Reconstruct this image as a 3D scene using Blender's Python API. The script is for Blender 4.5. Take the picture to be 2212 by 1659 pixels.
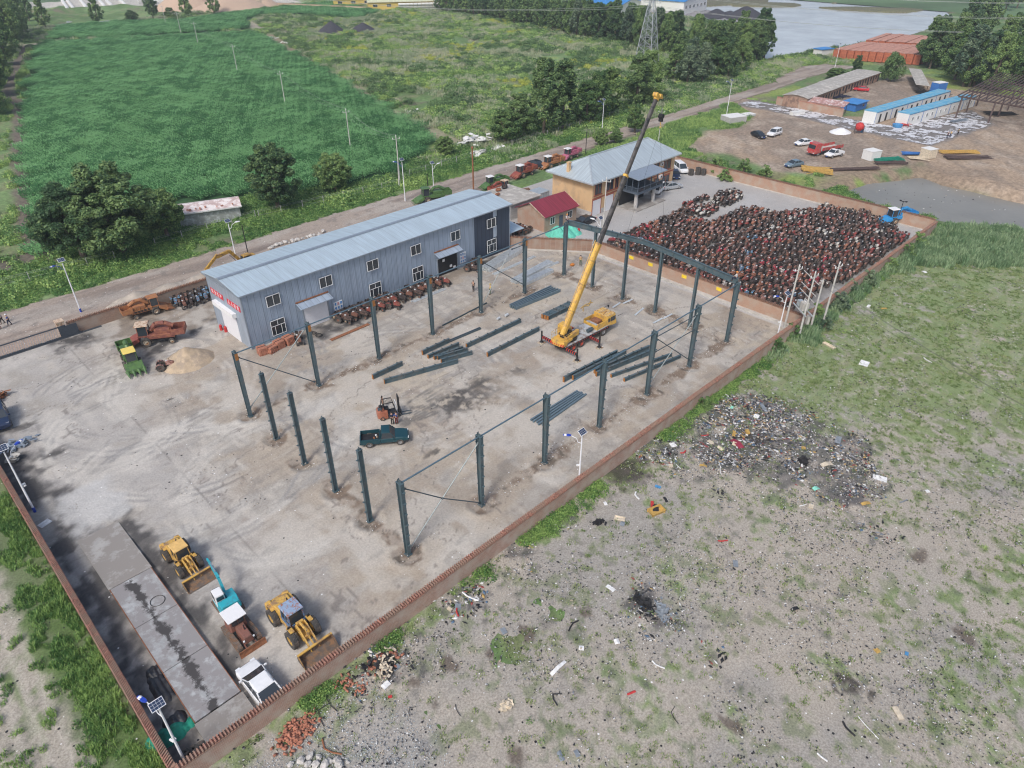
import bpy,math,random
import numpy as np
from mathutils import Vector,Matrix,Euler
R=math.radians
PI=math.pi
random.seed(7)
rng=np.random.default_rng(11)
for o in list(bpy.data.objects):bpy.data.objects.remove(o,do_unlink=True)
scene=bpy.context.scene
col=scene.collection

# ---------------------------------------------------------------- camera, world, sun, exposure
FOC=0.68441
CR=(0.9792971575,-0.0002558,-0.77996150)
CL=Vector((-23.463836,-36.595255,46.443975))
cam=bpy.data.cameras.new('camera');cam_o=bpy.data.objects.new('camera',cam);col.objects.link(cam_o)
cam.sensor_width=36;cam.lens=36*FOC;cam.clip_end=6000;cam.clip_start=.5
cam_o.location=CL;cam_o.rotation_euler=CR
scene.camera=cam_o
SUN_EL,SUN_AZ=R(48),R(200) # azimuth measured from +X towards +Y
world=bpy.data.worlds.new('World');scene.world=world;world.use_nodes=True
wn=world.node_tree;wn.nodes.clear()
sky=wn.nodes.new('ShaderNodeTexSky');sky.sky_type='NISHITA';sky.sun_disc=False
sky.sun_elevation=SUN_EL;sky.sun_rotation=PI/2-SUN_AZ
sky.air_density=1.0;sky.dust_density=4.0;sky.ozone_density=1.2;sky.altitude=50
bgn=wn.nodes.new('ShaderNodeBackground');bgn.inputs[1].default_value=0.13
wo=wn.nodes.new('ShaderNodeOutputWorld')
wn.links.new(sky.outputs[0],bgn.inputs[0]);wn.links.new(bgn.outputs[0],wo.inputs[0])
sl=bpy.data.lights.new('sun','SUN');sl.energy=1.6;sl.angle=R(12);sl.color=(1,.985,.965)
sun=bpy.data.objects.new('sun',sl);col.objects.link(sun)
sd=Vector((math.cos(SUN_EL)*math.cos(SUN_AZ),math.cos(SUN_EL)*math.sin(SUN_AZ),math.sin(SUN_EL)))
sun.rotation_euler=sd.to_track_quat('Z','Y').to_euler();sun.location=sd*200
scene.view_settings.view_transform='Standard';scene.view_settings.look='None'
scene.view_settings.exposure=0.26;scene.view_settings.gamma=1
scene.render.engine='CYCLES';scene.cycles.filter_width=1.15

# ---------------------------------------------------------------- helpers
_rot=Euler(CR,'XYZ').to_matrix()
def at(c,r,x,y,z=0.0):
    """point of the plane at height z seen at (x, y) of survey sheet (c, r)"""
    X=553*c+x/4;Y=414.75*r+y/4
    d=_rot@Vector(((X-1106)/2212/FOC,-(Y-829.5)/2212/FOC,-1))
    return CL+d*((z-CL.z)/d.z)
def xy(c,r,x,y,z=0.0):
    p=at(c,r,x,y,z);return(p.x,p.y)
def P(*q,z=0.0):return[xy(*t,z=z)for t in q]

def hash2(ix,iy,s):
    h=(ix*374761393+iy*668265263+s*974634777)&0xffffffff
    h=((h^(h>>13))*1274126177)&0xffffffff
    return((h^(h>>16))&0xffff)/65535.0
def vnoise(X,Y,s=0):
    X=np.asarray(X,float);Y=np.asarray(Y,float)
    ix=np.floor(X).astype(np.int64);iy=np.floor(Y).astype(np.int64)
    fx=X-ix;fy=Y-iy;fx=fx*fx*(3-2*fx);fy=fy*fy*(3-2*fy)
    a=hash2(ix,iy,s);b=hash2(ix+1,iy,s);c=hash2(ix,iy+1,s);d=hash2(ix+1,iy+1,s)
    return(a*(1-fx)+b*fx)*(1-fy)+(c*(1-fx)+d*fx)*fy
def fbm(X,Y,sc,s=0,o=5):
    t=0;a=.5;w=0
    for k in range(o):
        t=t+a*vnoise(np.asarray(X)/sc*2**k+k*17.3,np.asarray(Y)/sc*2**k+k*9.1,s+k);w+=a;a*=.55
    return t/w
def sm(x,a,b):t=np.clip((x-a)/(b-a),0,1);return t*t*(3-2*t)
def sdf(poly,X,Y):
    """signed distance, negative inside"""
    X=np.asarray(X,float);Y=np.asarray(Y,float)
    d=np.full(X.shape,1e9);ins=np.zeros(X.shape,bool);n=len(poly)
    for i in range(n):
        ax,ay=poly[i];bx,by=poly[(i+1)%n]
        ex,ey=bx-ax,by-ay;L=ex*ex+ey*ey+1e-12
        t=np.clip(((X-ax)*ex+(Y-ay)*ey)/L,0,1)
        d=np.minimum(d,(X-ax-t*ex)**2+(Y-ay-t*ey)**2)
        c=((ay>Y)!=(by>Y))&(X<(bx-ax)*(Y-ay)/((by-ay)if by!=ay else 1e-9)+ax)
        ins^=c
    d=np.sqrt(d);return np.where(ins,-d,d)
def ldist(path,X,Y):
    d=np.full(np.shape(X),1e9)
    for(ax,ay),(bx,by)in zip(path[:-1],path[1:]):
        ex,ey=bx-ax,by-ay;L=ex*ex+ey*ey+1e-12
        t=np.clip(((X-ax)*ex+(Y-ay)*ey)/L,0,1)
        d=np.minimum(d,(X-ax-t*ex)**2+(Y-ay-t*ey)**2)
    return np.sqrt(d)

# ---- materials
MATS={}
def nmat(name):
    m=bpy.data.materials.new(name);m.use_nodes=True
    nt=m.node_tree;b=nt.nodes['Principled BSDF'];MATS[name]=m
    return m,nt,b
def mat(name,c,rough=.6,metal=0,var=.15,scale=3.0,spec=.5,dirt=None,dscale=1.2,damt=.5,bump=0,bscale=20,emit=0):
    """paint, metal, cloth: base colour, broad variation, optional dirt or rust patches, bump"""
    m,nt,b=nmat(name);N=nt.nodes;L=nt.links
    tc=N.new('ShaderNodeTexCoord')
    n=N.new('ShaderNodeTexNoise');n.inputs['Scale'].default_value=scale;n.inputs['Detail'].default_value=5
    L.new(tc.outputs['Object'],n.inputs['Vector'])
    mr=N.new('ShaderNodeMapRange');mr.inputs[1].default_value=.25;mr.inputs[2].default_value=.75
    mr.inputs[3].default_value=1-var;mr.inputs[4].default_value=1+var
    L.new(n.outputs[0],mr.inputs[0])
    mx=N.new('ShaderNodeVectorMath');mx.operation='SCALE';mx.inputs[0].default_value=c[:3]
    L.new(mr.outputs[0],mx.inputs['Scale']);out=mx.outputs[0]
    if dirt:
        n2=N.new('ShaderNodeTexNoise');n2.inputs['Scale'].default_value=dscale;n2.inputs['Detail'].default_value=8;n2.inputs['Roughness'].default_value=.7
        L.new(tc.outputs['Object'],n2.inputs['Vector'])
        r=N.new('ShaderNodeMapRange');r.inputs[1].default_value=.62-damt*.3;r.inputs[2].default_value=.70-damt*.25
        L.new(n2.outputs[0],r.inputs[0])
        mi=N.new('ShaderNodeMix');mi.data_type='RGBA';L.new(r.outputs[0],mi.inputs[0]);L.new(out,mi.inputs[6]);mi.inputs[7].default_value=(*dirt,1)
        out=mi.outputs[2]
    L.new(out,b.inputs['Base Color'])
    b.inputs['Roughness'].default_value=rough;b.inputs['Metallic'].default_value=metal;b.inputs['Specular IOR Level'].default_value=spec
    if bump:
        n3=N.new('ShaderNodeTexNoise');n3.inputs['Scale'].default_value=bscale;n3.inputs['Detail'].default_value=4
        L.new(tc.outputs['Object'],n3.inputs['Vector'])
        bp=N.new('ShaderNodeBump');bp.inputs['Strength'].default_value=bump;bp.inputs['Distance'].default_value=.05
        L.new(n3.outputs[0],bp.inputs['Height']);L.new(bp.outputs[0],b.inputs['Normal'])
    if emit:b.inputs['Emission Color'].default_value=(*c[:3],1);b.inputs['Emission Strength'].default_value=emit
    return m
def groundmat(name,fs=6.0,amt=.35,speck=0,speckd=0,bump=.4,rough=.95,attr='Col'):
    """ground sheets: broad colours come with the sheet, grain, pebbles and bump are procedural"""
    m,nt,b=nmat(name);N=nt.nodes;L=nt.links
    geo=N.new('ShaderNodeNewGeometry');a=N.new('ShaderNodeAttribute');a.attribute_name=attr
    n=N.new('ShaderNodeTexNoise');n.inputs['Scale'].default_value=fs;n.inputs['Detail'].default_value=6;n.inputs['Roughness'].default_value=.65
    L.new(geo.outputs['Position'],n.inputs['Vector'])
    mr=N.new('ShaderNodeMapRange');mr.inputs[1].default_value=.3;mr.inputs[2].default_value=.7;mr.inputs[3].default_value=1-amt;mr.inputs[4].default_value=1+amt
    L.new(n.outputs[0],mr.inputs[0])
    mx=N.new('ShaderNodeVectorMath');mx.operation='SCALE';L.new(a.outputs['Color'],mx.inputs[0]);L.new(mr.outputs[0],mx.inputs['Scale'])
    out=mx.outputs[0]
    for(dens,sc,c)in((speck,4.0,(.75,.75,.74,1)),(speckd,3.1,(.03,.03,.035,1))):
        if not dens:continue
        v=N.new('ShaderNodeTexVoronoi');v.inputs['Scale'].default_value=sc;v.inputs['Randomness'].default_value=1
        L.new(geo.outputs['Position'],v.inputs['Vector'])
        w=N.new('ShaderNodeSeparateColor');L.new(v.outputs['Color'],w.inputs[0])
        q=N.new('ShaderNodeMath');q.operation='LESS_THAN';L.new(w.outputs[0],q.inputs[0]);q.inputs[1].default_value=dens
        r=N.new('ShaderNodeMath');r.operation='MULTIPLY';L.new(w.outputs[1],r.inputs[0]);r.inputs[1].default_value=.32
        s=N.new('ShaderNodeMath');s.operation='LESS_THAN';L.new(v.outputs['Distance'],s.inputs[0]);L.new(r.outputs[0],s.inputs[1])
        t=N.new('ShaderNodeMath');t.operation='MULTIPLY';L.new(q.outputs[0],t.inputs[0]);L.new(s.outputs[0],t.inputs[1])
        mi=N.new('ShaderNodeMix');mi.data_type='RGBA';L.new(t.outputs[0],mi.inputs[0]);L.new(out,mi.inputs[6]);mi.inputs[7].default_value=c
        out=mi.outputs[2]
    L.new(out,b.inputs['Base Color']);b.inputs['Roughness'].default_value=rough;b.inputs['Specular IOR Level'].default_value=.25
    bp=N.new('ShaderNodeBump');bp.inputs['Strength'].default_value=bump;bp.inputs['Distance'].default_value=.12
    L.new(n.outputs[0],bp.inputs['Height']);L.new(bp.outputs[0],b.inputs['Normal'])
    return m
def leafmat(name,c1,c2,c3=None,sc=.08,trans=.25):
    """foliage: colour drifts over the ground plan, from leaf to leaf and between copies"""
    m,nt,b=nmat(name);N=nt.nodes;L=nt.links
    geo=N.new('ShaderNodeNewGeometry');oi=N.new('ShaderNodeObjectInfo')
    n=N.new('ShaderNodeTexNoise');n.inputs['Scale'].default_value=sc;n.inputs['Detail'].default_value=4;L.new(geo.outputs['Position'],n.inputs['Vector'])
    s1=N.new('ShaderNodeMath');s1.operation='MULTIPLY_ADD';L.new(geo.outputs['Random Per Island'],s1.inputs[0]);s1.inputs[1].default_value=.5;L.new(n.outputs[0],s1.inputs[2])
    s2=N.new('ShaderNodeMath');s2.operation='MULTIPLY_ADD';L.new(oi.outputs['Random'],s2.inputs[0]);s2.inputs[1].default_value=.35;L.new(s1.outputs[0],s2.inputs[2])
    cr=N.new('ShaderNodeValToRGB');L.new(s2.outputs[0],cr.inputs[0])
    cr.color_ramp.elements[0].position=.5;cr.color_ramp.elements[0].color=(*c1,1)
    cr.color_ramp.elements[1].position=1.05;cr.color_ramp.elements[1].color=(*c2,1)
    if c3:e=cr.color_ramp.elements.new(.88);e.color=(*[(x+y)/2 for x,y in zip(c1,c2)],1);cr.color_ramp.elements[-1].position=1.0;cr.color_ramp.elements[-1].color=(*c3,1)
    L.new(cr.outputs[0],b.inputs['Base Color']);b.inputs['Roughness'].default_value=.55;b.inputs['Specular IOR Level'].default_value=.3
    if trans:
        tr=N.new('ShaderNodeBsdfTranslucent');L.new(cr.outputs[0],tr.inputs[0]);ms=N.new('ShaderNodeMixShader');ms.inputs[0].default_value=trans
        L.new(b.outputs[0],ms.inputs[1]);L.new(tr.outputs[0],ms.inputs[2]);L.new(ms.outputs[0],N['Material Output'].inputs[0])
    return m
def glassmat(name,c=(.02,.03,.04),rough=.08):
    m,nt,b=nmat(name);b.inputs['Base Color'].default_value=(*c,1);b.inputs['Roughness'].default_value=rough;b.inputs['Specular IOR Level'].default_value=.8
    return m

# ---- mesh builder
def frame_z(d):
    d=Vector(d).normalized();a=Vector((0,0,1))if abs(d.z)<.95 else Vector((1,0,0))
    u=a.cross(d).normalized();return u,d.cross(u),d
class MB:
    def __init__(s):s.v=[];s.f=[];s.m=[];s.cur=0;s.T=None
    def mat(s,i):s.cur=i;return s
    def add(s,vs,fs):
        b=len(s.v)
        if s.T is not None:vs=[s.T@Vector(v)for v in vs]
        s.v.extend([tuple(v)for v in vs]);s.f.extend([tuple(b+i for i in f)for f in fs]);s.m.extend([s.cur]*len(fs));return s
    def box(s,c,d,rz=0,ry=0,rx=0,taper=1.0):
        """centre, full size"""
        hx,hy,hz=d[0]/2,d[1]/2,d[2]/2;t=taper
        vs=[(-hx,-hy,-hz),(hx,-hy,-hz),(hx,hy,-hz),(-hx,hy,-hz),(-hx*t,-hy*t,hz),(hx*t,-hy*t,hz),(hx*t,hy*t,hz),(-hx*t,hy*t,hz)]
        if rz or ry or rx:
            M=Euler((rx,ry,rz)).to_matrix();vs=[M@Vector(v)for v in vs]
        vs=[(v[0]+c[0],v[1]+c[1],v[2]+c[2])for v in vs]
        return s.add(vs,[(0,3,2,1),(4,5,6,7),(0,1,5,4),(1,2,6,5),(2,3,7,6),(3,0,4,7)])
    def bb(s,x0,x1,y0,y1,z0,z1):return s.box(((x0+x1)/2,(y0+y1)/2,(z0+z1)/2),(abs(x1-x0),abs(y1-y0),abs(z1-z0)))
    def beam(s,a,b,w,h):
        a=Vector(a);b=Vector(b);u,v,d=frame_z(b-a)
        vs=[p+u*sx*w/2+v*sy*h/2 for p in(a,b)for sx,sy in((-1,-1),(1,-1),(1,1),(-1,1))]
        return s.add(vs,[(0,3,2,1),(4,5,6,7),(0,1,5,4),(1,2,6,5),(2,3,7,6),(3,0,4,7)])
    def cyl(s,a,b,r0,r1=None,n=8):
        r1=r0 if r1 is None else r1;a=Vector(a);b=Vector(b);u,v,d=frame_z(b-a)
        vs=[p+(u*math.cos(2*PI*i/n)+v*math.sin(2*PI*i/n))*r for p,r in((a,r0),(b,r1))for i in range(n)]
        fs=[(i,(i+1)%n,n+(i+1)%n,n+i)for i in range(n)]+[tuple(range(n-1,-1,-1)),tuple(range(n,2*n))]
        return s.add(vs,fs)
    def tube(s,pts,r,n=6):
        for a,b in zip(pts[:-1],pts[1:]):s.cyl(a,b,r,r,n)
        return s
    def prism(s,prof,y0,y1,plane='xz'):
        """closed outline extruded: xz -> along y, xy -> along z, yz -> along x"""
        f={'xz':lambda a,b,t:(a,t,b),'xy':lambda a,b,t:(a,b,t),'yz':lambda a,b,t:(t,a,b)}[plane]
        n=len(prof);vs=[f(a,b,t)for t in(y0,y1)for a,b in prof]
        ar=sum(prof[i][0]*prof[(i+1)%n][1]-prof[(i+1)%n][0]*prof[i][1]for i in range(n))
        fs=[(i,n+i,n+(i+1)%n,(i+1)%n)for i in range(n)]+[tuple(range(n)),tuple(range(2*n-1,n-1,-1))]
        return s.add(vs,fs)
    def lathe(s,prof,n=16,c=(0,0,0),axis='y'):
        """prof: (radius, offset along the axis); closed loop"""
        c=Vector(c);k=len(prof);vs=[]
        for i in range(n):
            a=2*PI*i/n
            for r,t in prof:
                p={'y':(r*math.cos(a),t,r*math.sin(a)),'z':(r*math.cos(a),r*math.sin(a),t),'x':(t,r*math.cos(a),r*math.sin(a))}[axis]
                vs.append(c+Vector(p))
        fs=[(i*k+j,i*k+(j+1)%k,((i+1)%n)*k+(j+1)%k,((i+1)%n)*k+j)for i in range(n)for j in range(k)]
        return s.add(vs,fs)
    def loft(s,rings,caps=True):
        k=len(rings[0]);vs=[v for r in rings for v in r]
        fs=[(i*k+j,i*k+(j+1)%k,(i+1)*k+(j+1)%k,(i+1)*k+j)for i in range(len(rings)-1)for j in range(k)]
        if caps:fs+=[tuple(range(k-1,-1,-1)),tuple(range((len(rings)-1)*k,len(rings)*k))]
        return s.add(vs,fs)
    def blob(s,c,r,n=7,m=5,jit=.25,rnd=random):
        c=Vector(c);r=(r,r,r)if not hasattr(r,'__len__')else r;rings=[]
        for j in range(m+1):
            t=PI*j/m;rings.append([c+Vector((r[0]*math.sin(t)*math.cos(2*PI*i/n),r[1]*math.sin(t)*math.sin(2*PI*i/n),-r[2]*math.cos(t)))*1.0+Vector([rnd.uniform(-jit,jit)*r[q]for q in range(3)])*(1 if 0<j<m else .3)for i in range(n)])
        return s.loft(rings)
    def build(s,name,mats,parent=None,loc=None,rz=0,smooth=False,bev=0,flat=True):
        me=bpy.data.meshes.new(name);me.from_pydata(s.v,[],s.f)
        mats=mats if isinstance(mats,(list,tuple))else[mats]
        for m in mats:me.materials.append(MATS[m]if isinstance(m,str)else m)
        if len(mats)>1:me.polygons.foreach_set('material_index',s.m)
        if smooth:me.polygons.foreach_set('use_smooth',[True]*len(s.f))
        me.validate(clean_customdata=False)
        o=bpy.data.objects.new(name,me);col.objects.link(o)
        if parent:o.parent=parent
        if loc is not None:o.location=loc
        if rz:o.rotation_euler=(0,0,rz)
        if bev:
            b=o.modifiers.new('bevel','BEVEL');b.width=bev;b.segments=2;b.limit_method='ANGLE';b.angle_limit=R(35)
        return o
def fixn(o):
    import bmesh
    bm=bmesh.new();bm.from_mesh(o.data);bmesh.ops.recalc_face_normals(bm,faces=bm.faces);bm.to_mesh(o.data);bm.free();return o
def tag(o,label=None,cat=None,group=None,kind=None):
    if label:o['label']=label
    if cat:o['category']=cat
    if group:o['group']=group
    if kind:o['kind']=kind
    return o
def empty(name,loc=(0,0,0),rz=0,label=None,cat=None,group=None):
    o=bpy.data.objects.new(name,None);col.objects.link(o);o.location=loc;o.rotation_euler=(0,0,rz);o.empty_display_size=.2
    return tag(o,label,cat,group)
KIDS={}
def kids(o):
    return list(o.children)
def copy_tree(o,loc=None,rz=None,label=None,parent=None,mats=None,group=None,scale=None):
    c=o.copy();col.objects.link(c)
    c.parent=parent
    if loc is not None:c.location=loc
    if rz is not None:c.rotation_euler=(0,0,rz)
    if scale is not None:c.scale=(scale,scale,scale)if not hasattr(scale,'__len__')else scale
    if label:c['label']=label
    if group:c['group']=group
    for ch in kids(o):copy_tree(ch,parent=c)
    if mats:
        for k in list(c.children)+[c]:
            for g in[k]+list(k.children):
                if g.type=='MESH':
                    for i,sl_ in enumerate(g.material_slots):
                        if sl_.material.name in mats:
                            nm=MATS[mats[sl_.material.name]];sl_.link='OBJECT';sl_.material=nm
    return c
def heading(a,b):return math.atan2(b[1]-a[1],b[0]-a[0])
def grid(name,x0,x1,y0,y1,step,hfun,cfun,material,keep=None,kind='structure'):
    nx=int(round((x1-x0)/step))+1;ny=int(round((y1-y0)/step))+1
    X,Y=np.meshgrid(np.linspace(x0,x1,nx),np.linspace(y0,y1,ny));X=X.ravel();Y=Y.ravel()
    Zv=hfun(X,Y);C=cfun(X,Y)
    idx=np.arange(nx*ny).reshape(ny,nx)
    q=np.stack([idx[:-1,:-1],idx[:-1,1:],idx[1:,1:],idx[1:,:-1]],-1).reshape(-1,4)
    if keep is not None:
        k=keep(X,Y);q=q[k[q].all(1)]
    return npmesh(name,np.stack([X,Y,Zv],1),q,material,C,kind)
def npmesh(name,V,F,material,C=None,kind=None,smooth=True):
    me=bpy.data.meshes.new(name);me.vertices.add(len(V));me.vertices.foreach_set('co',np.asarray(V,np.float32).ravel())
    F=np.asarray(F,np.int32);k=F.shape[1]if len(F)else 4
    me.loops.add(F.size);me.loops.foreach_set('vertex_index',F.ravel());me.polygons.add(len(F))
    me.polygons.foreach_set('loop_start',np.arange(0,F.size,k,dtype=np.int32));me.polygons.foreach_set('loop_total',np.full(len(F),k,np.int32))
    if smooth:me.polygons.foreach_set('use_smooth',np.ones(len(F),bool))
    if C is not None:
        a=me.color_attributes.new('Col','FLOAT_COLOR','POINT');a.data.foreach_set('color',np.concatenate([C,np.ones((len(C),1))],1).astype(np.float32).ravel())
    me.update(calc_edges=True);me.materials.append(MATS[material])
    o=bpy.data.objects.new(name,me);col.objects.link(o)
    if kind:o['kind']=kind
    return o
_ng=None
def scatter_tree():
    """geometry nodes: the faces of the mesh are one tuft, its loose points carry copies of it"""
    global _ng
    if _ng:return _ng
    g=bpy.data.node_groups.new('scatter','GeometryNodeTree');_ng=g
    g.interface.new_socket('Geometry',in_out='INPUT',socket_type='NodeSocketGeometry');g.interface.new_socket('Geometry',in_out='OUTPUT',socket_type='NodeSocketGeometry')
    N=g.nodes;L=g.links;gi=N.new('NodeGroupInput');go=N.new('NodeGroupOutput')
    def na(nm,t):
        a=N.new('GeometryNodeInputNamedAttribute');a.data_type=t;a.inputs[0].default_value=nm;return a
    sp=N.new('GeometryNodeSeparateGeometry');sp.domain='POINT'
    ap=na('pt','BOOLEAN');L.new(gi.outputs[0],sp.inputs[0]);L.new(ap.outputs[0],sp.inputs[1])
    ip=N.new('GeometryNodeInstanceOnPoints');L.new(sp.outputs[0],ip.inputs['Points']);L.new(sp.outputs[1],ip.inputs['Instance'])
    ar=na('rot','FLOAT_VECTOR');asz=na('scl','FLOAT_VECTOR');L.new(ar.outputs[0],ip.inputs['Rotation']);L.new(asz.outputs[0],ip.inputs['Scale'])
    L.new(ip.outputs[0],go.inputs[0]);return g
def scatter(name,V,F,mats,pts,rot,scl,mi=None,label=None,cat=None):
    """V, F: the tuft; pts (n,3), rot (n,) about z or (n,3), scl (n,) or (n,3)"""
    n=len(pts);nv=len(V)
    V2=np.concatenate([np.asarray(V,float),pts]);o=npmesh(name,V2,F,mats[0]if isinstance(mats,(list,tuple))else mats,smooth=False)
    me=o.data
    if isinstance(mats,(list,tuple)):
        for m in mats[1:]:me.materials.append(MATS[m])
        if mi is not None:me.polygons.foreach_set('material_index',np.asarray(mi,np.int32))
    a=me.attributes.new('pt','BOOLEAN','POINT');a.data.foreach_set('value',np.r_[np.zeros(nv,bool),np.ones(n,bool)])
    r=np.zeros((nv+n,3));s=np.ones((nv+n,3));rot=np.asarray(rot,float);scl=np.asarray(scl,float)
    if rot.ndim==1:r[nv:,2]=rot
    else:r[nv:]=rot
    s[nv:]=scl[:,None]if scl.ndim==1 else scl
    a=me.attributes.new('rot','FLOAT_VECTOR','POINT');a.data.foreach_set('vector',r.astype(np.float32).ravel())
    a=me.attributes.new('scl','FLOAT_VECTOR','POINT');a.data.foreach_set('vector',s.astype(np.float32).ravel())
    md=o.modifiers.new('scatter','NODES');md.node_group=scatter_tree()
    return tag(o,label,cat,kind='stuff')
def sample(dens,x0,x1,y0,y1,n):
    """n tries, kept with probability dens(x, y)"""
    X=rng.uniform(x0,x1,n);Y=rng.uniform(y0,y1,n);k=rng.random(n)<dens(X,Y);return X[k],Y[k]
# ---------------------------------------------------------------- terrain zones (ground plan in metres; the yard is x -22..111, y -5..62)
CORN=P((0,1,330,540),(0,1,250,330),(0,0,190,1659),(0,0,160,1250),(0,0,225,820),(0,0,330,385))+P((0,0,2212,272),(1,0,60,300),z=1)+P((1,0,480,560),(1,0,1050,890),(1,0,1550,1200),(1,0,1470,1300),(1,0,1290,1440),(1,0,1190,1510),(1,0,880,1590),(0,1,1480,112),(0,1,900,440))
CORN2=P((0,0,400,350),(0,0,520,240),(0,0,1000,205),(0,0,1550,190),(0,0,2212,90),(1,0,0,98),(1,0,640,30),(1,0,1060,108),(1,0,860,165),(1,0,330,128),(1,0,0,138),(0,0,2120,188),(0,0,2190,250),(0,0,1200,320))
ROADN=[(-80,76.6),(4,75),(90,76.9),(148,77.6),(179,78.4),(209,79),(227,82.5),(247,85.8),(257,82)]
ROADS=[(-80,62.3),(62,62.3),(62,66),(88,68.5),(107,70.9),(139,71.3),(171,73),(197,73),(213,73.8),(230,75.1),(247,74),(262,70)]
ROAD=ROADN+ROADS[::-1]
BUILD=P((2,0,1480,1310),(2,0,1680,1130),(2,0,1960,1100),(2,0,2080,1000),(2,0,1900,880),(2,0,1990,850),(3,0,90,900),(3,0,640,1010),(3,0,820,1000),(3,0,900,900),(3,0,600,890),(3,0,640,700),(3,0,960,690),(3,0,1140,640),(3,0,1320,650),(3,0,1560,760),(3,0,2212,840))+[(240,-60),(150,-60)]+P((3,1,2212,60),(3,0,2000,1659),(3,0,1500,1540),(3,0,1330,1400),(3,0,1000,1470),(3,0,600,1520),(3,0,0,1480),(2,0,2212,1470),(2,0,1900,1330))
FOAM=P((2,0,1930,905),(2,0,2080,855),(3,0,0,885),(3,0,640,1010),(3,0,820,1050),(3,0,1100,1090),(3,0,1760,950),(3,0,1960,1075),(3,0,1400,1260),(3,0,640,1100),(3,0,0,950))
POND=P((3,0,690,1659),(3,0,830,1600),(3,0,1060,1560),(3,0,1330,1525),(3,0,1480,1590),(3,1,1850,0),(3,1,2212,95),z=-1)+[(128,-40),(112,-40)]+P((3,1,2212,350),(3,1,1900,310),(3,1,1280,195),(3,1,900,100),(3,1,705,0),z=-1)
MOUND=P((3,0,1500,1560),(3,0,1640,1400),(3,0,1950,1310),(3,0,2212,1400),(3,1,2212,80),(3,1,1850,-20))
LAKE=P((2,0,2000,240),(2,0,2212,520),(3,0,0,490),(3,0,180,470),(3,0,400,440),(3,0,600,400),(3,0,1240,300),(3,0,1500,190),(3,0,1560,110),(3,0,1620,30))+[(640,60),(700,320),(380,330)]+P((2,0,1500,20),(2,0,1650,72),(2,0,2100,130))
ISL=[P((3,0,430,62),(3,0,760,58),(3,0,1100,70),(3,0,1640,5),(3,0,2212,-30),(3,0,2212,20),(3,0,1600,40),(3,0,1200,108),(3,0,1050,105),(3,0,600,82)),
       P((3,0,770,14),(3,0,1180,42),(3,0,1240,48),(3,0,1300,40),(3,0,1640,14),(3,0,1640,-20),(3,0,1500,12),(3,0,1240,35),(3,0,820,8)),
       P((3,0,0,20),(3,0,230,28),(3,0,290,42),(3,0,200,56),(3,0,0,58),(2,0,1900,50),(2,0,1900,30)),P((2,0,1560,60),(2,0,2212,20),(3,0,0,15),(3,0,0,-30),(2,0,1560,-30)),
       P((3,0,540,18),(3,0,600,14),(3,0,604,24),(3,0,560,27))]
PUDDLE=P((0,0,500,200),(0,0,560,165),(0,0,900,170),(0,0,1080,165),(0,0,1060,190),(0,0,860,215),(0,0,640,225),(0,0,520,240))
MARL=P((0,0,260,70),(0,0,400,70),(0,0,1240,60),(0,0,1700,90),(0,0,2212,80),(1,0,400,40),(1,0,300,-30),(0,0,240,-60))
STORE=P((1,0,750,0),(1,0,1080,100),(1,0,1420,70),(1,0,1520,-60),(1,0,760,-60))
BASE=P((2,0,1400,130),(2,0,1700,75),(2,0,2150,150),(2,0,2100,190),(2,0,1900,200),(2,0,1400,170))
TRACKW=P((0,0,210,395),(0,0,150,560),(0,0,60,800),(0,0,170,900),(0,0,160,1240),(0,0,200,1659),(0,1,240,300),(0,1,310,540))
PATHS=[(P((0,0,200,385),(0,0,330,375),(0,0,1200,325),(0,0,1700,295),(0,0,2212,262),(1,0,330,278)),2.2,(.36,.30,.25)),
         (TRACKW,2.0,(.17,.13,.12)),(P((0,1,310,540),(0,1,0,640)),4,(.14,.11,.10)),(P((0,1,330,560),(0,1,560,600)),1.5,(.24,.19,.16)),
         (P((1,0,120,300),(1,0,260,410),(1,0,420,500),(1,0,520,590)),2.4,(.30,.24,.17)),
         (P((0,0,2150,190),(1,0,0,240),(1,0,80,240)),3,(.36,.31,.26)),(P((1,0,530,285),(1,0,680,295)),3,(.14,.13,.15)),
         (P((1,0,600,620),(1,0,860,760),(1,0,1100,930),(1,0,1400,1080),(1,0,1760,1230)),2.5,(.30,.27,.19))]

def gh(X,Y):
    z=(fbm(X,Y,30,5,4)-.5)*.5-.12
    inroad=sm(sdf(ROAD,X,Y),0,6)*sm(sdf([(-24,-7),(113,-7),(113,64),(-24,64)],X,Y),0,6)*sm(sdf(BUILD,X,Y),0,3)
    z=np.where(inroad<1,z*inroad-.06*(1-inroad),z)
    lk=sdf(LAKE,X,Y);isl=np.minimum.reduce([sdf(i,X,Y)for i in ISL])
    z=np.where(isl<0,.25,z-1.0*sm(-lk+fbm(X,Y,9,3)*4-2,-2,3))
    z=z-2.2*sm(-sdf(POND,X,Y)+(fbm(X,Y,5,8)-.5)*2,-3.5,2.0)
    z=z-.6*sm(-sdf(PUDDLE,X,Y),-1,2)
    z=z+1.7*sm(-sdf(MOUND,X,Y)+(fbm(X,Y,6,2)-.5)*4,-1,7)*fbm(X,Y,8,21)
    z=z-.5*sm(-sdf([(-22.4,-5.4),(111.4,-5.4),(111.4,62),(-22.4,62)],X,Y),0,1.5)
    # rolling spoil heaps under the meadow
    md=sm(Y,82,100)*sm(sdf(CORN,X,Y),3,12)*sm(sdf(CORN2,X,Y),3,12)*sm(lk,6,20)*sm(X,60,95)
    z=z+md*(2.6*np.abs(fbm(X,Y,17,31,4)-.42)*1.9-.3)
    return z
def lerp(a,b,t):return a+(np.asarray(b)-a)*t[...,None]
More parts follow.
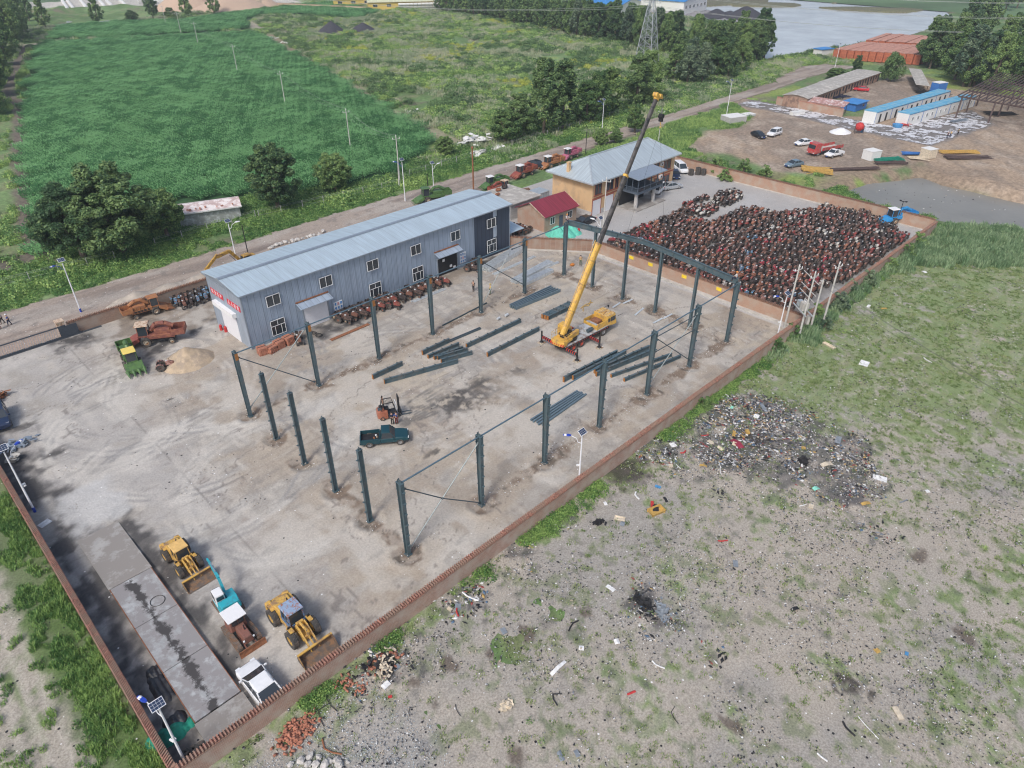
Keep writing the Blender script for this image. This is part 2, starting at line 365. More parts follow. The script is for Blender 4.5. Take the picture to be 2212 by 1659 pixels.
def gc(X,Y):
    n1=fbm(X,Y,26,41);n2=fbm(X,Y,7,42);n3=fbm(X,Y,2.5,43,3)
    C=np.zeros((len(X),3))+np.array((.125,.205,.075))
    C=lerp(C,(.19,.29,.12),sm(n1,.4,.62));C=lerp(C,(.20,.205,.115),sm(n2*.6+n3*.4,.52,.68)*.8)
    C=lerp(C,(.085,.145,.055),sm(n2,.58,.40)*.6)
    C=lerp(C,(.28,.34,.08),sm(fbm(X,Y,19,77),.60,.7)*sm(X,60,110)*.6)
    C=lerp(C,(.20,.15,.13),sm(fbm(X,Y,12,91),.63,.72)*.6)
    e=(n2-.5)*3
    for pl in(CORN,CORN2):C=lerp(C,(.04,.10,.04),sm(-sdf(pl,X,Y)+e*.2,-1,1))
    d=sdf(BUILD,X,Y)+e
    B=np.zeros((len(X),3))+np.array((.36,.275,.20));B=lerp(B,(.27,.215,.17),sm(n1,.45,.6));B=lerp(B,(.43,.36,.29),sm(n3*.5+n2*.5,.5,.65)*.7)
    st=fbm(X*.25+Y*.6,(X-Y)*2.0,6,55);B=lerp(B,(.23,.19,.155),sm(st,.52,.66)*.6)
    C=lerp(C,(0,0,0),1-sm(d,-1.2,1.2)*1.0)+B*(1-sm(d,-1.2,1.2))[:,None]
    C=lerp(C,(.22,.215,.21),sm(-sdf([(100,-60),(125,-60),(200,-13),(171,-1),(171,11),(205,9),(290,-30)],X,Y),-1,2)*0)
    f=sdf(FOAM,X,Y);rag=fbm(X,Y,1.6,12,3)+.25*fbm(X*1.2,Y*3,1.0,14,2)
    C=lerp(C,(.20,.185,.175),sm(-f,-.8,.3));
    L=sdf(LAKE,X,Y);C=lerp(C,(.16,.14,.10),sm(-L,-2.5,1)*.8)
    C=lerp(C,(.27,.205,.15),sm(-sdf(POND,X,Y),-11,-3)*sm(n2,.30,.42)*sm(Y,-8,2)*.95)
    for s in(MARL,STORE):C=lerp(C,(.52,.49,.45),sm(-sdf(s,X,Y)+e,-2,2)*.9)
    C=lerp(C,(.28,.27,.28),sm(-sdf(BASE,X,Y),-2,2))
    for pth,w,c in PATHS:C=lerp(C,c,(1-sm(ldist(pth,X,Y)+(n3-.5)*2.2,w*.6,w*1.1))*.85)
    C=lerp(C,(.30,.25,.21),(1-sm(sdf(ROAD,X,Y)+(n3-.5)*2,-.5,.8)))
    C=lerp(C,(.28,.25,.20),sm(-sdf([(-80,-60),(-22,-60),(-22,62),(-80,62)],X,Y),-1,1)*sm(n2,.42,.55))
    return C
groundmat('ground_mat',1.3,.38,bump=.8)
grid('ground',-90,470,-90,520,1.25,gh,gc,'ground_mat')
m=MB()
for x0,x1,y0,y1 in((-2500,-90,-2500,3000),(470,3000,-2500,3000),(-90,470,-2500,-90),(-90,470,520,3000)):
    m.add([(x0,y0,-.14),(x1,y0,-.14),(x1,y1,-.14),(x0,y1,-.14)],[(0,1,2,3)])
mat('plain_mat',(.10,.17,.075),.95,var=.4,scale=.02);tag(m.build('ground','plain_mat'),kind='structure')

# ---- road
def rc(X,Y):
    n1=fbm(X*.35,Y,3,61);n2=fbm(X,Y,1.2,62,3);n3=fbm(X*.08,Y*1.3,1.6,63,3)
    C=np.zeros((len(X),3))+np.array((.35,.295,.25))
    C=lerp(C,(.25,.205,.175),sm(n3,.45,.65));C=lerp(C,(.41,.375,.335),sm(n1,.5,.68)*.6)
    C=lerp(C,(.36,.265,.21),sm(Y,70,64)*sm(n1,.35,.6)*sm(X,75,60)*.7);C=lerp(C,(.2,.18,.165),sm(n2,.62,.75)*.6)
    return C
def rkeep(X,Y):return sdf(ROAD,X,Y)+(fbm(X,Y,2.2,66,3)-.5)*1.6<.25
groundmat('road_mat',4,.22,speck=.06,bump=.3)
grid('road',-80,262,61.9,88,.4,lambda X,Y:.045+.04*fbm(X*.2,Y,1.5,3,3),rc,'road_mat',rkeep)

# ---- water
def water(name,poly,z,c,rough,bs,bd):
    mm,nt,b=nmat(name+'_mat');b.inputs['Base Color'].default_value=(*c,1);b.inputs['Roughness'].default_value=rough;b.inputs['Specular IOR Level'].default_value=.6
    N=nt.nodes;L=nt.links;g_=N.new('ShaderNodeNewGeometry');n=N.new('ShaderNodeTexNoise');n.inputs['Scale'].default_value=bs;n.inputs['Detail'].default_value=3
    L.new(g_.outputs['Position'],n.inputs['Vector']);n2=N.new('ShaderNodeTexNoise');n2.inputs['Scale'].default_value=.06;n2.inputs['Detail'].default_value=9;n2.inputs['Roughness'].default_value=.65;L.new(g_.outputs['Position'],n2.inputs['Vector']);r2=N.new('ShaderNodeMapRange');r2.inputs[1].default_value=.35;r2.inputs[2].default_value=.65;r2.inputs[3].default_value=.82;r2.inputs[4].default_value=1.12;L.new(n2.outputs[0],r2.inputs[0]);v2=N.new('ShaderNodeVectorMath');v2.operation='SCALE';v2.inputs[0].default_value=c;L.new(r2.outputs[0],v2.inputs['Scale']);L.new(v2.outputs[0],b.inputs[0]);bp=N.new('ShaderNodeBump');bp.inputs['Strength'].default_value=bd;bp.inputs['Distance'].default_value=.1;L.new(n.outputs[0],bp.inputs['Height']);L.new(bp.outputs[0],b.inputs['Normal'])
    q=MB();q.add([(x,y,z)for x,y in poly],[tuple(range(len(poly)))]);o=q.build(name,name+'_mat');return tag(fixn(o),kind='structure')
water('lake',[(200,40),(480,40),(760,40),(760,400),(360,400),(200,130)],-.45,(.52,.54,.56),.2,.8,.2)
water('pond',[(95,-50),(165,-50),(165,30),(112.8,30),(112.8,-2),(100,-20)],-1.35,(.24,.225,.19),.3,.8,.4)
water('puddle',[(60,330),(160,330),(160,420),(60,420)],-.42,(.4,.38,.37),.1,.8,.1)
def onY(c,r,x,y,Y):
    X_=553*c+x/4;Y_=414.75*r+y/4;d=_rot@Vector(((X_-1106)/2212/FOC,-(Y_-829.5)/2212/FOC,-1));t=(Y-CL.y)/d.y;q=CL+d*t;return q.x,q.z
# ---------------------------------------------------------------- concrete yard
COLX=[i*8.7 for i in range(7)];FW=28.47
PITS=[(x,0)for x in COLX]+[(x,FW)for x in COLX]+[(0,FW*k/5)for k in range(1,5)]+[(52.2,FW*k/5)for k in range(1,5)]
OIL=P((1,2,1900,60),(1,2,1720,210),(1,2,1650,150),(1,2,2100,60),(2,1,1500,1500-1100),(2,1,20,1560),(0,1,700,1250),(0,1,1700,1020),(0,1,1100,1560),(0,1,1500,1480),(0,2,520,600),(0,2,1470,135),(0,2,210,370),(1,2,1500,590),(1,1,560,1200),(1,1,900,1150))
YARDP=[xy(*q,z=0.6)for q in((2,1,800,455),(2,1,2212,965),(3,1,240,1050),(3,1,430,905),(3,1,1240,385),(3,1,930,215),(3,1,740,110),(3,1,480,70),(3,1,430,150),(3,1,0,180),(2,1,2212,160),(2,1,1960,125),(2,1,1700,250),(2,1,1600,235),(2,1,1370,175),(2,1,930,360))]
def strokes(X,Y,path,w,s):return 1-sm(ldist(path,X,Y)+(fbm(X,Y,1.2,s,3)-.5)*w*1.5,w*.3,w)
def yc(X,Y):
    n1=fbm(X,Y,14,101);n2=fbm(X,Y,4,102);n3=fbm(X,Y,1.1,103,4);st=fbm(X*.35+Y*.1,Y*1.6,1.6,104,4);st2=fbm(X*1.8,Y*.4,1.5,105,4)
    C=np.zeros((len(X),3))+np.array((.37,.342,.305))
    C=lerp(C,(.46,.40,.32),sm(n1*.6+n2*.4,.46,.58)*.85*sm(X,-14,-4))
    C=lerp(C,(.325,.305,.28),sm(n2*.5+st*.5,.50,.60)*.8)
    C=lerp(C,(.30,.255,.215),sm(n2*.4+n3*.6,.53,.62)*.75)
    C=lerp(C,(.54,.50,.44),sm(n3*.5+st2*.5,.52,.64)*.6)
    C=lerp(C,(.43,.41,.385),sm(-X,2,12)*.7*sm(n2,.3,.5))
    # tyre swirls in front of the gate
    for cx,cy,r0 in((-6,42,9),(-6,42,9.7),(-6,42,11.5),(-6.5,42,12.1),(-10,24,8),(-10,24,8.5),(-9,24,11),(-4,34,14),(-4,34,14.8),(-8,30,17),(-8,30,17.6),(-12,36,6),(-12,36,6.6),(2,40,12),(2,40,12.7),(-2,16,10),(-2,16,10.6),(0,50,6.5),(0,50,7.2),(16,22,12),(16,22,12.8)):
        d=np.abs(np.hypot(X-cx,Y-cy)-r0+(fbm(X,Y,5,120)-.5)*1.2);C=lerp(C,(.56,.53,.48),(1-sm(np.abs(d-.5),.1,.4))*sm(fbm(X,Y,4,122,3),.42,.56)*.45)
        C=lerp(C,(.26,.255,.25),(1-sm(d,.08,.28))*sm(fbm(X,Y,3,121,3),.40,.56)*.6)
    for k in range(26):
        y0=rng.uniform(30,41)if k<16 else rng.uniform(2,28);a=rng.uniform(-.07,.07);x0=rng.uniform(8,30);L_=rng.uniform(8,30)
        d=np.abs(Y-y0-(X-x0)*a);C=lerp(C,(.27,.26,.25),(1-sm(d,.06,.25))*(X>x0)*(X<x0+L_)*sm(n3,.35,.6)*.5)
    # dark oily ground
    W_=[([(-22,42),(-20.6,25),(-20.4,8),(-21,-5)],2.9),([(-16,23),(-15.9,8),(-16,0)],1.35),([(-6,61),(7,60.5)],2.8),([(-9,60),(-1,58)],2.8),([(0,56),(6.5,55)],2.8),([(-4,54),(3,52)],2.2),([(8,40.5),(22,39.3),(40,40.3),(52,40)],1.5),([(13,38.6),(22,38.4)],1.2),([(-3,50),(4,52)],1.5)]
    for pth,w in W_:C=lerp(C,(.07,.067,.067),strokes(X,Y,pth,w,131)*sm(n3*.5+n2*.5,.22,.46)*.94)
    C=lerp(C,(.35,.34,.33),(1-sm(np.abs(X+20.2),.8,1.6))*sm(fbm(X,Y,2.4,132,4),.55,.64)*(Y<22)*.6)
    for i,(ox,oy)in enumerate(OIL):
        r0=[3.4,2.4,2.0,2.8,1,1.5,2.0,1.8,1.6,1.2,.9,.5,.8,.6,2,1.5][i]
        d=np.hypot((X-ox)*.6,Y-oy)+(n3-.5)*2.6*r0*.6+(st-.5)*2;C=lerp(C,(.075,.07,.067),(1-sm(d,r0*.3,r0))*.88*sm(n3,.3,.5))
    C=lerp(C,(.36,.30,.235),sm(fbm(X*.5,Y,5,171,5),.50,.62)*.62*sm(X,-12,-2));C=lerp(C,(.55,.52,.47),sm(fbm(X,Y*.7,6,172,5),.55,.66)*.55);C=lerp(C,(.22,.205,.19),sm(fbm(X*.6,Y*1.5,1.3,173,5),.60,.72)*.35)
    fl=xy(1,2,1200,330);
    for k in range(9):
        y0=fl[1]+(k-4)*.32;d=np.abs(Y-y0-(X-fl[0])*.04*(k-4));C=lerp(C,(.10,.10,.10),(1-sm(d,.08,.3))*sm(X,fl[0]-.6,fl[0]+.6)*(1-sm(X,fl[0]+5,fl[0]+9))*sm(n3,.38,.5)*.7)
    # broken-out strips and pits at the columns
    dig=np.full(len(X),9.)
    for px,py in PITS:dig=np.minimum(dig,np.maximum(np.abs(X-px),np.abs(Y-py))*.75+np.hypot(X-px,Y-py)*.25-1.15)
    for pth in([(8,0),(52,0)],[(0,FW),(52,FW)],[(0,0),(0,12)],[(52.2,0),(52.2,FW)]):dig=np.minimum(dig,ldist(pth,X,Y)-.75+(n2-.46)*5.5)
    dig=dig+(n3-.5)*1.5-(n2-.5)*2.6
    D=np.zeros((len(X),3))+np.array((.215,.165,.125));D=lerp(D,(.34,.29,.24),sm(fbm(X,Y,.8,140,3),.45,.62));D=lerp(D,(.15,.125,.10),sm(fbm(X,Y,.9,141,3),.6,.7))
    C=C*sm(dig,-.35,.2)[:,None]+D*(1-sm(dig,-.35,.2))[:,None]
    C=lerp(C,(.40,.34,.27),(1-sm(dig,.3,2.0))*sm(dig,-.3,.1)*.5*sm(n2,.35,.55))
    # slab joints and cracks
    for q in(-16.2,-9.5,12,32,58,86):C=lerp(C,(.14,.13,.12),(1-sm(np.abs(X-q+(n3-.5)*.12),.02,.10))*sm(n2,.40,.60)*.42)
    for q in(6.5,19.6,36,50):C=lerp(C,(.14,.13,.12),(1-sm(np.abs(Y-q+(n3-.5)*.12),.02,.10))*sm(n2,.42,.60)*.36)
    cr=np.abs(fbm(X,Y,7,150,4)-.5);C=lerp(C,(.16,.14,.13),(1-sm(cr,.002,.007))*sm(n1,.44,.52)*.6)
    # scrapyard half: grey, darker inside the packed tractor outline
    sy=sm(X,61,63);C=lerp(C,(.41,.41,.41),sy*.7);C=lerp(C,(.16,.155,.15),(1-sm(sdf(YARDP,X,Y)+(n3-.5)*2,-.5,1.0))*.8)
    C=lerp(C,(.52,.515,.50),(1-sm(np.maximum(np.abs(X+17.5)-2.3,np.abs(Y-26)-3.2)+(n3-.5)*2,-.5,.8))*.75)
    C=lerp(C,(.47,.46,.45),(1-sm(np.minimum(np.abs(X-61.3),9)+(n3-.5)*.2,.5,.65))*(Y<30)*.8)
    return C
groundmat('yard_mat',5,.15,speck=.012,speckd=.015,bump=.35,rough=.85)
def yh(X,Y):
    dig=np.full(len(X),9.)
    for px,py in PITS:dig=np.minimum(dig,np.hypot(X-px,Y-py))
    return .03+.02*fbm(X,Y,3,7,3)-.12*(1-sm(dig,.9,1.6))+.16*(1-sm(np.abs(dig-1.5),0,.7))*fbm(X,Y,.9,9,3)
grid('yard_floor',-22.3,111.3,-5.2,61.9,.2,yh,yc,'yard_mat')

# ---------------------------------------------------------------- brick walls with ribbed coping
def brickmat(name,c1,c2,mort,sc=1.0):
    m,nt,b=nmat(name);N=nt.nodes;L=nt.links;g_=N.new('ShaderNodeNewGeometry');s_=N.new('ShaderNodeSeparateXYZ');L.new(g_.outputs['Position'],s_.inputs[0])
    a=N.new('ShaderNodeMath');a.operation='ADD';L.new(s_.outputs[0],a.inputs[0]);L.new(s_.outputs[1],a.inputs[1])
    cb=N.new('ShaderNodeCombineXYZ');L.new(a.outputs[0],cb.inputs[0]);L.new(s_.outputs[2],cb.inputs[1])
    br=N.new('ShaderNodeTexBrick');L.new(cb.outputs[0],br.inputs['Vector']);br.inputs['Scale'].default_value=1;br.inputs['Brick Width'].default_value=.25*sc;br.inputs['Row Height'].default_value=.075*sc;br.inputs['Mortar Size'].default_value=.012*sc
    br.inputs['Color1'].default_value=(*c1,1);br.inputs['Color2'].default_value=(*c2,1);br.inputs['Mortar'].default_value=(*mort,1)
    n=N.new('ShaderNodeTexNoise');n.inputs['Scale'].default_value=.7;n.inputs['Detail'].default_value=7;L.new(g_.outputs['Position'],n.inputs['Vector'])
    r=N.new('ShaderNodeMapRange');r.inputs[1].default_value=.42;r.inputs[2].default_value=.66;r.inputs[3].default_value=0;r.inputs[4].default_value=.75;L.new(n.outputs[0],r.inputs[0])
    mi=N.new('ShaderNodeMix');mi.data_type='RGBA';L.new(r.outputs[0],mi.inputs[0]);L.new(br.outputs[0],mi.inputs[6]);mi.inputs[7].default_value=(*mort,1)
    L.new(mi.outputs[2],b.inputs[0]);b.inputs['Roughness'].default_value=.95;bp=N.new('ShaderNodeBump');bp.inputs['Strength'].default_value=.5;bp.inputs['Distance'].default_value=.03;L.new(br.outputs['Fac'],bp.inputs['Height']);bp.invert=True;L.new(bp.outputs[0],b.inputs['Normal'])
brickmat('brick',(.44,.23,.165),(.31,.155,.115),(.50,.42,.36));brickmat('brick_brown',(.33,.19,.13),(.24,.14,.10),(.35,.29,.24));brickmat('brick_peach',(.46,.26,.17),(.40,.22,.15),(.45,.38,.31))
mat('coping_red',(.34,.17,.125),.9,var=.6,scale=5,dirt=(.30,.20,.15),dscale=.5,damt=.6,bump=.3);mat('coping_brown',(.27,.15,.10),.9,var=.5,scale=6,dirt=(.2,.14,.11),dscale=2,damt=.4)
mat('footing',(.48,.46,.42),.9,var=.2,scale=1)
def wall(a,b,h,label,mb='brick',mc='coping_red',t=.40,teeth=.22,slant=0.0,foot=0,fside=1,piers=0):
    a=Vector((*a,0));b=Vector((*b,0));d=b-a;L_=d.length;rz=math.atan2(d.y,d.x)
    e=empty('brick_wall',a,rz,label,'wall','brick walls round the yard')
    m=MB();m.bb(0,L_,-t/2,t/2,-.4,h-.2)
    k=0.0
    while piers and k<=L_:m.bb(k-.28,k+.28,-t/2-.14,t/2+.14,-.4,h-.26);k+=piers
    m.build('masonry',mb,e)
    m=MB();m.bb(-.03,L_+.03,-t/2-.05,t/2+.05,h-.197,h-.13);n=int(L_/teeth)
    for i in range(n):
        x=(i+.5)*teeth;w=.42 if(i%9)else .25
        m.box((x,random.uniform(-.01,.01),h-.055+random.uniform(-.012,.01)),(teeth*w,t*1.2,.2),rz=slant)
    m.build('coping',mc,e)
    if foot:
        f=MB();f.bb(0,L_,fside*(t/2+.003),fside*(t/2+.45),-.1,.32 if foot>1 else .12);f.build('footing','footing',e)
    return e
wall((-22.2,-5.35),(111.6,-5.35),1.95,'long low red brick wall with toothed coping between the yard and the rubbish-strewn waste ground')
wall((-22.38,61.2),(-22.38,-5.1),2.0,'brick wall with slanting spiky coping beside the weighbridge and the weedy dirt track',mc='coping_red',slant=.55,teeth=.2)
wall((62,30.0),(62,-5.1),2.25,'brick wall dividing the tractor scrapyard from the steel frame site, with yellow placards',mb='brick_peach',mc='coping_brown',foot=2,fside=-1)
wall((111.5,49),(111.5,-5.1),2.3,'far brick wall with wire on its coping between the packed tractors and the pond',mb='brick_peach',mc='coping_brown',foot=1,fside=-1)
wall((-8.2,62.1),(60,62.1),1.9,'brick wall along the dirt road behind the rusty harvesters and the long blue shed',mb='brick_brown',mc='coping_brown')
wall((53.6,41.8),(62.2,31.2),2.1,'short brick wall in front of the little red-roofed brick house',mb='brick_brown',mc='coping_brown',foot=1,fside=-1)
wall((60,62.1),(74,57),1.9,'brick wall behind the orange two-storey house with harvesters parked beyond it',mb='brick_brown',mc='coping_brown')
mat('placard_yellow',(.85,.62,.04),.5)
for x,y in((1000,575),(1165,635),(1462,738),(1768,845)):
    p=at(2,1,x,y,1.75);m=MB();m.bb(-.03,0,-.42,.42,-.25,.25);m.mat(0);m.bb(-.045,-.03,-.02,.02,-.25,.25)
    tag(m.build('placard','placard_yellow',None,(61.80,p.y,1.62)),'yellow placard on dividing brick wall, '+{1000:'nearest the crane boom',1165:'second from the crane boom',1462:'third from the crane boom',1768:'farthest from the crane boom'}[x],'placard','yellow placards on the dividing wall')

# ---------------------------------------------------------------- corrugated sheet material
def corr(name,c,axis,period=.22,rough=.45,metal=.3,seam=.9,seamc=.72,var=.12,dirt=None):
    m,nt,b=nmat(name);N=nt.nodes;L=nt.links;g_=N.new('ShaderNodeTexCoord');s_=N.new('ShaderNodeSeparateXYZ');L.new(g_.outputs['Object'],s_.inputs[0]);ax=s_.outputs['XYZ'.index(axis)]
    n=N.new('ShaderNodeTexNoise');n.inputs['Scale'].default_value=.5;n.inputs['Detail'].default_value=6
    st=N.new('ShaderNodeVectorMath');st.operation='MULTIPLY';st.inputs[1].default_value=(4,.5,.6)if axis=='X' else(.5,4,.6);L.new(g_.outputs['Object'],st.inputs[0]);L.new(st.outputs[0],n.inputs['Vector'])
    mr=N.new('ShaderNodeMapRange');mr.inputs[1].default_value=.3;mr.inputs[2].default_value=.7;mr.inputs[3].default_value=1-var;mr.inputs[4].default_value=1+var;L.new(n.outputs[0],mr.inputs[0])
    def wav(per,lo):
        d=N.new('ShaderNodeMath');d.operation='DIVIDE';L.new(ax,d.inputs[0]);d.inputs[1].default_value=per
        f=N.new('ShaderNodeMath');f.operation='FRACT';L.new(d.outputs[0],f.inputs[0]);k=N.new('ShaderNodeMath');k.operation='PINGPONG';L.new(f.outputs[0],k.inputs[0]);k.inputs[1].default_value=.5
        return k
    w1=wav(period,0);w2=wav(seam,0)
    s2=N.new('ShaderNodeMapRange');s2.inputs[1].default_value=.03;s2.inputs[2].default_value=.07;s2.inputs[3].default_value=seamc;s2.inputs[4].default_value=1;L.new(w2.outputs[0],s2.inputs[0])
    mu=N.new('ShaderNodeMath');mu.operation='MULTIPLY';L.new(mr.outputs[0],mu.inputs[0]);L.new(s2.outputs[0],mu.inputs[1])
    mx=N.new('ShaderNodeVectorMath');mx.operation='SCALE';mx.inputs[0].default_value=c;L.new(mu.outputs[0],mx.inputs['Scale']);out=mx.outputs[0]
    if dirt:
        n2=N.new('ShaderNodeTexNoise');n2.inputs['Scale'].default_value=1.1;n2.inputs['Detail'].default_value=8;L.new(g_.outputs['Object'],n2.inputs['Vector']);r=N.new('ShaderNodeMapRange');r.inputs[1].default_value=.5;r.inputs[2].default_value=.62;L.new(n2.outputs[0],r.inputs[0])
        mi=N.new('ShaderNodeMix');mi.data_type='RGBA';L.new(r.outputs[0],mi.inputs[0]);L.new(out,mi.inputs[6]);mi.inputs[7].default_value=(*dirt,1);out=mi.outputs[2]
    L.new(out,b.inputs[0]);b.inputs['Roughness'].default_value=rough;b.inputs['Metallic'].default_value=metal
    bp=N.new('ShaderNodeBump');bp.inputs['Strength'].default_value=.5;bp.inputs['Distance'].default_value=.06;L.new(w1.outputs[0],bp.inputs['Height']);L.new(bp.outputs[0],b.inputs['Normal'])
corr('sheet_wall',(.33,.41,.52),'X',seam=.87,seamc=.70);corr('sheet_gable',(.36,.42,.50),'Y',.16,seam=.8,seamc=.86);corr('sheet_dark',(.055,.075,.115),'X',seam=.87,seamc=.6)
corr('sheet_roof',(.50,.60,.66),'X',.3,.4,.25,.76,.87,.10);corr('sheet_light',(.42,.50,.60),'X');corr('roof_grey',(.50,.57,.60),'X',.35,.4,.3,.7,.8);corr('roof_grey_y',(.50,.57,.60),'Y',.35,.4,.3,.7,.8)
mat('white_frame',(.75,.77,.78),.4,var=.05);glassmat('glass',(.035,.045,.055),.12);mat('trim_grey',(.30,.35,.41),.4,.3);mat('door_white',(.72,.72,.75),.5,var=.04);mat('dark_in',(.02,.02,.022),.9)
mat('rust',(.26,.11,.055),.9,var=.4,scale=4);mat('red_sign',(.62,.03,.05),.5);mat('white_paint',(.78,.78,.78),.45,var=.04);mat('board_white',(.80,.82,.84),.5,var=.02);mat('sign_blue',(.03,.22,.55),.5)

def window(par,x,y,z,w,h,low=False,face=-1,axis='x',fr='white_frame',name='window'):
    """window in a wall facing -y (axis x) or -x (axis y), centred at (x, z); children of par in its own space"""
    t=.055;f=MB();g_=MB()
    def B(m,a0,a1,z0,z1,d0,d1):
        if axis=='x':m.bb(x+a0,x+a1,y+face*d1,y+face*d0,z+z0,z+z1)
        else:m.bb(x+face*d1,x+face*d0,y+a0,y+a1,z+z0,z+z1)
    B(f,-w/2,w/2,-h/2,-h/2+t,0,.09);B(f,-w/2,w/2,h/2-t,h/2,0,.09)
    B(f,-w/2,-w/2+t,-h/2+t,h/2-t,0,.09);B(f,w/2-t,w/2,-h/2+t,h/2-t,0,.09)
    if low:
        B(f,-w/2+t,w/2-t,h*.12-t/2,h*.12+t/2,0,.08);B(f,-t/2,t/2,h*.12+t/2,h/2-t,0,.075)
        for k in(-.22,.22):B(f,k*w-t/2,k*w+t/2,-h/2+t,h*.12-t/2,0,.075)
    else:B(f,-t/2,t/2,-h/2+t,h/2-t,0,.075)
    B(g_,-w/2+t/2,w/2-t/2,-h/2+t/2,h/2-t/2,-.02,.035)
    o=f.build(name,fr,par);g_.build('pane','glass',o);return o

# ---------------------------------------------------------------- long blue-grey shed
sh=empty('warehouse',(7,41.5,0),0,'long blue-grey corrugated steel shed with two-storey windows and a dark end bay','building')
L_,W_,E_,RZ=46.2,9.6,7.7,8.35
m=MB();m.bb(0,38.5,0,.15,0,E_-.05);m.build('side_wall','sheet_wall',sh)
m=MB();m.bb(38.5,L_,-.02,.13,0,E_-.05);m.build('dark_bay','sheet_dark',sh)
for z0,z1 in((3.1,4.95),(6.5,7.6)):
    m=MB();m.bb(42.55,43.35,-.05,-.022,z0,z1);m.build('wall_stripe','sheet_light',sh)
for nm,x0,x1 in(('gable_wall',0,.12),('gable_wall',L_-.12,L_)):
    m=MB();m.prism([(.16,0),(W_-.16,0),(W_-.16,E_-.05),(W_/2,RZ-.08),(.16,E_-.05)],x0,x1,'yz');m.build(nm,'sheet_gable',sh)
m=MB();m.bb(0,L_,W_-.15,W_,0,E_-.05);m.build('back_wall','sheet_wall',sh)
for s in(0,1):
    m=MB();y0,y1=(-.35,W_/2)if s==0 else(W_+.35,W_/2);z0=E_-.02
    m.add([(-.3,y0,z0),(L_+.3,y0,z0),(L_+.3,y1,RZ),(-.3,y1,RZ),(-.3,y0,z0+.08),(L_+.3,y0,z0+.08),(L_+.3,y1,RZ+.08),(-.3,y1,RZ+.08)],[(0,1,2,3),(7,6,5,4),(0,4,5,1),(1,5,6,2),(2,6,7,3),(3,7,4,0)])
    fixn(m.build('roof','sheet_roof',sh))
m=MB();m.box((L_/2,W_/2,RZ+.10),(L_+.7,.7,.05));m.box((L_/2,W_/2,RZ+.15),(L_+.7,.3,.05));m.build('ridge_cap','trim_grey',sh)
m=MB();m.bb(-.31,L_+.31,-.45,-.352,E_-.1,E_+.05);m.bb(-.04,.1,-.06,.0,0,E_-.1);m.bb(L_-.1,L_+.04,-.06,-.021,0,E_-.1);m.bb(-.37,-.302,-.3,W_+.3,E_-.1,E_+.08);m.build('gutter','trim_grey',sh)
for x,w in((11.05,1.9),(18.75,1.9),(26.3,1.9),(33.9,1.85),(41.5,1.85),(49.0,1.9)):window(sh,x-7,-.16 if x<45 else-.18,5.72,w,1.5);
for x in(11.0,26.3,33.95,49):window(sh,x-7,-.16 if x<45 else-.18,1.92,2.0,2.15,True)
m=MB();m.bb(7.95,11.5,-.06,0,0.02,3.0);o=m.build('roller_door','door_white',sh);m=MB();m.bb(7.7,7.93,-.09,.0,0,3.15);m.bb(11.52,11.75,-.09,0,0,3.15);m.bb(7.7,11.75,-.12,-.062,3.0,3.25);m.build('door_frame','trim_grey',o)
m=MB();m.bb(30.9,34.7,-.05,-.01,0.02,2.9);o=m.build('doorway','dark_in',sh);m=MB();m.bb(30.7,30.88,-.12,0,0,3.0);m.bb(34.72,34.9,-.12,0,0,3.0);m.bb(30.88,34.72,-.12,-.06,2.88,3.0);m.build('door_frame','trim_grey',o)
for k,(x,z)in enumerate(((31.8,2.2),(33.9,.5),(33.2,.9))):
    m=MB();m.bb(x,x+.45,-.09,-.052,z,z+.4);m.build('stored_goods','white_paint',o)
for x0,x1 in((7.0,11.9),(30.3,35.1)):
    m=MB();m.add([(x0,-.01,4.0),(x1,-.01,4.0),(x1,-1.25,3.55),(x0,-1.25,3.55),(x0,-.01,4.06),(x1,-.01,4.06),(x1,-1.25,3.61),(x0,-1.25,3.61)],[(3,2,1,0),(4,5,6,7),(0,1,5,4),(1,2,6,5),(2,3,7,6),(3,0,4,7)]);cn=m.build('canopy','sheet_light',sh)
    m=MB();m.bb(x0,x1,-.16,-.005,4.08,4.22);m.build('flashing','rust',cn);[MB().beam((xx,-.05,3.0),(xx,-1.15,3.5),.05,.05).build('bracket','trim_grey',cn)for xx in(x0+.1,x1-.1)]
# safety boards: rows of round and three-cornered signs
def board(x,z,cols_,rows_,w,h):
    m=MB();m.bb(x-w/2,x+w/2,-.06,-.012,z-h/2,z+h/2);b_=m.build('safety_board','board_white',sh);
    for i in range(cols_):
        for j in range(rows_):
            cx=x-w/2+w*(i+.5)/cols_;cz=z+h/2-h*(j+.42)/rows_;r=min(w/cols_,h/rows_)*.32;q=MB()
            red=(i,j)in((1,0),)if rows_==2 else(i,j)==(1,1)
            if rows_==3 and(i,j)==(2,0):q.prism([(cx-r,cz-r*.8),(cx+r,cz-r*.8),(cx,cz+r)],-.075,-.062)
            elif red:q.lathe([(r,-.066),(r*.72,-.066),(r*.72,-.075),(r,-.075)],14,(cx,0,cz));q.box((cx,-.07,cz),(r*1.5,.012,r*.25),ry=.8)
            else:q.cyl((cx,-.075,cz),(cx,-.062,cz),r,r,14)
            q.build('pictogram',('red_sign' if red else 'trim_grey' if rows_==3 and(i,j)==(2,0)else 'sign_blue'),b_)
            q=MB();q.bb(cx-r*1.1,cx+r*1.1,-.07,-.061,cz-r*1.65,cz-r*1.2);q.build('caption','red_sign' if red else 'sign_blue',b_)
board(13.15,1.62,3,2,1.35,1.25);board(35.95,1.68,3,3,1.2,1.7)
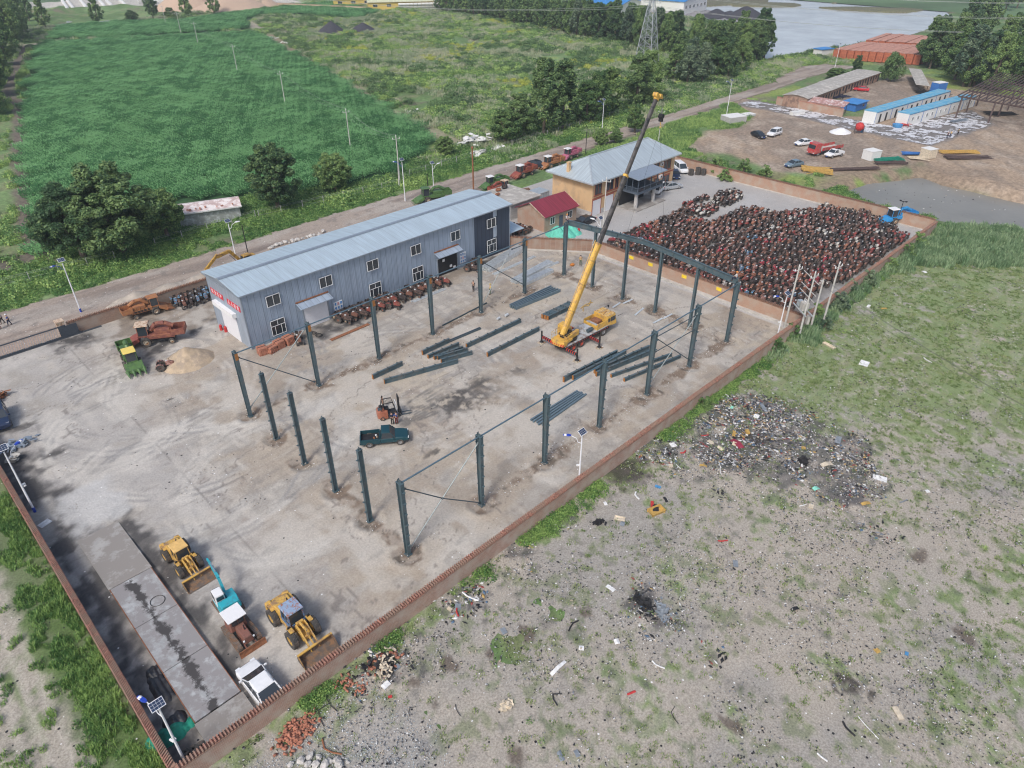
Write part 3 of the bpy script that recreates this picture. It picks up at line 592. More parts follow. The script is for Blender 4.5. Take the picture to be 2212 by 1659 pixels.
def text(par,s,size,loc,rot,m_,name='lettering',ext=.012,center=True):
    cu=bpy.data.curves.new(name,'FONT');cu.body=s;cu.size=size;cu.extrude=ext;cu.align_x='CENTER' if center else 'LEFT';cu.align_y='CENTER';cu.materials.append(MATS[m_])
    t_=bpy.data.objects.new(name,cu);col.objects.link(t_);bpy.context.view_layer.update();me=bpy.data.meshes.new_from_object(t_.evaluated_get(bpy.context.evaluated_depsgraph_get()));bpy.data.objects.remove(t_)
    o=bpy.data.objects.new(name,me);col.objects.link(o);o.parent=par;o.location=loc;o.rotation_euler=rot;return o
for s,y0,y1,z in(('安全生产',46.85,50.3,5.47),('人人有责',42.2,45.65,5.5)):
    m=MB();m.bb(-.06,-.008,y0-41.5,y1-41.5,z-.36,z+.36);b_=m.build('slogan_board','red_sign',sh);text(b_,' '.join(s),.62,(-.066,(y0+y1)/2-41.5,z),(PI/2,0,-PI/2),'white_paint')
m=MB();m.bb(-.05,-.005,44.2-41.5,48.6-41.5,0.02,3.7);m.build('gable_door','door_white',sh)
m=MB();m.bb(-.55,-.006,43.9-41.5,49.6-41.5,3.75,4.35);m.build('shutter_box','white_paint',sh)
# ---------------------------------------------------------------- weighbridge
mat('deck_steel',(.42,.43,.43),.6,.1,var=.3,scale=1.5,dirt=(.30,.285,.28),dscale=.9,damt=.75,bump=.2,bscale=40);mat('oil',(.045,.042,.042),.4,var=.3);mat('concrete',(.42,.41,.39),.9,var=.2,scale=1.2,dirt=(.27,.25,.23),dscale=.6,damt=.8,bump=.2)
def streak(name,w):
    m=MATS[name];nt=m.node_tree;N=nt.nodes;L=nt.links;b=N['Principled BSDF'];src=b.inputs[0].links[0].from_socket
    tc=N.new('ShaderNodeTexCoord');s_=N.new('ShaderNodeSeparateXYZ');L.new(tc.outputs['Object'],s_.inputs[0]);n=N.new('ShaderNodeTexNoise');n.inputs['Scale'].default_value=.9;n.inputs['Detail'].default_value=7;n.inputs['Roughness'].default_value=.7;L.new(tc.outputs['Object'],n.inputs['Vector'])
    a=N.new('ShaderNodeMath');a.operation='ADD';a.inputs[1].default_value=.15;L.new(s_.outputs[0],a.inputs[0]);c=N.new('ShaderNodeMath');c.operation='ABSOLUTE';L.new(a.outputs[0],c.inputs[0])
    d=N.new('ShaderNodeMath');d.operation='MULTIPLY_ADD';L.new(n.outputs[0],d.inputs[0]);d.inputs[1].default_value=-2.6;L.new(c.outputs[0],d.inputs[2])
    r=N.new('ShaderNodeMapRange');r.inputs[1].default_value=w-1.3;r.inputs[2].default_value=w-1.3+.22;r.inputs[3].default_value=.92;r.inputs[4].default_value=0;L.new(d.outputs[0],r.inputs[0])
    mi=N.new('ShaderNodeMix');mi.data_type='RGBA';L.new(r.outputs[0],mi.inputs[0]);L.new(src,mi.inputs[6]);mi.inputs[7].default_value=(.05,.045,.043,1);L.new(mi.outputs[2],b.inputs[0])
streak('deck_steel',.12)
wb=empty('weighbridge',(-18.3,5.7,0),0,'long steel-decked weighbridge with concrete ramps and an oily black centre streak beside the brick wall','weighbridge')
for i in range(3):
    m=MB();y0=-7.9+i*5.33;m.bb(-1.65,1.65,y0+.03,y0+5.30,.30,.42);dk=m.build('deck_plate','deck_steel',wb)
    for s in(-1,1):
        m=MB();m.bb(s*1.65,s*1.70,y0+.03,y0+5.30,.2,.44);m.build('edge_rail','rust',dk)
m=MB();m.bb(-1.5,-1.2,-7.8,8,.03,.298);m.bb(1.2,1.5,-7.8,8,.03,.298);m.build('girder','rust',wb)
for y0,y1,z0 in((8.12,16.2,.06),(-8.0,-10.75,.30)):
    m=MB();a,b=min(y0,y1),max(y0,y1);za,zb=(.42,.06)if y0>0 else(.30,.42)
    m.add([(-1.75,a,0),(1.75,a,0),(1.75,b,0),(-1.75,b,0),(-1.75,a,za),(1.75,a,za),(1.75,b,zb),(-1.75,b,zb)],[(0,3,2,1),(4,5,6,7),(0,1,5,4),(1,2,6,5),(2,3,7,6),(3,0,4,7)]);m.build('ramp','concrete',wb)
# ---------------------------------------------------------------- steel frame going up
mat('steel_green',(.085,.13,.15),.45,.15,var=.18,scale=1.5,dirt=(.13,.15,.155),dscale=.8,damt=.4);mat('steel_web',(.055,.09,.105),.5,.15);mat('primer',(.36,.15,.04),.8,var=.3,scale=3);mat('galv',(.55,.60,.62),.4,.5,var=.15,scale=2);mat('brace_dark',(.075,.105,.125),.5,.2);mat('brace_pale',(.30,.34,.34),.5,.2)
def isec(m,L0,L1,d0,d1,w,tf=.03,tw=.03,tilt=None):
    """I-section standing along z from L0 to L1: web along x with depth d0..d1, flanges of width w along y"""
    for s in(-1,1):
        a,b=s*d0/2,s*d1/2
        m.add([(a-tf/2,-w/2,L0),(a+tf/2,-w/2,L0),(a+tf/2,w/2,L0),(a-tf/2,w/2,L0),(b-tf/2,-w/2,L1),(b+tf/2,-w/2,L1),(b+tf/2,w/2,L1),(b-tf/2,w/2,L1)],[(0,3,2,1),(4,5,6,7),(0,1,5,4),(1,2,6,5),(2,3,7,6),(3,0,4,7)])
    a,b=d0/2-tf/2-.002,d1/2-tf/2-.002
    m.add([(-a,-tw/2,L0),(a,-tw/2,L0),(a,tw/2,L0),(-a,tw/2,L0),(-b,-tw/2,L1),(b,-tw/2,L1),(b,tw/2,L1),(-b,tw/2,L1)],[(0,3,2,1),(4,5,6,7),(0,1,5,4),(1,2,6,5),(2,3,7,6),(3,0,4,7)])
def column(x,y,h,rz,label,side=True,primer=False,ord_=None,cl2=False):
    e=empty('steel_column',(x,y,0),rz,label,'column','steel columns of the frame')
    d0,d1,w=(.36,.62,.36)if side else(.42,.42,.30)
    m=MB();isec(m,.03,h,d0,d1,w);m.build('shaft','steel_green',e)
    m=MB();m.box((0,0,.02),(d0+.22,w+.18,.04));m.build('base_plate','steel_green',e)
    m=MB();m.box((0,0,h+.025),(d1+.08,w+.04,.05))
    if side:m.box((0,0,h+.16),(d1*.7,.03,.22));m.box((-d1*.3,0,h+.2),(.03,.2,.3))
    else:m.box((0,0,h+.2),(.02,.26,.32));m.box((.12,0,h+.14),(.02,.2,.2))
    m.build('cap_plate','steel_green',e)
    m=MB();k=1.3
    while k<h-.3:
        f=d0/2+(d1-d0)/2*k/h;m.box((f+.12,0,k),(.2,.22,.02));m.box((f+.12,.1,k+.05),(.2,.015,.1))
        if cl2:m.box((-(d0/2+(d1-d0)/2*k/h)-.12,0,k),(.2,.22,.02))
        k+=1.22
    m.build('girt_cleats','steel_green',e)
    if primer:m=MB();m.box((-d1/2-.02,0,h-.45),(.012,w*.98,.8));m.build('primer_patch','primer',e)
    return e
Hc=8.26;od=['first','second','third','fourth','fifth','sixth','seventh']
for i,x in enumerate(COLX):
    column(x,0,Hc,-PI/2,f'{od[i]} steel column from the left in the row along the long red brick wall',cl2=(i in(0,1)))
    column(x,FW,Hc,PI/2,f'{od[i]} steel column from the left in the row facing the blue shed',primer=i<5 or i==5)
for k,h in((4,8.2),(3,8.65),(2,8.6),(1,8.35)):
    column(0,FW*k/5,h,PI,f'free-standing gable post, {od[4-k]} right of the corner near the parked harvesters',side=False)
for k,h in((4,8.45),(3,9.0),(2,9.0),(1,8.4)):
    column(52.2,FW*k/5,h,0,f'{od[4-k]} inner post under the raised rafter, counted from the red-roofed house side',side=False)
# raised rafter: two tapered halves meeting at the ridge
rf=empty('roof_rafter',(52.2,FW/2,0),0,'raised dark steel rafter with a worker at each end and the crane hook above','beam')
for s in(-1,1):
    m=MB();y0,y1=0.02,s*(FW/2-.05);z0,z1=9.52,8.55;da,db=.62,.78
    for(o,t)in((.5,.03),(-.5,.03)):
        m.add([(-.16,y0,z0+o*da-t),(.16,y0,z0+o*da-t),(.16,y1,z1+o*db-t),(-.16,y1,z1+o*db-t),(-.16,y0,z0+o*da),(.16,y0,z0+o*da),(.16,y1,z1+o*db),(-.16,y1,z1+o*db)],[(0,3,2,1),(4,5,6,7),(0,1,5,4),(1,2,6,5),(2,3,7,6),(3,0,4,7)])
    m.add([(-.015,y0,z0-da/2),(.015,y0,z0-da/2),(.015,y1,z1-db/2),(-.015,y1,z1-db/2),(-.015,y0,z0+da/2-.032),(.015,y0,z0+da/2-.032),(.015,y1,z1+db/2-.032),(-.015,y1,z1+db/2-.032)],[(0,3,2,1),(4,5,6,7),(0,1,5,4),(1,2,6,5),(2,3,7,6),(3,0,4,7)])
    for k in range(1,10):
        t=k/10;yy=y0+(y1-y0)*t;zz=z0+(z1-z0)*t+(da+(db-da)*t)/2;m.box((0,yy,zz+.1),(.2,.012,.2));
    for t in(.33,.66):m.box((0,y0+(y1-y0)*t,z0+(z1-z0)*t),(.3,.03,.6))
    fixn(m.build('rafter_half','steel_green',rf))
def bar(a,b,r,label,m_='brace_dark',name='brace',cat='brace',sq=False,g='steel braces and ties of the frame'):
    m=MB();a=Vector(a);b=Vector(b)
    (m.beam((0,0,0),b-a,r*2,r*2)if sq else m.cyl((0,0,0),b-a,r,r,8))
    d=(b-a).normalized()
    for q in((0,0,0),b-a):q=Vector(q);m.beam(q-d*.12,q+d*.12,.05,.22)
    return tag(m.build(name,m_,None,a,smooth=False),label,cat,g)
mat('tie_blue',(.12,.19,.24),.45,.3)
for i in range(6):
    for y,nm in((0,'above the row along the long red brick wall'),(FW,'above the row facing the blue shed')):
        s=-1 if y==0 else 1
        bar((COLX[i]+.05,y-s*.05,Hc-.12),(COLX[i+1]-.05,y-s*.05,Hc-.12),.075,f'{od[i]} tie tube from the left {nm}','tie_blue','tie_tube','tie tube')
def onplane(c,r,x,y,Y):q=onY(c,r,x,y,Y);return(q[0],Y,q[1])
B_=[((0,1,2060,1430),(1,1,505,1640),FW,'brace_dark','dark brace sloping right from the corner by the harvesters'),
      ((1,1,415,1190),(0,2,2165,180+20),FW,'brace_pale','pale brace crossing the dark one by the brick pallets'),
      ((1,2,1285,905),(1,2,1612,988),0,'brace_dark','short dark brace from the column top nearest the wheel loader'),
      ((1,2,1612,988),(1,2,1930,1025),0,'brace_dark','short dark brace ending at the foot of the second column along the brick wall'),
      ((1,2,1915,515),(1,2,1345,1400),0,'brace_pale','long pale brace sloping down to the front corner column'),
      ((1,1,2180,540),(1,1,1960,970),FW,'brace_pale','pale brace by the two men standing near the shed'),
      ((1,1,1965,610),(2,1,100,800),FW,'brace_dark','dark brace crossing above the stacked white sheets'),
      ((2,1,1245,1235+20),(2,1,1600,1040+20),0,'brace_dark','second tie tube below the top of the rear bay by the beam stack'),
      ((2,1,1235,1385),(2,1,1600,1175),0,'brace_dark','middle strut across the rear bay by the beam stack'),
      ((2,1,1250,1265),(2,1,1530,1450),0,'brace_dark','dark brace dropping right in the rear bay behind the beam stack'),
      ((2,1,1610,1040),(2,1,1200,1640),0,'brace_pale','long pale brace dropping left over the beam stack')]
for a,b,y,m_,lb in B_:
    pa=onplane(*a,y);pb=onplane(*b,y);bar(pa,pb,.055,lb,m_)
bar(onplane(2,1,0,495,FW),onplane(2,1,105,455,FW),.06,'lower tie tube between the fifth and sixth columns facing the shed','brace_dark','tie_tube','tie tube')

# ---- steel beams lying on the slab: built along +x from their left end
def beam_obj(a,b,h,label,d=.6,w=.3,name='steel_beam',fl=0,g='dark steel beams lying on the slab',cleats=True):
    a=Vector((*a,0));b=Vector((*b,0));L_=(b-a).length;rz=math.atan2((b-a).y,(b-a).x)
    e=empty(name,(a.x,a.y,.06+h),rz,label,'steel beam',g);m=MB()
    m.bb(0,L_,-w/2,w/2,0,.03);m.bb(0,L_,-w/2,w/2,d-.03,d);m.bb(0,L_,-.015,.015,.032,d-.032)
    for k in np.arange(.1,L_,2.4):m.bb(k,k+.03,-w/2+.02,w/2-.02,.034,d-.034)
    m.build('i_section','steel_green',e)
    m=MB();m.bb(-.03,-.002,-w/2-.01,w/2+.01,-.005,d+.01);m.build('end_plate','primer',e)
    m=MB()
    for k in np.arange(.7,L_-.2,1.45):m.bb(k,k+.02,-.10,.10,d+.001,d+.2);m.bb(k+.022,k+.12,-.10,-.08,d+.001,d+.2)
    m.build('purlin_cleats','steel_green',e);return e
def bz(c0,r0,x0,y0,c1,r1,x1,y1):return xy(c0,r0,x0,y0),xy(c1,r1,x1,y1)
for q,lb,d in(((1,1,1012,1620,1,1,1268,1500),'short steel beam lying alone left of the beam fan',.62),((1,1,1112,1659,1,1,1745,1480),'long steel beam lying nearest the oil stains',.6),((1,1,1440,1410,1,1,1672,1300),'rearmost beam of the small fan of beams',.62),
    ((1,1,1488,1440,1,1,1755,1330),'second beam of the small fan, with tall cleats',.5),((1,1,1540,1450,1,1,1790,1362),'third beam of the small fan of beams',.5),((1,1,1570,1450,1,1,1830,1375),'fourth beam of the small fan of beams',.5),((1,1,1602,1478,1,1,1870,1405),'front beam of the small fan of beams',.55),
    ((1,1,1820,1350,2,1,72,1130),'long steel beam running from the fan towards the crane',.6),((1,1,2000,1425,2,1,235,1200),'long steel beam just left of the crane outrigger',.6),
    ((2,1,445,1645,2,1,908,1410),'rear beam of the big stack, starting behind the others',.75),((2,1,525,1625,2,1,985,1395),'second beam of the big stack by the crane',.6),((2,1,712,1570,2,1,1185,1360),'third beam of the big stack by the crane',.6),((2,1,727,1595,2,1,1205,1400),'fourth beam of the big stack by the crane',.65),
    ((2,1,855,1605,2,1,1378,1420),'outer beam of the big stack, with orange end',.45),((2,1,968,1640,2,1,1455,1435),'front beam of the big stack, with orange end',.45)):
    beam_obj(*bz(*q),0,lb,d,.26)
p0,p1=bz(2,1,262,1095,2,1,440,1000)
for k in range(3):o=beam_obj((p0[0]+.1*k,p0[1]-.40*k),(p0[0]+5.6+.1*k,p0[1]-.1-.40*k),0,f'{["rear", "middle", "front"][k]} beam of the tight pack of three short beams behind the crane',.62,.36)
mat('tube_blue',(.14,.20,.24),.45,.2)
def bundle(a,b,n,w,hz,r,label,m_='steel_green',name='purlin_bundle',cat='steel bundle',rows=1,fan=.0):
    a=Vector((*a,0));b=Vector((*b,0));L_=(b-a).length;rz=math.atan2((b-a).y,(b-a).x)
    e=empty(name,(a.x,a.y,.06),rz,label,cat)
    for j in range(rows):
        for i in range(n):
            m=MB();y=(i-(n-1)/2)*w;x0=random.uniform(-.15,.15);z=j*(hz+.01);y2=y*(1-fan)
            m.beam((x0,y,z+hz/2),(L_+x0,y2,z+hz/2),w*.5,hz);m.build('steel_length',m_,e)
    return e
bundle(*bz(2,1,5,1010,2,1,375,850),5,.3,.22,0,'bundle of thin dark steel tubes splayed behind the crane boom','tube_blue',fan=-.5,rows=2)
bundle(*bz(2,2,210,345,2,2,600,85),5,.38,.22,0,'bundle of thin dark steel tubes between the third and fourth wall-side columns','tube_blue',fan=.25)
bundle(*bz(1,1,1665,1300,1,1,1945,1182),2,.25,.2,0,'pair of thin dark tubes beyond the small fan of beams','brace_dark')
bundle(*bz(1,1,1612,1162,1,1,1995,965),1,.2,.18,0,'single dark tube lying in the broken strip near two men','steel_web')
mat('galv_bright',(.66,.70,.72),.4,.35,var=.2,scale=3)
bundle(*bz(1,1,1350,955,1,1,1628,842),4,.17,.1,0,'bundle of silvery channels lying beside the row of tractors','galv_bright')
bundle(*bz(2,1,15,790,2,1,330,620),8,.17,.16,0,'rear stack of silvery roof purlins near the crane boom','galv_bright',rows=3)
bundle(*bz(2,1,85,810,2,1,340,690),7,.17,.16,0,'front stack of silvery roof purlins near the crane boom','galv_bright',rows=3)
bundle(*bz(2,1,275,665,2,1,400,612),3,.2,.14,0,'short silvery purlins beyond the purlin stacks','galv_bright')
bundle(*bz(1,1,1985,690,2,1,80,500),9,.19,.18,0,'large stack of silvery purlins next to the dark end of the shed','galv_bright',rows=4)
bundle(*bz(1,1,2050,720,2,1,195,562),3,.22,.14,0,'long silvery channels in front of the large purlin stack','galv_bright')
for i,(x0,y0,x1,y1)in enumerate(((870,1005,938,962),(960,970,1040,935),(1062,1072,1138,1008),(1220,1140,1300,1098),(1308,1100,1385,1060))):
    a,b=bz(2,1,x0,y0,2,1,x1,y1);m=MB();L_=math.hypot(b[0]-a[0],b[1]-a[1]);m.bb(0,L_,-.13,.13,0,.03);m.bb(0,L_,-.13,-.11,.03,.09);m.bb(0,L_,.11,.13,.03,.09)
    tag(m.build('steel_channel','galv_bright',None,(*a,.1),heading(a,b)),f'{od[i]} loose silvery channel from the crane cab, lying in the far strip','steel channel','loose silvery channels on the slab')
m=MB();a,b=bz(1,1,645,1285,1,1,975,1145);L_=math.hypot(b[0]-a[0],b[1]-a[1]);m.bb(0,L_,-.3,.3,0,.02);m.bb(0,L_,-.3,-.28,.02,.05);tag(m.build('rusty_plate','rust',None,(*a,.09),heading(a,b)),'long rusty orange steel plate on the oily slab by the roller door','steel plate')
# ---------------------------------------------------------------- vehicles
mat('tyre',(.06,.058,.055),.9,var=.3,scale=3,dirt=(.12,.10,.085),dscale=2,damt=.5);mat('rim_grey',(.35,.35,.36),.4,.6);mat('rim_yellow',(.55,.36,.09),.6,dirt=(.25,.13,.06),dscale=3);mat('rim_red',(.45,.08,.05),.6);mat('rim_pale',(.55,.5,.4),.7,dirt=(.25,.13,.06),dscale=3)
mat('black_part',(.022,.022,.024),.55,var=.3);mat('lamp_glass',(.75,.78,.8),.2);mat('lamp_red',(.55,.02,.02),.3);mat('plate_blue',(.02,.10,.5),.4);mat('chrome',(.6,.62,.64),.25,.8)
def paint(n,c,r=.3,**k):mat(n,c,r,var=.05,**k)
paint('car_white',(.78,.79,.80));paint('car_black',(.018,.02,.026));paint('car_silver',(.50,.52,.54),.3,metal=.4);paint('car_bluegrey',(.20,.28,.34),.35,metal=.3);paint('car_green',(.012,.055,.07),.25);paint('car_red',(.50,.02,.035));paint('car_darkblue',(.02,.035,.08))
def wheel(par,x,y,r,w,tm='tyre',rm='rim_grey',lug=0,z=None,name='wheel',rimf=.58):
    z=r if z is None else z;m=MB();n=20
    m.lathe([(r*.55,-w*.42),(r*.9,-w/2),(r,-w*.36),(r,w*.36),(r*.9,w/2),(r*.55,w*.42)],n)
    if lug:
        for i in range(lug):
            a=2*PI*i/lug
            for s in(-1,1):m.T=Matrix.Translation((r*1.015*math.cos(a+s*.06),s*w*.24,r*1.015*math.sin(a+s*.06)))@Euler((0,-a,0)).to_matrix().to_4x4()@Euler((s*.5,0,0)).to_matrix().to_4x4();m.box((0,0,0),(r*.09,w*.46,r*.11));m.T=None
    o=m.build(name,tm,par,(x,y,z));m=MB();s=1 if y>0 else-1
    m.lathe([(r*rimf,-w*.40),(r*rimf,w*.40),(r*.44,w*.36),(r*.40,w*.12),(r*.001,w*.14),(r*.001,-w*.14),(r*.40,-w*.12),(r*.44,-w*.36)],n);m.cyl((0,s*w*.1,0),(0,s*w*.34,0),r*.16,r*.12,8)
    m.build('rim',rm,o);return o
def ring(x,w,z0,z1,z2,z3,k=.86):
    return[(x,-w*.9,z0),(x,w*.9,z0),(x,w,z0+(z1-z0)*.35),(x,w,z1),(x,w*.965,z2),(x,w*k,z3-.02),(x,w*.4,z3),(x,-w*.4,z3),(x,-w*k,z3-.02),(x,-w*.965,z2),(x,-w,z1),(x,-w,z0+(z1-z0)*.35)]
def car(kind,pm,loc,rz,label,group=None,cat='car',plate=True):
    K=dict(sedan=(4.6,.88,[(-2.3,.80,.35,.6,.7,.78),(-2.22,.85,.25,.6,.82,.93),(-1.7,.88,.22,.65,.88,1.0),(-.6,.89,.20,.65,.88,.93),(.9,.89,.20,.65,.86,.94),(1.3,.88,.22,.62,.80,.90),(1.95,.86,.25,.58,.70,.78),(2.25,.78,.30,.5,.6,.66),(2.31,.66,.34,.46,.52,.56)],(-2.0,-1.0,.25,1.2),.94,1.40,.32),
        suv=(4.8,.93,[(-2.38,.84,.5,.8,.95,1.05),(-2.3,.92,.38,.8,1.0,1.12),(-.6,.94,.35,.8,1.0,1.1),(1.0,.94,.35,.8,1.0,1.1),(1.4,.93,.36,.8,.98,1.08),(2.1,.90,.4,.75,.92,1.0),(2.36,.80,.45,.65,.78,.86)],(-2.32,-2.0,.35,1.15),1.1,1.78,.37),
        van=(5.0,.92,[(-2.48,.84,.45,.8,.95,1.0),(-2.42,.91,.3,.8,1.0,1.08),(-.6,.93,.26,.8,1.0,1.06),(1.2,.93,.26,.8,.98,1.05),(1.7,.92,.3,.75,.92,1.0),(2.2,.88,.35,.68,.80,.88),(2.44,.76,.4,.6,.68,.74)],(-2.40,-2.15,.6,1.6),1.06,1.88,.35),
        minivan=(3.9,.78,[(-1.95,.72,.45,.8,.95,1.0),(-1.9,.77,.3,.8,1.0,1.08),(0,.78,.26,.8,1.0,1.06),(1.4,.78,.26,.8,.98,1.05),(1.8,.76,.3,.75,.88,.96),(1.95,.68,.4,.6,.68,.74)],(-1.88,-1.7,.9,1.75),1.05,1.82,.30),
        pickup=(5.1,.90,[(-.45,.90,.42,.75,.95,1.05),(.9,.90,.40,.75,.95,1.05),(1.3,.90,.42,.75,.95,1.08),(1.95,.88,.45,.72,.92,1.02),(2.4,.83,.5,.65,.82,.92),(2.55,.72,.55,.6,.7,.76)],(-.42,-.25,.55,1.15),1.05,1.68,.38))[kind]
    L_,W_,st,(rb,rt,ft,fb),zb,zr,wr=K
    e=empty({'van':'parked_van','minivan':'parked_van','pickup':'pickup_truck'}.get(kind,'parked_car'),loc,rz,label,cat,group)
    m=MB();m.loft([ring(x,w,*z)for x,w,*z in st]);body=fixn(m.build('body',pm,e,smooth=False,bev=.05));zb-=.05
    m=MB();wi=W_*.93;wt=W_*.77
    if kind in('van','suv','minivan','pickup'):wt=W_*.80
    m.loft([[(rb,-wi,zb),(rb,wi,zb),(rt,wt,zr-.03),(rt,-wt,zr-.03)],[(fb,-wi,zb),(fb,wi,zb),(ft,wt,zr-.03),(ft,-wt,zr-.03)]]);fixn(m.build('windows','glass',e))
    m=MB();m.loft([[(rt-.05,-wt-.01,zr-.05),(rt-.05,wt+.01,zr-.05),(rt,wt*.85,zr),(rt,-wt*.85,zr)],[((rt+ft)/2,-wt-.02,zr-.04),((rt+ft)/2,wt+.02,zr-.04),((rt+ft)/2,wt*.85,zr+.03),((rt+ft)/2,-wt*.85,zr+.03)],[(ft+.05,-wt-.01,zr-.05),(ft+.05,wt+.01,zr-.05),(ft,wt*.85,zr),(ft,-wt*.85,zr)]])
    for s in(-1,1):
        m.beam((rb+.03,s*(wi-.02),zb),(rt+.03,s*(wt-.01),zr-.04),.09,.06);m.beam((fb,s*(wi-.01),zb),(ft+.02,s*(wt+.0),zr-.04),.06,.05)
        xm=(rb+rt+ft+fb)/4;m.beam((xm,s*(wi+.005),zb),(xm,s*(wt+.012),zr-.05),.05,.02)
        if L_>4.5:m.beam((xm-1.0,s*(wi+.005),zb),(xm-.95,s*(wt+.012),zr-.05),.06,.02)
    fixn(m.build('roof',pm,e))
    xf=st[-2][0];xr=st[0][0]
    wx=(-L_*.29,L_*.29)if kind!='pickup' else(-1.62,1.55)
    for x in wx:
        for s in(-1,1):wheel(e,x,s*(W_-.10),wr,.22)
    for s in(-1,1):
        m=MB();m.box((xf+.01,s*W_*.66,(st[-2][3]+st[-2][5])/2+.02),(.14,.34,.13));m.build('headlight','lamp_glass',e)
        m=MB();m.box((xr+.0 if kind!='pickup' else-2.5,s*W_*.78,.80),(.07,.22,.18));m.build('tail_light','lamp_red',e)
        m=MB();m.box((fb-.25,s*(W_+.10),zb+.08),(.12,.2,.13));m.build('wing_mirror',pm,e)
    m=MB();m.box((xf+.07,0,.47),(.03,.9,.2));m.build('grille','black_part',e)
    if plate:m=MB();m.box((xf+.1,0,.42),(.02,.42,.12));m.build('number_plate','plate_blue',e)
    if kind=='pickup':
        m=MB();z0,z1=.42,1.08;m.bb(-2.52,-.47,-.86,.86,.45,.62)
        for s in(-1,1):m.bb(-2.52,-.47,s*.80,s*.89,.62,z1)
        m.bb(-2.52,-2.44,-.80,.80,.62,z1);m.bb(-.55,-.47,-.80,.80,.62,z1);m.bb(-2.62,-2.53,-.8,.8,.42,.6);m.build('cargo_bed',pm,e,bev=.015)
        m=MB();m.bb(-2.43,-.56,-.79,.79,.62,.66);m.build('bed_liner','black_part',e)
    return e
def car_at(kind,pm,rear,front,label,**k):
    a=xy(*rear);b=xy(*front);return car(kind,pm,((a[0]+b[0])/2,(a[1]+b[1])/2,k.pop('z',.05)),heading(a,b),label,**k)
pk=car_at('pickup','car_green',(1,2,925,520),(1,2,1310,480),'dark green double-cab pickup with open black bed beside the forklift',cat='pickup',plate=False)
for i,(x,y,z,c)in enumerate(((-.9,.3,.74,'white_frame'),(-1.1,-.1,.72,'rust'),(-.8,0,.70,'rim_pale'))):m=MB();m.blob((x,y,z),.12);tag(m.build('cargo_scrap',c,None,pk.matrix_basis@Vector((0,0,0))),['crumpled white part','rusty lump of metal','pale casting'][i]+' lying in the bed of the green pickup','scrap');col.objects[-1].rotation_euler=pk.rotation_euler
car('sedan','car_white',(-15.4,-2.9,.05),R(91),'white saloon car parked beside the weighbridge behind the red brick wall')
car_at('sedan','car_black',(2,1,690,255),(2,1,555,300),'black saloon car between the lamp post and the red-roofed brick house')
car_at('suv','car_darkblue',(0,2,-20,230),(0,2,45,440),'dark blue car with a peeling bonnet at the left edge of the yard')
car_at('van','car_white',(2,0,1400,1440),(2,0,1510,1525),'white people carrier beside the orange house near stacked tyres')
car_at('sedan','car_darkblue',(2,0,1385,1500),(2,0,1420,1560),'dark saloon half hidden by the corner of the orange house')
car_at('minivan','car_white',(2,0,1290,1640),(2,1,1235,30),'white minivan parked under the balcony of the orange house')
car_at('sedan','car_silver',(2,0,1330,1640),(2,0,1420,1625),'silver saloon parked next to the white minivan')
car_at('sedan','car_black',(2,0,170,1430),(2,0,265,1460),'black saloon on the dirt road between parked harvesters',z=.08)
car_at('sedan','car_black',(2,0,2080,1165),(2,0,2175,1205),'black saloon next to the white off-roader in the bare earth field',z=0)
car_at('suv','car_white',(3,0,100,1155),(3,0,0,1190),'white off-roader in the bare earth field beside the black saloon',z=0)
car_at('sedan','car_white',(3,0,360,1245),(3,0,245,1260),'white saloon parked just behind the red flatbed truck',z=0)
car_at('pickup','car_white',(3,0,645,1335),(3,0,485,1370),'white double-cab pickup parked in front of the red truck',cat='pickup',z=0)
car_at('sedan','car_bluegrey',(3,0,285,1425),(3,0,155,1450),'blue-grey saloon alone near the heap of yellow bars',z=0)
car_at('sedan','car_red',(3,0,860,790),(3,0,745,780),'red car with a raised boot by the old brick sheds',z=0)

# ---- red flatbed truck
paint('truck_red',(.50,.03,.04),.4,dirt=(.35,.15,.12),dscale=2)
a=xy(3,0,600,1300);b=xy(3,0,335,1350);e=empty('flatbed_truck',(*a,0),heading(a,b),'red lorry with open flatbed and dropped red sideboards on bare earth','lorry');L_=9.2
m=MB();m.loft([[(L_-2.0,-1.2,.7),(L_-2.0,1.2,.7),(L_-2.0,1.15,2.8),(L_-2.0,-1.15,2.8)],[(L_-.15,-1.2,.6),(L_-.15,1.2,.6),(L_-.4,1.1,2.8),(L_-.4,-1.1,2.8)],[(L_,-1.15,.6),(L_,1.15,.6),(L_-.38,1.0,2.7),(L_-.38,-1.0,2.7)]]);fixn(m.build('cab','truck_red',e,bev=.05))
m=MB();m.box((L_-.19,0,2.05),(.06,1.9,.8),ry=-.20);o=m.build('windscreen','glass',e);m=MB();m.bb(-.01,L_-2.2,-.4,.4,.7,1.0);m.build('chassis','black_part',e)
m=MB();m.bb(0,L_-2.15,-1.2,1.2,1.02,1.14);m.bb(L_-2.25,L_-2.15,-1.2,1.2,1.14,2.2);m.build('bed','footing',e)
for s in(-1,1):m=MB();m.bb(0,L_-2.3,s*1.22,s*1.28,1.05,1.75);m.build('sideboard','truck_red',e)
for x,y in((.9,1),(.9,-1),(2.1,1),(2.1,-1),(L_-1.3,1),(L_-1.3,-1)):wheel(e,x,y*1.02,.5,.35)
m=MB();m.box((L_+.03,0,.75),(.06,2.2,.3));m.build('bumper','truck_red',e)
for s in(-1,1):m=MB();m.box((L_+.07,s*.9,.8),(.05,.3,.16));m.build('headlight','lamp_glass',e)

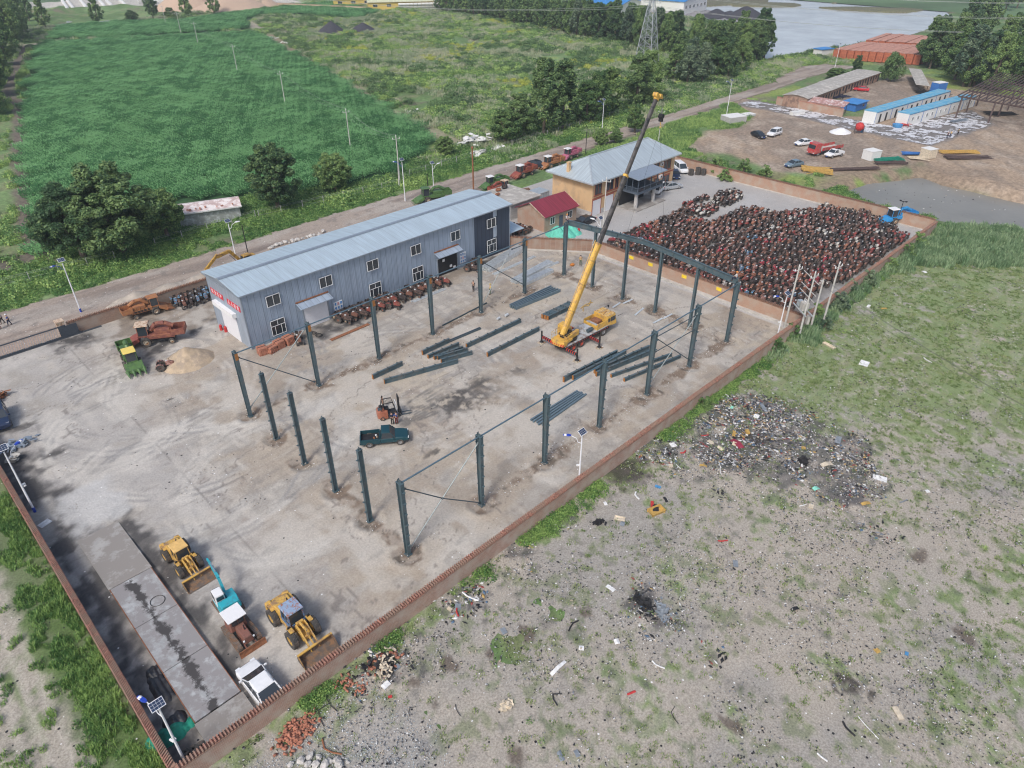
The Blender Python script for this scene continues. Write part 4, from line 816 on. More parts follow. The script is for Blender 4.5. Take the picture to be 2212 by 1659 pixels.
# ---- truck crane
paint('crane_yellow',(.70,.42,.08),.45,dirt=(.45,.27,.10),dscale=1.5,damt=.4);paint('boom_black',(.03,.03,.034),.45,dirt=(.10,.09,.085),dscale=1.5,damt=.7);mat('deck_grey',(.42,.44,.45),.6,dirt=(.25,.2,.18));mat('stripe_red',(.6,.05,.04),.5)
a=at(2,1,390,1345);b=at(2,1,835,1175);hd=heading(a,b);FR=Vector((34.6,13.7,0))
crn=empty('truck_crane',(34.4,13.55,.05),R(-1.5),'yellow truck crane on outriggers with its long black boom raised over the frame','crane')
m=MB();m.bb(-.2,9.2,-.45,.45,.75,1.15);m.build('chassis','black_part',crn)
m=MB();m.bb(0,8.6,-1.25,1.25,1.16,1.3);m.build('deck','deck_grey',crn,bev=.02)
m=MB();m.bb(.1,8.4,-1.24,-1.15,.8,1.15);m.bb(.1,8.4,1.15,1.24,.8,1.15);m.build('side_skirt','black_part',crn)
for s in(-1,1):
    for i in range(18):m=MB()if i==0 else m;m.bb(.3+i*.45,.5+i*.45,s*1.25,s*1.262,.98,1.06)
    m.build('reflective_strip','truck_red',crn)
for x in(1.6,3.1,7.4):
    for s in(-1,1):wheel(crn,x,s*1.08,.55,.34,rm='rim_red' if x<7 else 'rim_grey')
m=MB();m.loft([[(8.0,-1.22,1.1),(8.0,1.22,1.1),(8.0,1.15,2.55),(8.0,-1.15,2.55)],[(9.9,-1.22,.95),(9.9,1.22,.95),(9.7,1.12,2.55),(9.7,-1.12,2.55)],[(10.15,-1.1,.95),(10.15,1.1,.95),(9.75,1.0,2.4),(9.75,-1.0,2.4)]]);cab=fixn(m.build('carrier_cab','crane_yellow',crn,bev=.05))
m=MB();m.box((9.96,0,1.95),(.05,1.9,.75),ry=-.27);m.box((9.2,-1.19,1.95),(.9,.05,.6));m.box((9.2,1.19,1.95),(.9,.05,.6));m.box((8.4,-1.2,1.95),(.4,.05,.5));m.build('window','glass',cab)
m=MB()
for k in range(6):m.bb(8.05+k*.32,8.09+k*.32,-1.1,1.1,2.57,2.62)
for k in range(4):m.bb(8.05,9.7,-1.1+k*.72,-1.06+k*.72,2.56,2.60)
m.build('roof_rack','rim_pale',cab)
m=MB();m.bb(6.0,8.0,-1.2,-1.1,1.3,2.15);m.bb(6.0,8.0,1.1,1.2,1.3,2.15);m.bb(6.0,6.1,-1.1,1.1,1.3,1.9);m.build('side_locker','crane_yellow',crn,bev=.03)
m=MB();m.bb(6.6,7.5,-.7,.5,1.32,2.2);m.build('engine_cover','rust',crn,bev=.04)
m=MB();m.bb(6.1,6.55,-.9,.9,1.32,1.9);m.bb(4.6,5.7,-.5,.9,1.32,1.75);m.build('tool_tray','deck_grey',crn,bev=.03);m=MB();m.cyl((4.6,-.75,1.6),(5.6,-.75,1.6),.22,.22,12);m.build('tank','brace_dark',crn)
m=MB();m.cyl((10.1,-1.2,2.0),(10.7,-1.5,2.2),.03);m.cyl((10.1,1.2,2.3),(10.8,1.0,2.5),.03);m.box((10.75,1.0,2.35),(.08,.2,.35));m.build('mirror_arm','black_part',crn)
m=MB();m.cyl((1.9,0,1.31),(1.9,0,1.6),1.05,1.05,24);m.build('turntable','black_part',crn)
sl_=empty('slew',(0,0,0));bpy.data.objects.remove(sl_)
az=math.atan2(15.7-13.6,53.5-36.2)+R(1.5)
def up(x,y,z=0):c,s=math.cos(az),math.sin(az);return Vector((1.9+c*x-s*y,s*x+c*y,z))
def upm(mb):mb.T=Matrix.Translation((1.9,0,0))@Matrix.Rotation(az,4,'Z');return mb
m=upm(MB());m.bb(-1.6,1.2,-.75,-.35,1.6,2.3);m.bb(-1.6,1.2,.35,.75,1.6,2.3);m.bb(-1.7,-.6,-1.0,1.0,1.65,2.0);ss=m.build('superstructure','crane_yellow',crn,bev=.03)
m=upm(MB());m.prism([(-2.5,-1.0),(-2.75,-.5),(-2.75,.5),(-2.5,1.0),(-1.71,1.0),(-1.71,-1.0)],1.45,2.05,'xy');m.build('counterweight','crane_yellow',crn,bev=.04)
m=upm(MB());
for k in range(7):m.box((-2.66,-.95+k*.31,1.65),(.18,.12,.34),rx=.5)
m.build('hazard_stripes','stripe_red',crn)
m=upm(MB());m.bb(-1.5,-.7,-.6,.6,2.01,2.55);m.build('winch_box','black_part',crn,bev=.04);m=upm(MB());m.cyl((-.2,-.34,2.3),(-.2,.34,2.3),.35,.35,14);m.build('winch_drum','black_part',crn)
m=upm(MB());m.loft([[(-.2,.8,1.5),(-.2,1.7,1.5),(-.2,1.65,2.9),(-.2,.8,2.9)],[(1.1,.8,1.5),(1.1,1.7,1.5),(.9,1.6,2.9),(.9,.8,2.9)]]);oc=fixn(m.build('operator_cab','crane_yellow',crn,bev=.04));m=upm(MB());m.bb(.0,.85,1.69,1.72,2.0,2.75);m.box((1.04,1.2,2.35),(.04,.7,.8),ry=-.15);m.build('window','glass',oc)
m=upm(MB())
for y in(-1.0,1.0):
    for x in(-2.4,-1.6,-.7):m.cyl((x,y,2.05),(x,y,2.95),.025,.025,5)
    m.cyl((-2.4,y,2.95),(-.7,y,2.95),.025,.025,5);m.cyl((-2.4,y,2.5),(-.7,y,2.5),.02,.02,5)
m.cyl((-2.4,-1,2.95),(-2.4,1,2.95),.025,.025,5);m.build('handrail','rim_yellow',crn)
inv=(Matrix.Translation(Vector((34.4,13.55,.05)))@Matrix.Rotation(R(-1.5),4,'Z')).inverted()
tipW=Vector((53.5,15.7,28.0));foot=up(-1.1,0,2.9);tip=inv@tipW;D_=(tip-foot).normalized();LB=(tip-foot).length;N_=D_.cross(Vector((0,0,1))).normalized();U_=N_.cross(D_).normalized()
def sect(m,t0,t1,w,h,r0=None):
    def rg(t):c=foot+D_*t;return[c+N_*x*w/2+U_*y*h/2 for x,y in((-1,.5),(-.6,1),(.6,1),(1,.5),(1,-.6),(.5,-1),(-.5,-1),(-1,-.6))]
    m.loft([rg(t0),rg(t1)])
m=MB();sect(m,-.6,11.6,.62,.86);b0=fixn(m.build('boom_base','crane_yellow',crn));m=MB()
for t in(2.5,6,9.2,11.4):sect(m,t,t+.16,.72,.96)
m.build('boom_collar','rim_yellow',b0)
m=MB();sect(m,11.6,20.5,.52,.74);fixn(m.build('boom_section','boom_black',crn));m=MB();sect(m,20.5,LB-.7,.42,.62);fixn(m.build('boom_section','boom_black',crn));m=MB();sect(m,20.35,20.65,.62,.84);m.build('section_collar','crane_yellow',crn)
m=MB();sect(m,LB-.75,LB-.1,.55,.8);m.cyl(tip+N_*.35-U_*.5,tip-N_*.35-U_*.5,.3,.3,12);m.cyl(tip+N_*.3+U_*.45-D_*.3,tip-N_*.3+U_*.45-D_*.3,.3,.3,12);m.beam(tip-D_*.2,tip-U_*1.5+D_*.25,.16,.22);m.build('boom_head','crane_yellow',crn)
m=MB();m.cyl(foot+D_*.8-Vector((0,0,.9)),foot+D_*5.6-U_*.4,.17,.17,10);m.build('luffing_cylinder','crane_yellow',crn);m=MB();m.cyl(foot+D_*3.9-U_*.66,foot+D_*6.6-U_*.30,.09,.09,8);m.build('piston','chrome',crn)
m=MB() # lattice jib folded along the boom
def jp(t,a,b):return foot+D_*t+N_*(-.62+a)+U_*(-.28+b)
w0=[(-.26,-.28),(.26,-.28),(0,.26)]
for a_,b_ in w0:m.cyl(jp(1.3,a_*.5,b_*.5),jp(11.9,a_*1.25,b_*1.25),.032,.032,5)
for k in range(20):
    t0=1.3+k*.53;f0=.5+.75*k/20;f1=.5+.75*(k+1)/20
    for i in range(3):p_,q_=w0[i],w0[(i+1)%3];m.cyl(jp(t0,p_[0]*f0,p_[1]*f0),jp(t0+.53,q_[0]*f1,q_[1]*f1),.02,.02,4)
m.build('lattice_jib','crane_yellow',crn)
hk=inv@Vector((53.7,15.0,25.3));st_=tip-U_*1.35+D_*.2
m=MB();m.cyl(st_,hk+Vector((0,0,.5)),.022,.022,5);m.cyl(st_+N_*.2,hk+Vector((.15,0,.5)),.022,.022,5);m.build('hoist_rope','black_part',crn)
m=MB();m.box(hk,(.3,.5,.9));m.cyl(hk+Vector((0,-.28,.2)),hk+Vector((0,.28,.2)),.3,.3,10);m.build('hook_block','black_part',crn);m=MB();m.tube([hk+Vector(v)for v in((0,0,-.45),(0,0,-.8),(.15,0,-.95),(.2,0,-1.1),(.05,0,-1.22),(-.12,0,-1.1))],.05);m.build('hook','crane_yellow',crn)
m=MB();q0=hk+Vector((.0,0,-1.2));r0=inv@Vector((52.2,FW/2,9.9))
for s in(-3.2,3.2):m.cyl(q0,r0+Vector((0,s,0)),.012,.012,4)
m.build('sling','black_part',crn)
for x,s in((.15,1),(.15,-1),(4.6,1),(4.6,-1)):
    ln=3.1 if x<1 else 2.9;m=MB();m.bb(x-.14,x+.14,s*.3,s*ln,.82,1.08);og=m.build('outrigger_beam','black_part',crn)
    m=MB();
    for k in range(5):m.box((x,s*(1.4+k*.34),.95),(.292,.1,.27))
    m.build('warning_stripes','stripe_red',og);m=MB();m.cyl((x,s*ln,.22),(x,s*ln,1.75),.13,.11,10);m.cyl((x,s*ln,.16),(x,s*ln,.24),.28,.2,10);m.build('jack','black_part',og)
    p_=crn.matrix_basis;m=MB();[m.box((0,-.3+k*.2,.06),(.8,.17,.1))for k in range(4)];w_=Matrix.Translation(Vector((34.4,13.55,.05)))@Matrix.Rotation(R(-1.5),4,'Z')@Vector((x,s*ln,-.03));tag(m.build('timber_pad','rim_pale',None,w_),{(.15,1):'timber pad under the rear jack on the far side of the crane',(.15,-1):'timber pad under the rear jack on the near side of the crane',(4.6,1):'timber pad under the middle jack behind the crane',(4.6,-1):'timber pad under the middle jack on the near side of the crane'}[(x,s)],'timber pad','timber pads under the crane')

# ---- wheel loaders
def loader(loc,rz,label,cabm,roofm,sc=1,bt=.12):
    e=empty('wheel_loader',loc,rz,label,'wheel loader','yellow wheel loaders');Y='load_yellow';e.scale=(sc,sc,sc)
    m=MB();m.loft([[(-3.4,-.85,.9),(-3.4,.85,.9),(-3.35,.8,1.8),(-3.35,-.8,1.8)],[(-3.0,-.95,.7),(-3.0,.95,.7),(-3.0,.85,2.1),(-3.0,-.85,2.1)],[(-1.2,-.85,.7),(-1.2,.85,.7),(-1.2,.75,2.25),(-1.2,-.75,2.25)]]);fixn(m.build('engine_hood',Y,e,bev=.06))
    m=MB();m.bb(-3.75,-3.3,-1.2,1.2,.75,1.6);m.bb(-3.7,-3.2,.62,1.2,1.6,1.8);m.bb(-3.7,-3.2,-1.2,-.62,1.6,1.8);m.build('counterweight',Y,e,bev=.08)
    m=MB();m.bb(-1.3,.5,-.8,.8,.6,1.45);m.bb(.5,1.9,-.45,.45,.6,1.3);m.build('frame',Y,e,bev=.04)
    m=MB();m.loft([[(-1.15,-.78,1.45),(-1.15,.78,1.45),(-1.05,.7,3.1),(-1.05,-.7,3.1)],[(.45,-.75,1.45),(.45,.75,1.45),(.25,.68,3.1),(.25,-.68,3.1)]]);fixn(m.build('cab_glass','glass',e))
    m=MB()
    for s in(-1,1):m.beam((-1.15,s*.78,1.45),(-1.05,s*.7,3.1),.1,.1);m.beam((.46,s*.76,1.45),(.26,s*.69,3.1),.1,.1);m.beam((-.4,s*.78,1.45),(-.4,s*.7,3.1),.08,.08)
    m.bb(-1.2,.5,-.82,.82,1.4,1.7);m.build('cab_frame',cabm,e)
    m=MB();m.box((-.38,0,3.17),(1.75,1.7,.14),taper=.95);m.build('cab_roof',roofm,e,bev=.03)
    m=MB();m.cyl((-1.7,.3,2.2),(-1.7,.3,2.95),.07,.07,8);m.build('exhaust','black_part',e)
    for x in(-2.35,1.15):
        for s in(-1,1):
            wheel(e,x,s*1.16,.86,.62,rm='rim_yellow',lug=20)
            m=MB();m.box((x-.3,s*.98,1.80),(.8,.42,.06));m.box((x-.8,s*.98,1.62),(.06,.42,.4),ry=.4);m.build('fender',Y,e)
    for s in(-1,1):
        m=MB();m.prism([(.7,1.75),(.95,2.15),(1.5,2.05),(2.9,1.0),(3.25,.45),(2.95,.35),(2.6,.75),(1.4,1.6)],s*.42-.06,s*.42+.06);fixn(m.build('lift_arm',Y,e,bev=.02))
        m=MB();m.cyl((.6,s*.3,1.0),(2.1,s*.3,1.25),.09,.09,8);m.build('lift_cylinder','chrome',e)
        m=MB();m.box((.62,s*1.02,1.95),(.12,.28,.2));m.build('work_lamp','black_part',e)
    MB().bb(.75,1.0,-.36,.36,1.5,2.2).build('cross_member',Y,e);MB().bb(2.0,2.2,-.36,.36,1.15,1.45).build('cross_member',Y,e);m=MB();m.cyl((.9,0,2.1),(1.9,0,2.05),.13,.13,10);m.beam((1.9,0,2.2),(2.35,0,1.2),.14,.2);m.beam((2.3,0,1.3),(3.1,0,.8),.12,.14);m.build('tilt_linkage',Y,e);m=MB();m.cyl((1.5,0,2.08),(2.1,0,2.05),.07,.07,8);m.build('piston','chrome',e)
    W2=1.75;t=.06;pr=[(3.15,1.0),(3.0,.6),(3.1,.25),(3.45,bt),(4.35,bt-.04)]
    m=MB();n=len(pr);off=[(x+.07,z+.05)for x,z in pr];m.prism(pr+off[::-1],-W2,W2);
    for s in(-1,1):m.prism([(3.15,1.0),(3.0,.6),(3.1,.25),(3.45,bt),(4.35,bt-.04),(4.3,.2),(3.5,1.1)],s*W2-.03,s*W2+.03)
    bk=fixn(m.build('bucket','bucket_steel',e));m=MB();m.bb(3.08,3.3,-W2-.03,W2+.03,.98,1.1);m.prism([(3.5,1.12),(3.3,1.12),(4.33,.22),(4.4,.1)],-W2-.045,-W2-.032);m.build('bucket_rim',Y,bk)
    return e
paint('load_yellow',(.62,.38,.09),.55,dirt=(.32,.20,.10),dscale=1.6,damt=.5);mat('bucket_steel',(.15,.12,.10),.7,.2,var=.3,dirt=(.27,.16,.09),dscale=1.2,damt=.6);paint('cab_blue',(.10,.19,.33),.55,dirt=(.3,.1,.06),dscale=4,damt=.3)
mat('cab_roof_blue',(.27,.36,.50),.6,dirt=(.32,.13,.07),dscale=3.5,damt=.35);mat('cab_roof_yellow',(.70,.45,.16),.6)
loader((-10.95,-.31,.05),-PI/2,'big yellow wheel loader with rust-spotted blue cab roof and wide open bucket','cab_blue','cab_roof_blue',.82)
loader((-14.35,12.25,.05),R(-88),'yellow wheel loader with yellow cab roof behind the turquoise excavator','load_yellow','cab_roof_yellow',.72)

# ---- turquoise excavator
paint('turq',(.03,.38,.46),.4,dirt=(.05,.30,.36),dscale=2);mat('track_steel',(.17,.14,.12),.8,.2,var=.3,dirt=(.22,.13,.08),dscale=2)
def tracks(e,L_,w,gap,h,x0=0,shoe='track_steel'):
    for s in(-1,1):
        m=MB();y=s*gap;n=12;pr=[(x0-L_/2+h/2-h/2*math.sin(PI*k/n),h/2-h/2*math.cos(PI*k/n))for k in range(n+1)][::-1]+[(x0+L_/2-h/2+h/2*math.sin(PI*k/n),h/2-h/2*math.cos(PI*k/n))for k in range(n+1)]
        m.prism(pr,y-w*.42,y+w*.42);
        per=[(x0-L_/2+h/2+k*.2,zz)for zz in(0,h)for k in range(int((L_-h)/.2)+1)]
        for x,zz in per:m.box((x,y,zz),(.15,w,.06))
        for c_,sg in((x0-L_/2+h/2,-1),(x0+L_/2-h/2,1)):
            for k in range(1,6):a_=PI*k/6;m.box((c_+sg*h/2*math.sin(a_),y,h/2-h/2*math.cos(a_)),(.15,w,.06),ry=-sg*a_)
        fixn(m.build('crawler_track',shoe,e))
def excavator(loc,rz,um,label,body_m,cab_m,arm,name='excavator'):
    e=empty(name,loc,rz,label,'excavator');tracks(e,2.9,.45,.85,.62)
    m=MB();m.bb(-.8,.8,-.7,.7,.3,.75);m.build('undercarriage','track_steel',e)
    m=MB();m.T=Matrix.Rotation(um,4,'Z');m.prism([(-1.6,-.75),(-1.75,0),(-1.6,.75),(-1.2,1.05),(.9,1.05),(.9,.25),(1.0,.2),(1.0,-.25),(.9,-1.05),(-1.2,-1.05)],.78,1.05,'xy');m.loft([[(-1.62,-.95,1.05),(-1.62,.95,1.05),(-1.5,.85,1.85),(-1.5,-.85,1.85)],[(-.5,-1.03,1.05),(-.5,1.03,1.05),(-.55,.95,1.9),(-.55,-.95,1.9)]]);m.loft([[(-.5,-1.03,1.05),(-.5,-.1,1.05),(-.5,-.1,1.7),(-.5,-.95,1.7)],[(.85,-1.03,1.05),(.85,-.1,1.05),(.8,-.1,1.5),(.8,-.95,1.5)]]);fixn(m.build('upper_body',body_m,e,bev=.06))
    m=MB();m.T=Matrix.Rotation(um,4,'Z');m.loft([[(-.45,.08,1.06),(-.45,1.02,1.06),(-.4,.98,2.5),(-.4,.12,2.5)],[(1.0,.08,1.06),(1.0,1.02,1.06),(.75,.98,2.5),(.75,.12,2.5)]]);cb=fixn(m.build('cab',cab_m,e,bev=.05))
    m=MB();m.T=Matrix.Rotation(um,4,'Z');m.box((.93,.55,1.95),(.04,.78,.9),ry=-.17);m.box((.3,1.01,1.95),(.85,.04,.8));m.box((-.44,.55,2.1),(.04,.7,.5));m.build('window','glass',cb)
    for i,(nm,p_,q_,w,h)in enumerate(arm):
        m=MB();m.T=Matrix.Rotation(um,4,'Z');P_=[Vector(v)for v in p_]
        for a_,b_ in zip(P_[:-1],P_[1:]):m.beam(a_,b_,w,h)
        m.build(nm,q_,e)
    return e
a=xy(0,3,1760,150);b=xy(0,3,2000,330);c0=xy(0,3,1890,215);tp=at(0,2,1705,1390,3.1)
dd=Vector((tp.x-c0[0],tp.y-c0[1]));um=math.atan2(dd.y,dd.x);rz0=R(-55)
c0=(-13.75,5.65);rz0=R(-90);um=math.atan2(tp.y-c0[1],tp.x-c0[0])
exc=excavator((c0[0],c0[1],.05),rz0,um-rz0,'turquoise excavator with white cab between the small wheel loader and the brown bulldozer','turq','white_paint',[('boom',[(.9,-.2,1.3),(1.7,-.2,2.6),(3.2,-.2,3.0)],'turq',.26,.34),('stick',[(3.0,-.2,3.05),(4.6,-.2,2.9)],'turq',.2,.28),('boom_cylinder',[(1.2,-.2,1.4),(2.0,-.2,2.5)],'chrome',.1,.1),('stick_cylinder',[(2.2,-.2,3.1),(3.4,-.2,3.35)],'chrome',.1,.1)])
exc.scale=(.8,.8,.8)

# ---- brown crawler bulldozer
paint('dozer_brown',(.23,.10,.075),.6,dirt=(.16,.08,.06),dscale=2)
a=xy(0,3,2000,330);b=xy(1,3,-60,560);dz=empty('bulldozer',(-14.25,2.35,.05),-PI/2,'brown crawler bulldozer with white cab roof and rusty blade next to the big loader','bulldozer');dz.scale=(.78,.78,.78)
tracks(dz,3.7,.5,1.0,.9);m=MB();m.loft([[(0,-.48,.8),(0,.48,.8),(0,.42,1.75),(0,-.42,1.75)],[(1.9,-.46,.8),(1.9,.46,.8),(1.85,.38,1.6),(1.85,-.38,1.6)]]);fixn(m.build('engine_hood','dozer_brown',dz,bev=.05))
m=MB();m.loft([[(-1.6,-.85,1.0),(-1.6,.85,1.0),(-1.5,.75,2.5),(-1.5,-.75,2.5)],[(-.05,-.8,1.0),(-.05,.8,1.0),(-.15,.7,2.5),(-.15,-.7,2.5)]]);cb=fixn(m.build('cab','dozer_brown',dz,bev=.04));m=MB();m.bb(-.09,-.02,-.6,-.05,1.8,2.35);m.bb(-.09,-.02,.05,.6,1.8,2.35);m.build('window','glass',cb)
m=MB();m.box((-.85,0,2.6),(1.9,1.9,.12));m.build('cab_roof','white_paint',dz,bev=.03);m=MB();m.cyl((.9,.15,1.7),(.9,.15,2.3),.06,.06,8);m.build('exhaust','black_part',dz)
for s in(-1,1):m=MB();m.bb(-1.5,-.2,s*.55,s*.9,.98,1.04);m.build('track_guard','dozer_brown',dz);m=MB();m.beam((0,s*.5,.5),(2.3,s*.5,.5),.1,.16);m.build('push_arm','dozer_brown',dz);m=MB();m.box((1.9,s*.5,1.35),(.12,.16,.16));m.build('headlight','lamp_glass',dz)
m=MB();m.prism([(2.35,0),(2.25,.35),(2.3,.8),(2.36,.8),(2.33,.35),(2.45,0)],-1.35,1.35);fixn(m.build('blade','rust',dz))

# ---- forklift
paint('fork_orange',(.40,.15,.09),.5,dirt=(.3,.1,.06),dscale=3)
a=xy(1,2,1080,320);b=xy(1,2,1300,275);fk=empty('forklift',(a[0]+1.05,a[1],.05),heading(a,b),'orange forklift with dark roof grille and raised black mast beside the green pickup','forklift')
m=MB();m.loft([[(-1.25,-.5,.35),(-1.25,.5,.35),(-1.2,.5,1.15),(-1.2,-.5,1.15)],[(-.9,-.6,.2),(-.9,.6,.2),(-.9,.58,1.25),(-.9,-.58,1.25)],[(-.1,-.6,.2),(-.1,.6,.2),(-.1,.55,1.1),(-.1,-.55,1.1)]]);fixn(m.build('counterweight','fork_orange',fk,bev=.06))
m=MB();m.bb(-.1,.95,-.55,.55,.25,.65);m.build('chassis','black_part',fk);m=MB();m.box((-.15,0,1.25),(.5,.5,.15));m.box((-.4,0,1.5),(.12,.5,.45));m.build('seat','black_part',fk)
m=MB()
for s in(-1,1):m.beam((-.75,s*.5,1.2),(-.55,s*.48,2.15),.07,.07);m.beam((.9,s*.5,.65),(.5,s*.48,2.15),.07,.07);m.beam((-.55,s*.48,2.15),(.5,s*.48,2.15),.07,.07)
for k in range(9):m.bb(-.55+k*.13,-.52+k*.13,-.5,.5,2.15,2.19)
m.build('overhead_guard','black_part',fk);m=MB();m.bb(.85,.9,-.45,.45,.65,1.9);m.build('windscreen','lamp_glass',fk)
m=MB()
for s in(-1,1):m.bb(1.15,1.28,s*.30,s*.40,.1,2.6)
for z in(.4,1.4,2.5):m.bb(1.16,1.27,-.3,.3,z,z+.1)
m.build('mast','black_part',fk);m=MB();m.bb(1.32,1.4,-.5,.5,.35,.45);m.bb(1.32,1.4,-.5,.5,.75,.85);m.build('carriage','black_part',fk)
for s in(-1,1):m=MB();m.bb(1.4,1.45,s*.25-.05,s*.25+.05,.12,.85);m.bb(1.45,2.55,s*.25-.05,s*.25+.05,.12,.16);m.build('fork','brace_dark',fk)
for x,r in((-.75,.26),(.75,.32)):
    for s in(-1,1):wheel(fk,x,s*.52,r,.2,rm='rim_pale')
m=MB();m.box((-.9,-.05,1.3),(.4,.5,.1));m.build('battery','brace_dark',fk);m=MB();m.cyl((-.75,.25,1.3),(-.75,.25,1.5),.2,.2,12);m.build('air_filter','black_part',fk)
# ---------------------------------------------------------------- small farm tractors
TC=dict(rust=(.19,.095,.07),red=(.27,.06,.052),orange=(.34,.15,.095),brown=(.13,.085,.07),pink=(.42,.24,.21),blue=(.08,.26,.42),dark=(.06,.05,.048),cream=(.55,.53,.48),crimson=(.45,.03,.07))
for k,c in TC.items():mat('tp_'+k,c,.75,var=.35,scale=3,dirt=(.17,.075,.05)if k not in('dark','brown')else(.045,.032,.03),dscale=4,damt=.55)
mat('sc_pale',(.55,.56,.56),.7);mat('tr_black',(.028,.026,.026),.85,var=.4,scale=4,dirt=(.10,.055,.04),dscale=5,damt=.4)
def tractor_parts(v):
    """meshes of one tractor: long bonnet, mudguards, two big and two small wheels"""
    r_=random.Random(v);hl=(1.15,.95,1.3,1.0)[v];P_=[]
    m=MB();m.loft([[(.1,-.23,.62),(.1,.23,.62),(.1,.2,1.02),(.1,-.2,1.02)],[(.1+hl*.7,-.22,.6),(.1+hl*.7,.22,.6),(.1+hl*.7,.18,.98),(.1+hl*.7,-.18,.98)],[(.1+hl,-.2,.6),(.1+hl,.2,.6),(.06+hl,.15,.9),(.06+hl,-.15,.9)]])
    if v%2:m.box((.5,0,1.05),(.35,.22,.12))
    P_.append(('hood',fixmb(m),['PAINT']));
    for s in(-1,1):
        m=MB();pr=[(-.55+.52*math.cos(a),.5+.52*math.sin(a))for a in np.linspace(PI*.95,PI*.18,7)];m.prism(pr+[(x*1.0-(-.55)*0,z-.045)for x,z in pr][::-1],s*.36,s*.66);P_.append(('mudguard',fixmb(m),['PAINT']))
        m=MB();m.lathe([(.22,-.11),(.46,-.13),(.5,0),(.46,.13),(.22,.11)],12);
        for i in range(12):a=i*PI/6;m.box((.5*math.cos(a),0,.5*math.sin(a)),(.06,.26,.09),ry=-a)
        m.mat(1).lathe([(.23,-.07),(.23,.07),(.02,.05),(.02,-.05)],10);P_.append(('rear_wheel',m,['tyre','RIM'],(-.55,s*.51,.5)))
        m=MB();m.lathe([(.13,-.06),(.25,-.07),(.27,0),(.25,.07),(.13,.06)],10);m.mat(1).lathe([(.14,-.04),(.14,.04),(.01,.03),(.01,-.03)],8);P_.append(('front_wheel',m,['tyre','RIM'],(hl-.05,s*.42,.27)))
    m=MB();m.bb(-.75,hl+.05,-.16,.16,.32,.62);m.cyl((hl-.05,-.42,.3),(hl-.05,.42,.3),.05,.05,6);m.cyl((-.55,-.5,.5),(-.55,.5,.5),.09,.09,6);m.cyl((.55,.1,.9),(.55,.1,1.3),.03,.03,5);m.cyl((-.05,0,.7),(-.25,0,1.12),.025,.025,5)
    P_.append(('chassis',m,['tr_black']));m=MB();m.box((-.62,0,.88),(.34,.38,.07));m.box((-.80,0,1.0),(.05,.36,.2));P_.append(('seat',m,['tr_black']));P_.append(('battery_box',MB().box((.25,.12*(1 if v<2 else-1),1.07),(.24,.18,.1)),['sc_pale']))
    m=MB();m.T=Matrix.Translation((-.27,0,1.15))@Euler((0,-.5,0)).to_matrix().to_4x4();m.lathe([(.2,-.012),(.225,0),(.2,.012),(.18,0)],12,axis='z');m.box((0,0,0),(.4,.03,.02));P_.append(('steering_wheel',m,['tr_black']))
    return P_
def fixmb(m):return m
def make_tractor(v,colr,rim,loc,rz,label,group):
    e=empty('tractor',loc,rz,label,'tractor',group)
    for nm,m,ms,*l in tractor_parts(v):
        o=m.build(nm,[{'PAINT':'tp_'+colr,'RIM':rim}.get(q,q)for q in ms],e,l[0]if l else None)
        if nm in('hood','mudguard'):fixn(o)
    return e
protos={}
CN=dict(rust='rust-brown',red='red',orange='orange',brown='dark brown',pink='faded pinkish',blue='blue',dark='blackened',cream='cream',crimson='crimson')
used_=set()
def tractor(v,colr,loc,rz,label,group,tilt=0):
    key=(v,colr)
    if key not in protos:
        rim=random.choice(['rim_pale','tp_rust','tp_orange','tp_brown']);o=make_tractor(v,colr,rim,loc,rz,label,group);protos[key]=o
    else:o=copy_tree(protos[key],loc,rz,label,group=group)
    if tilt:o.rotation_euler=(random.uniform(-tilt,tilt),random.uniform(-tilt,tilt),rz)
    return o
cw=['rust']*26+['red']*15+['orange']*15+['brown']*22+['pink']*6+['blue']*3+['dark']*14+['cream']*3+['crimson']*5
slots=[]
yy=-4.2
while yy<34:
    xx=63.3+random.uniform(-.2,.4)
    while xx<110.5:
        x=xx+random.uniform(-.22,.22);y=yy+random.uniform(-.14,.14)
        inside=sdf(YARDP,np.array([x]),np.array([y]))[0]<-.35 and not(abs(y-18.6-(x-86)*.0)<.5 and x>75 and x<90)
        if inside and y>-4.3 and x>63.2:slots.append((x,y))
        xx+=2.15
    yy+=1.24
for q in((2,1,1520,130),(2,1,1600,95),(2,1,1650,75),(2,1,1640,160),(2,1,1740,130),(2,1,1690,190),(2,1,1800,90),(2,1,1850,120),(2,1,1790,40),(2,1,1860,30),(2,1,1900,80),(2,1,1940,40),(2,1,1900,20),(2,1,1620,190),(2,1,1570,195),(2,1,1760,95),(2,1,1730,170),(2,1,1500,170),(2,1,1560,160),(2,1,1480,190),(2,1,1540,200),(2,1,1660,215),(2,1,1700,150),(2,1,1820,60),(2,1,1880,100),(2,1,1780,60),(2,1,1950,70)):slots.append(xy(*q))
sx=sorted(slots,key=lambda p:(Vector((*p,0))-CL).length)
NI=262;print('tractor slots',len(sx))
def zone(x,y):return('close to the dividing brick wall' if x<70 else 'along the low front wall' if y<0 else 'in the loose group by the orange house' if y>24 and x>76 else 'in the crowded middle rows')
for i,(x,y)in enumerate(sx[:NI]):
    c=random.choice(cw);v=random.randrange(4);rz=random.choice((0,PI,PI,PI))+random.gauss(.0,.17)if y<24 else random.uniform(0,6.28)
    tractor(v,c,(x,y,.06+random.uniform(0,.12)),rz,f'{CN[c]} derelict small tractor {zone(x, y)}','derelict tractors packed in the walled yard',tilt=.05)
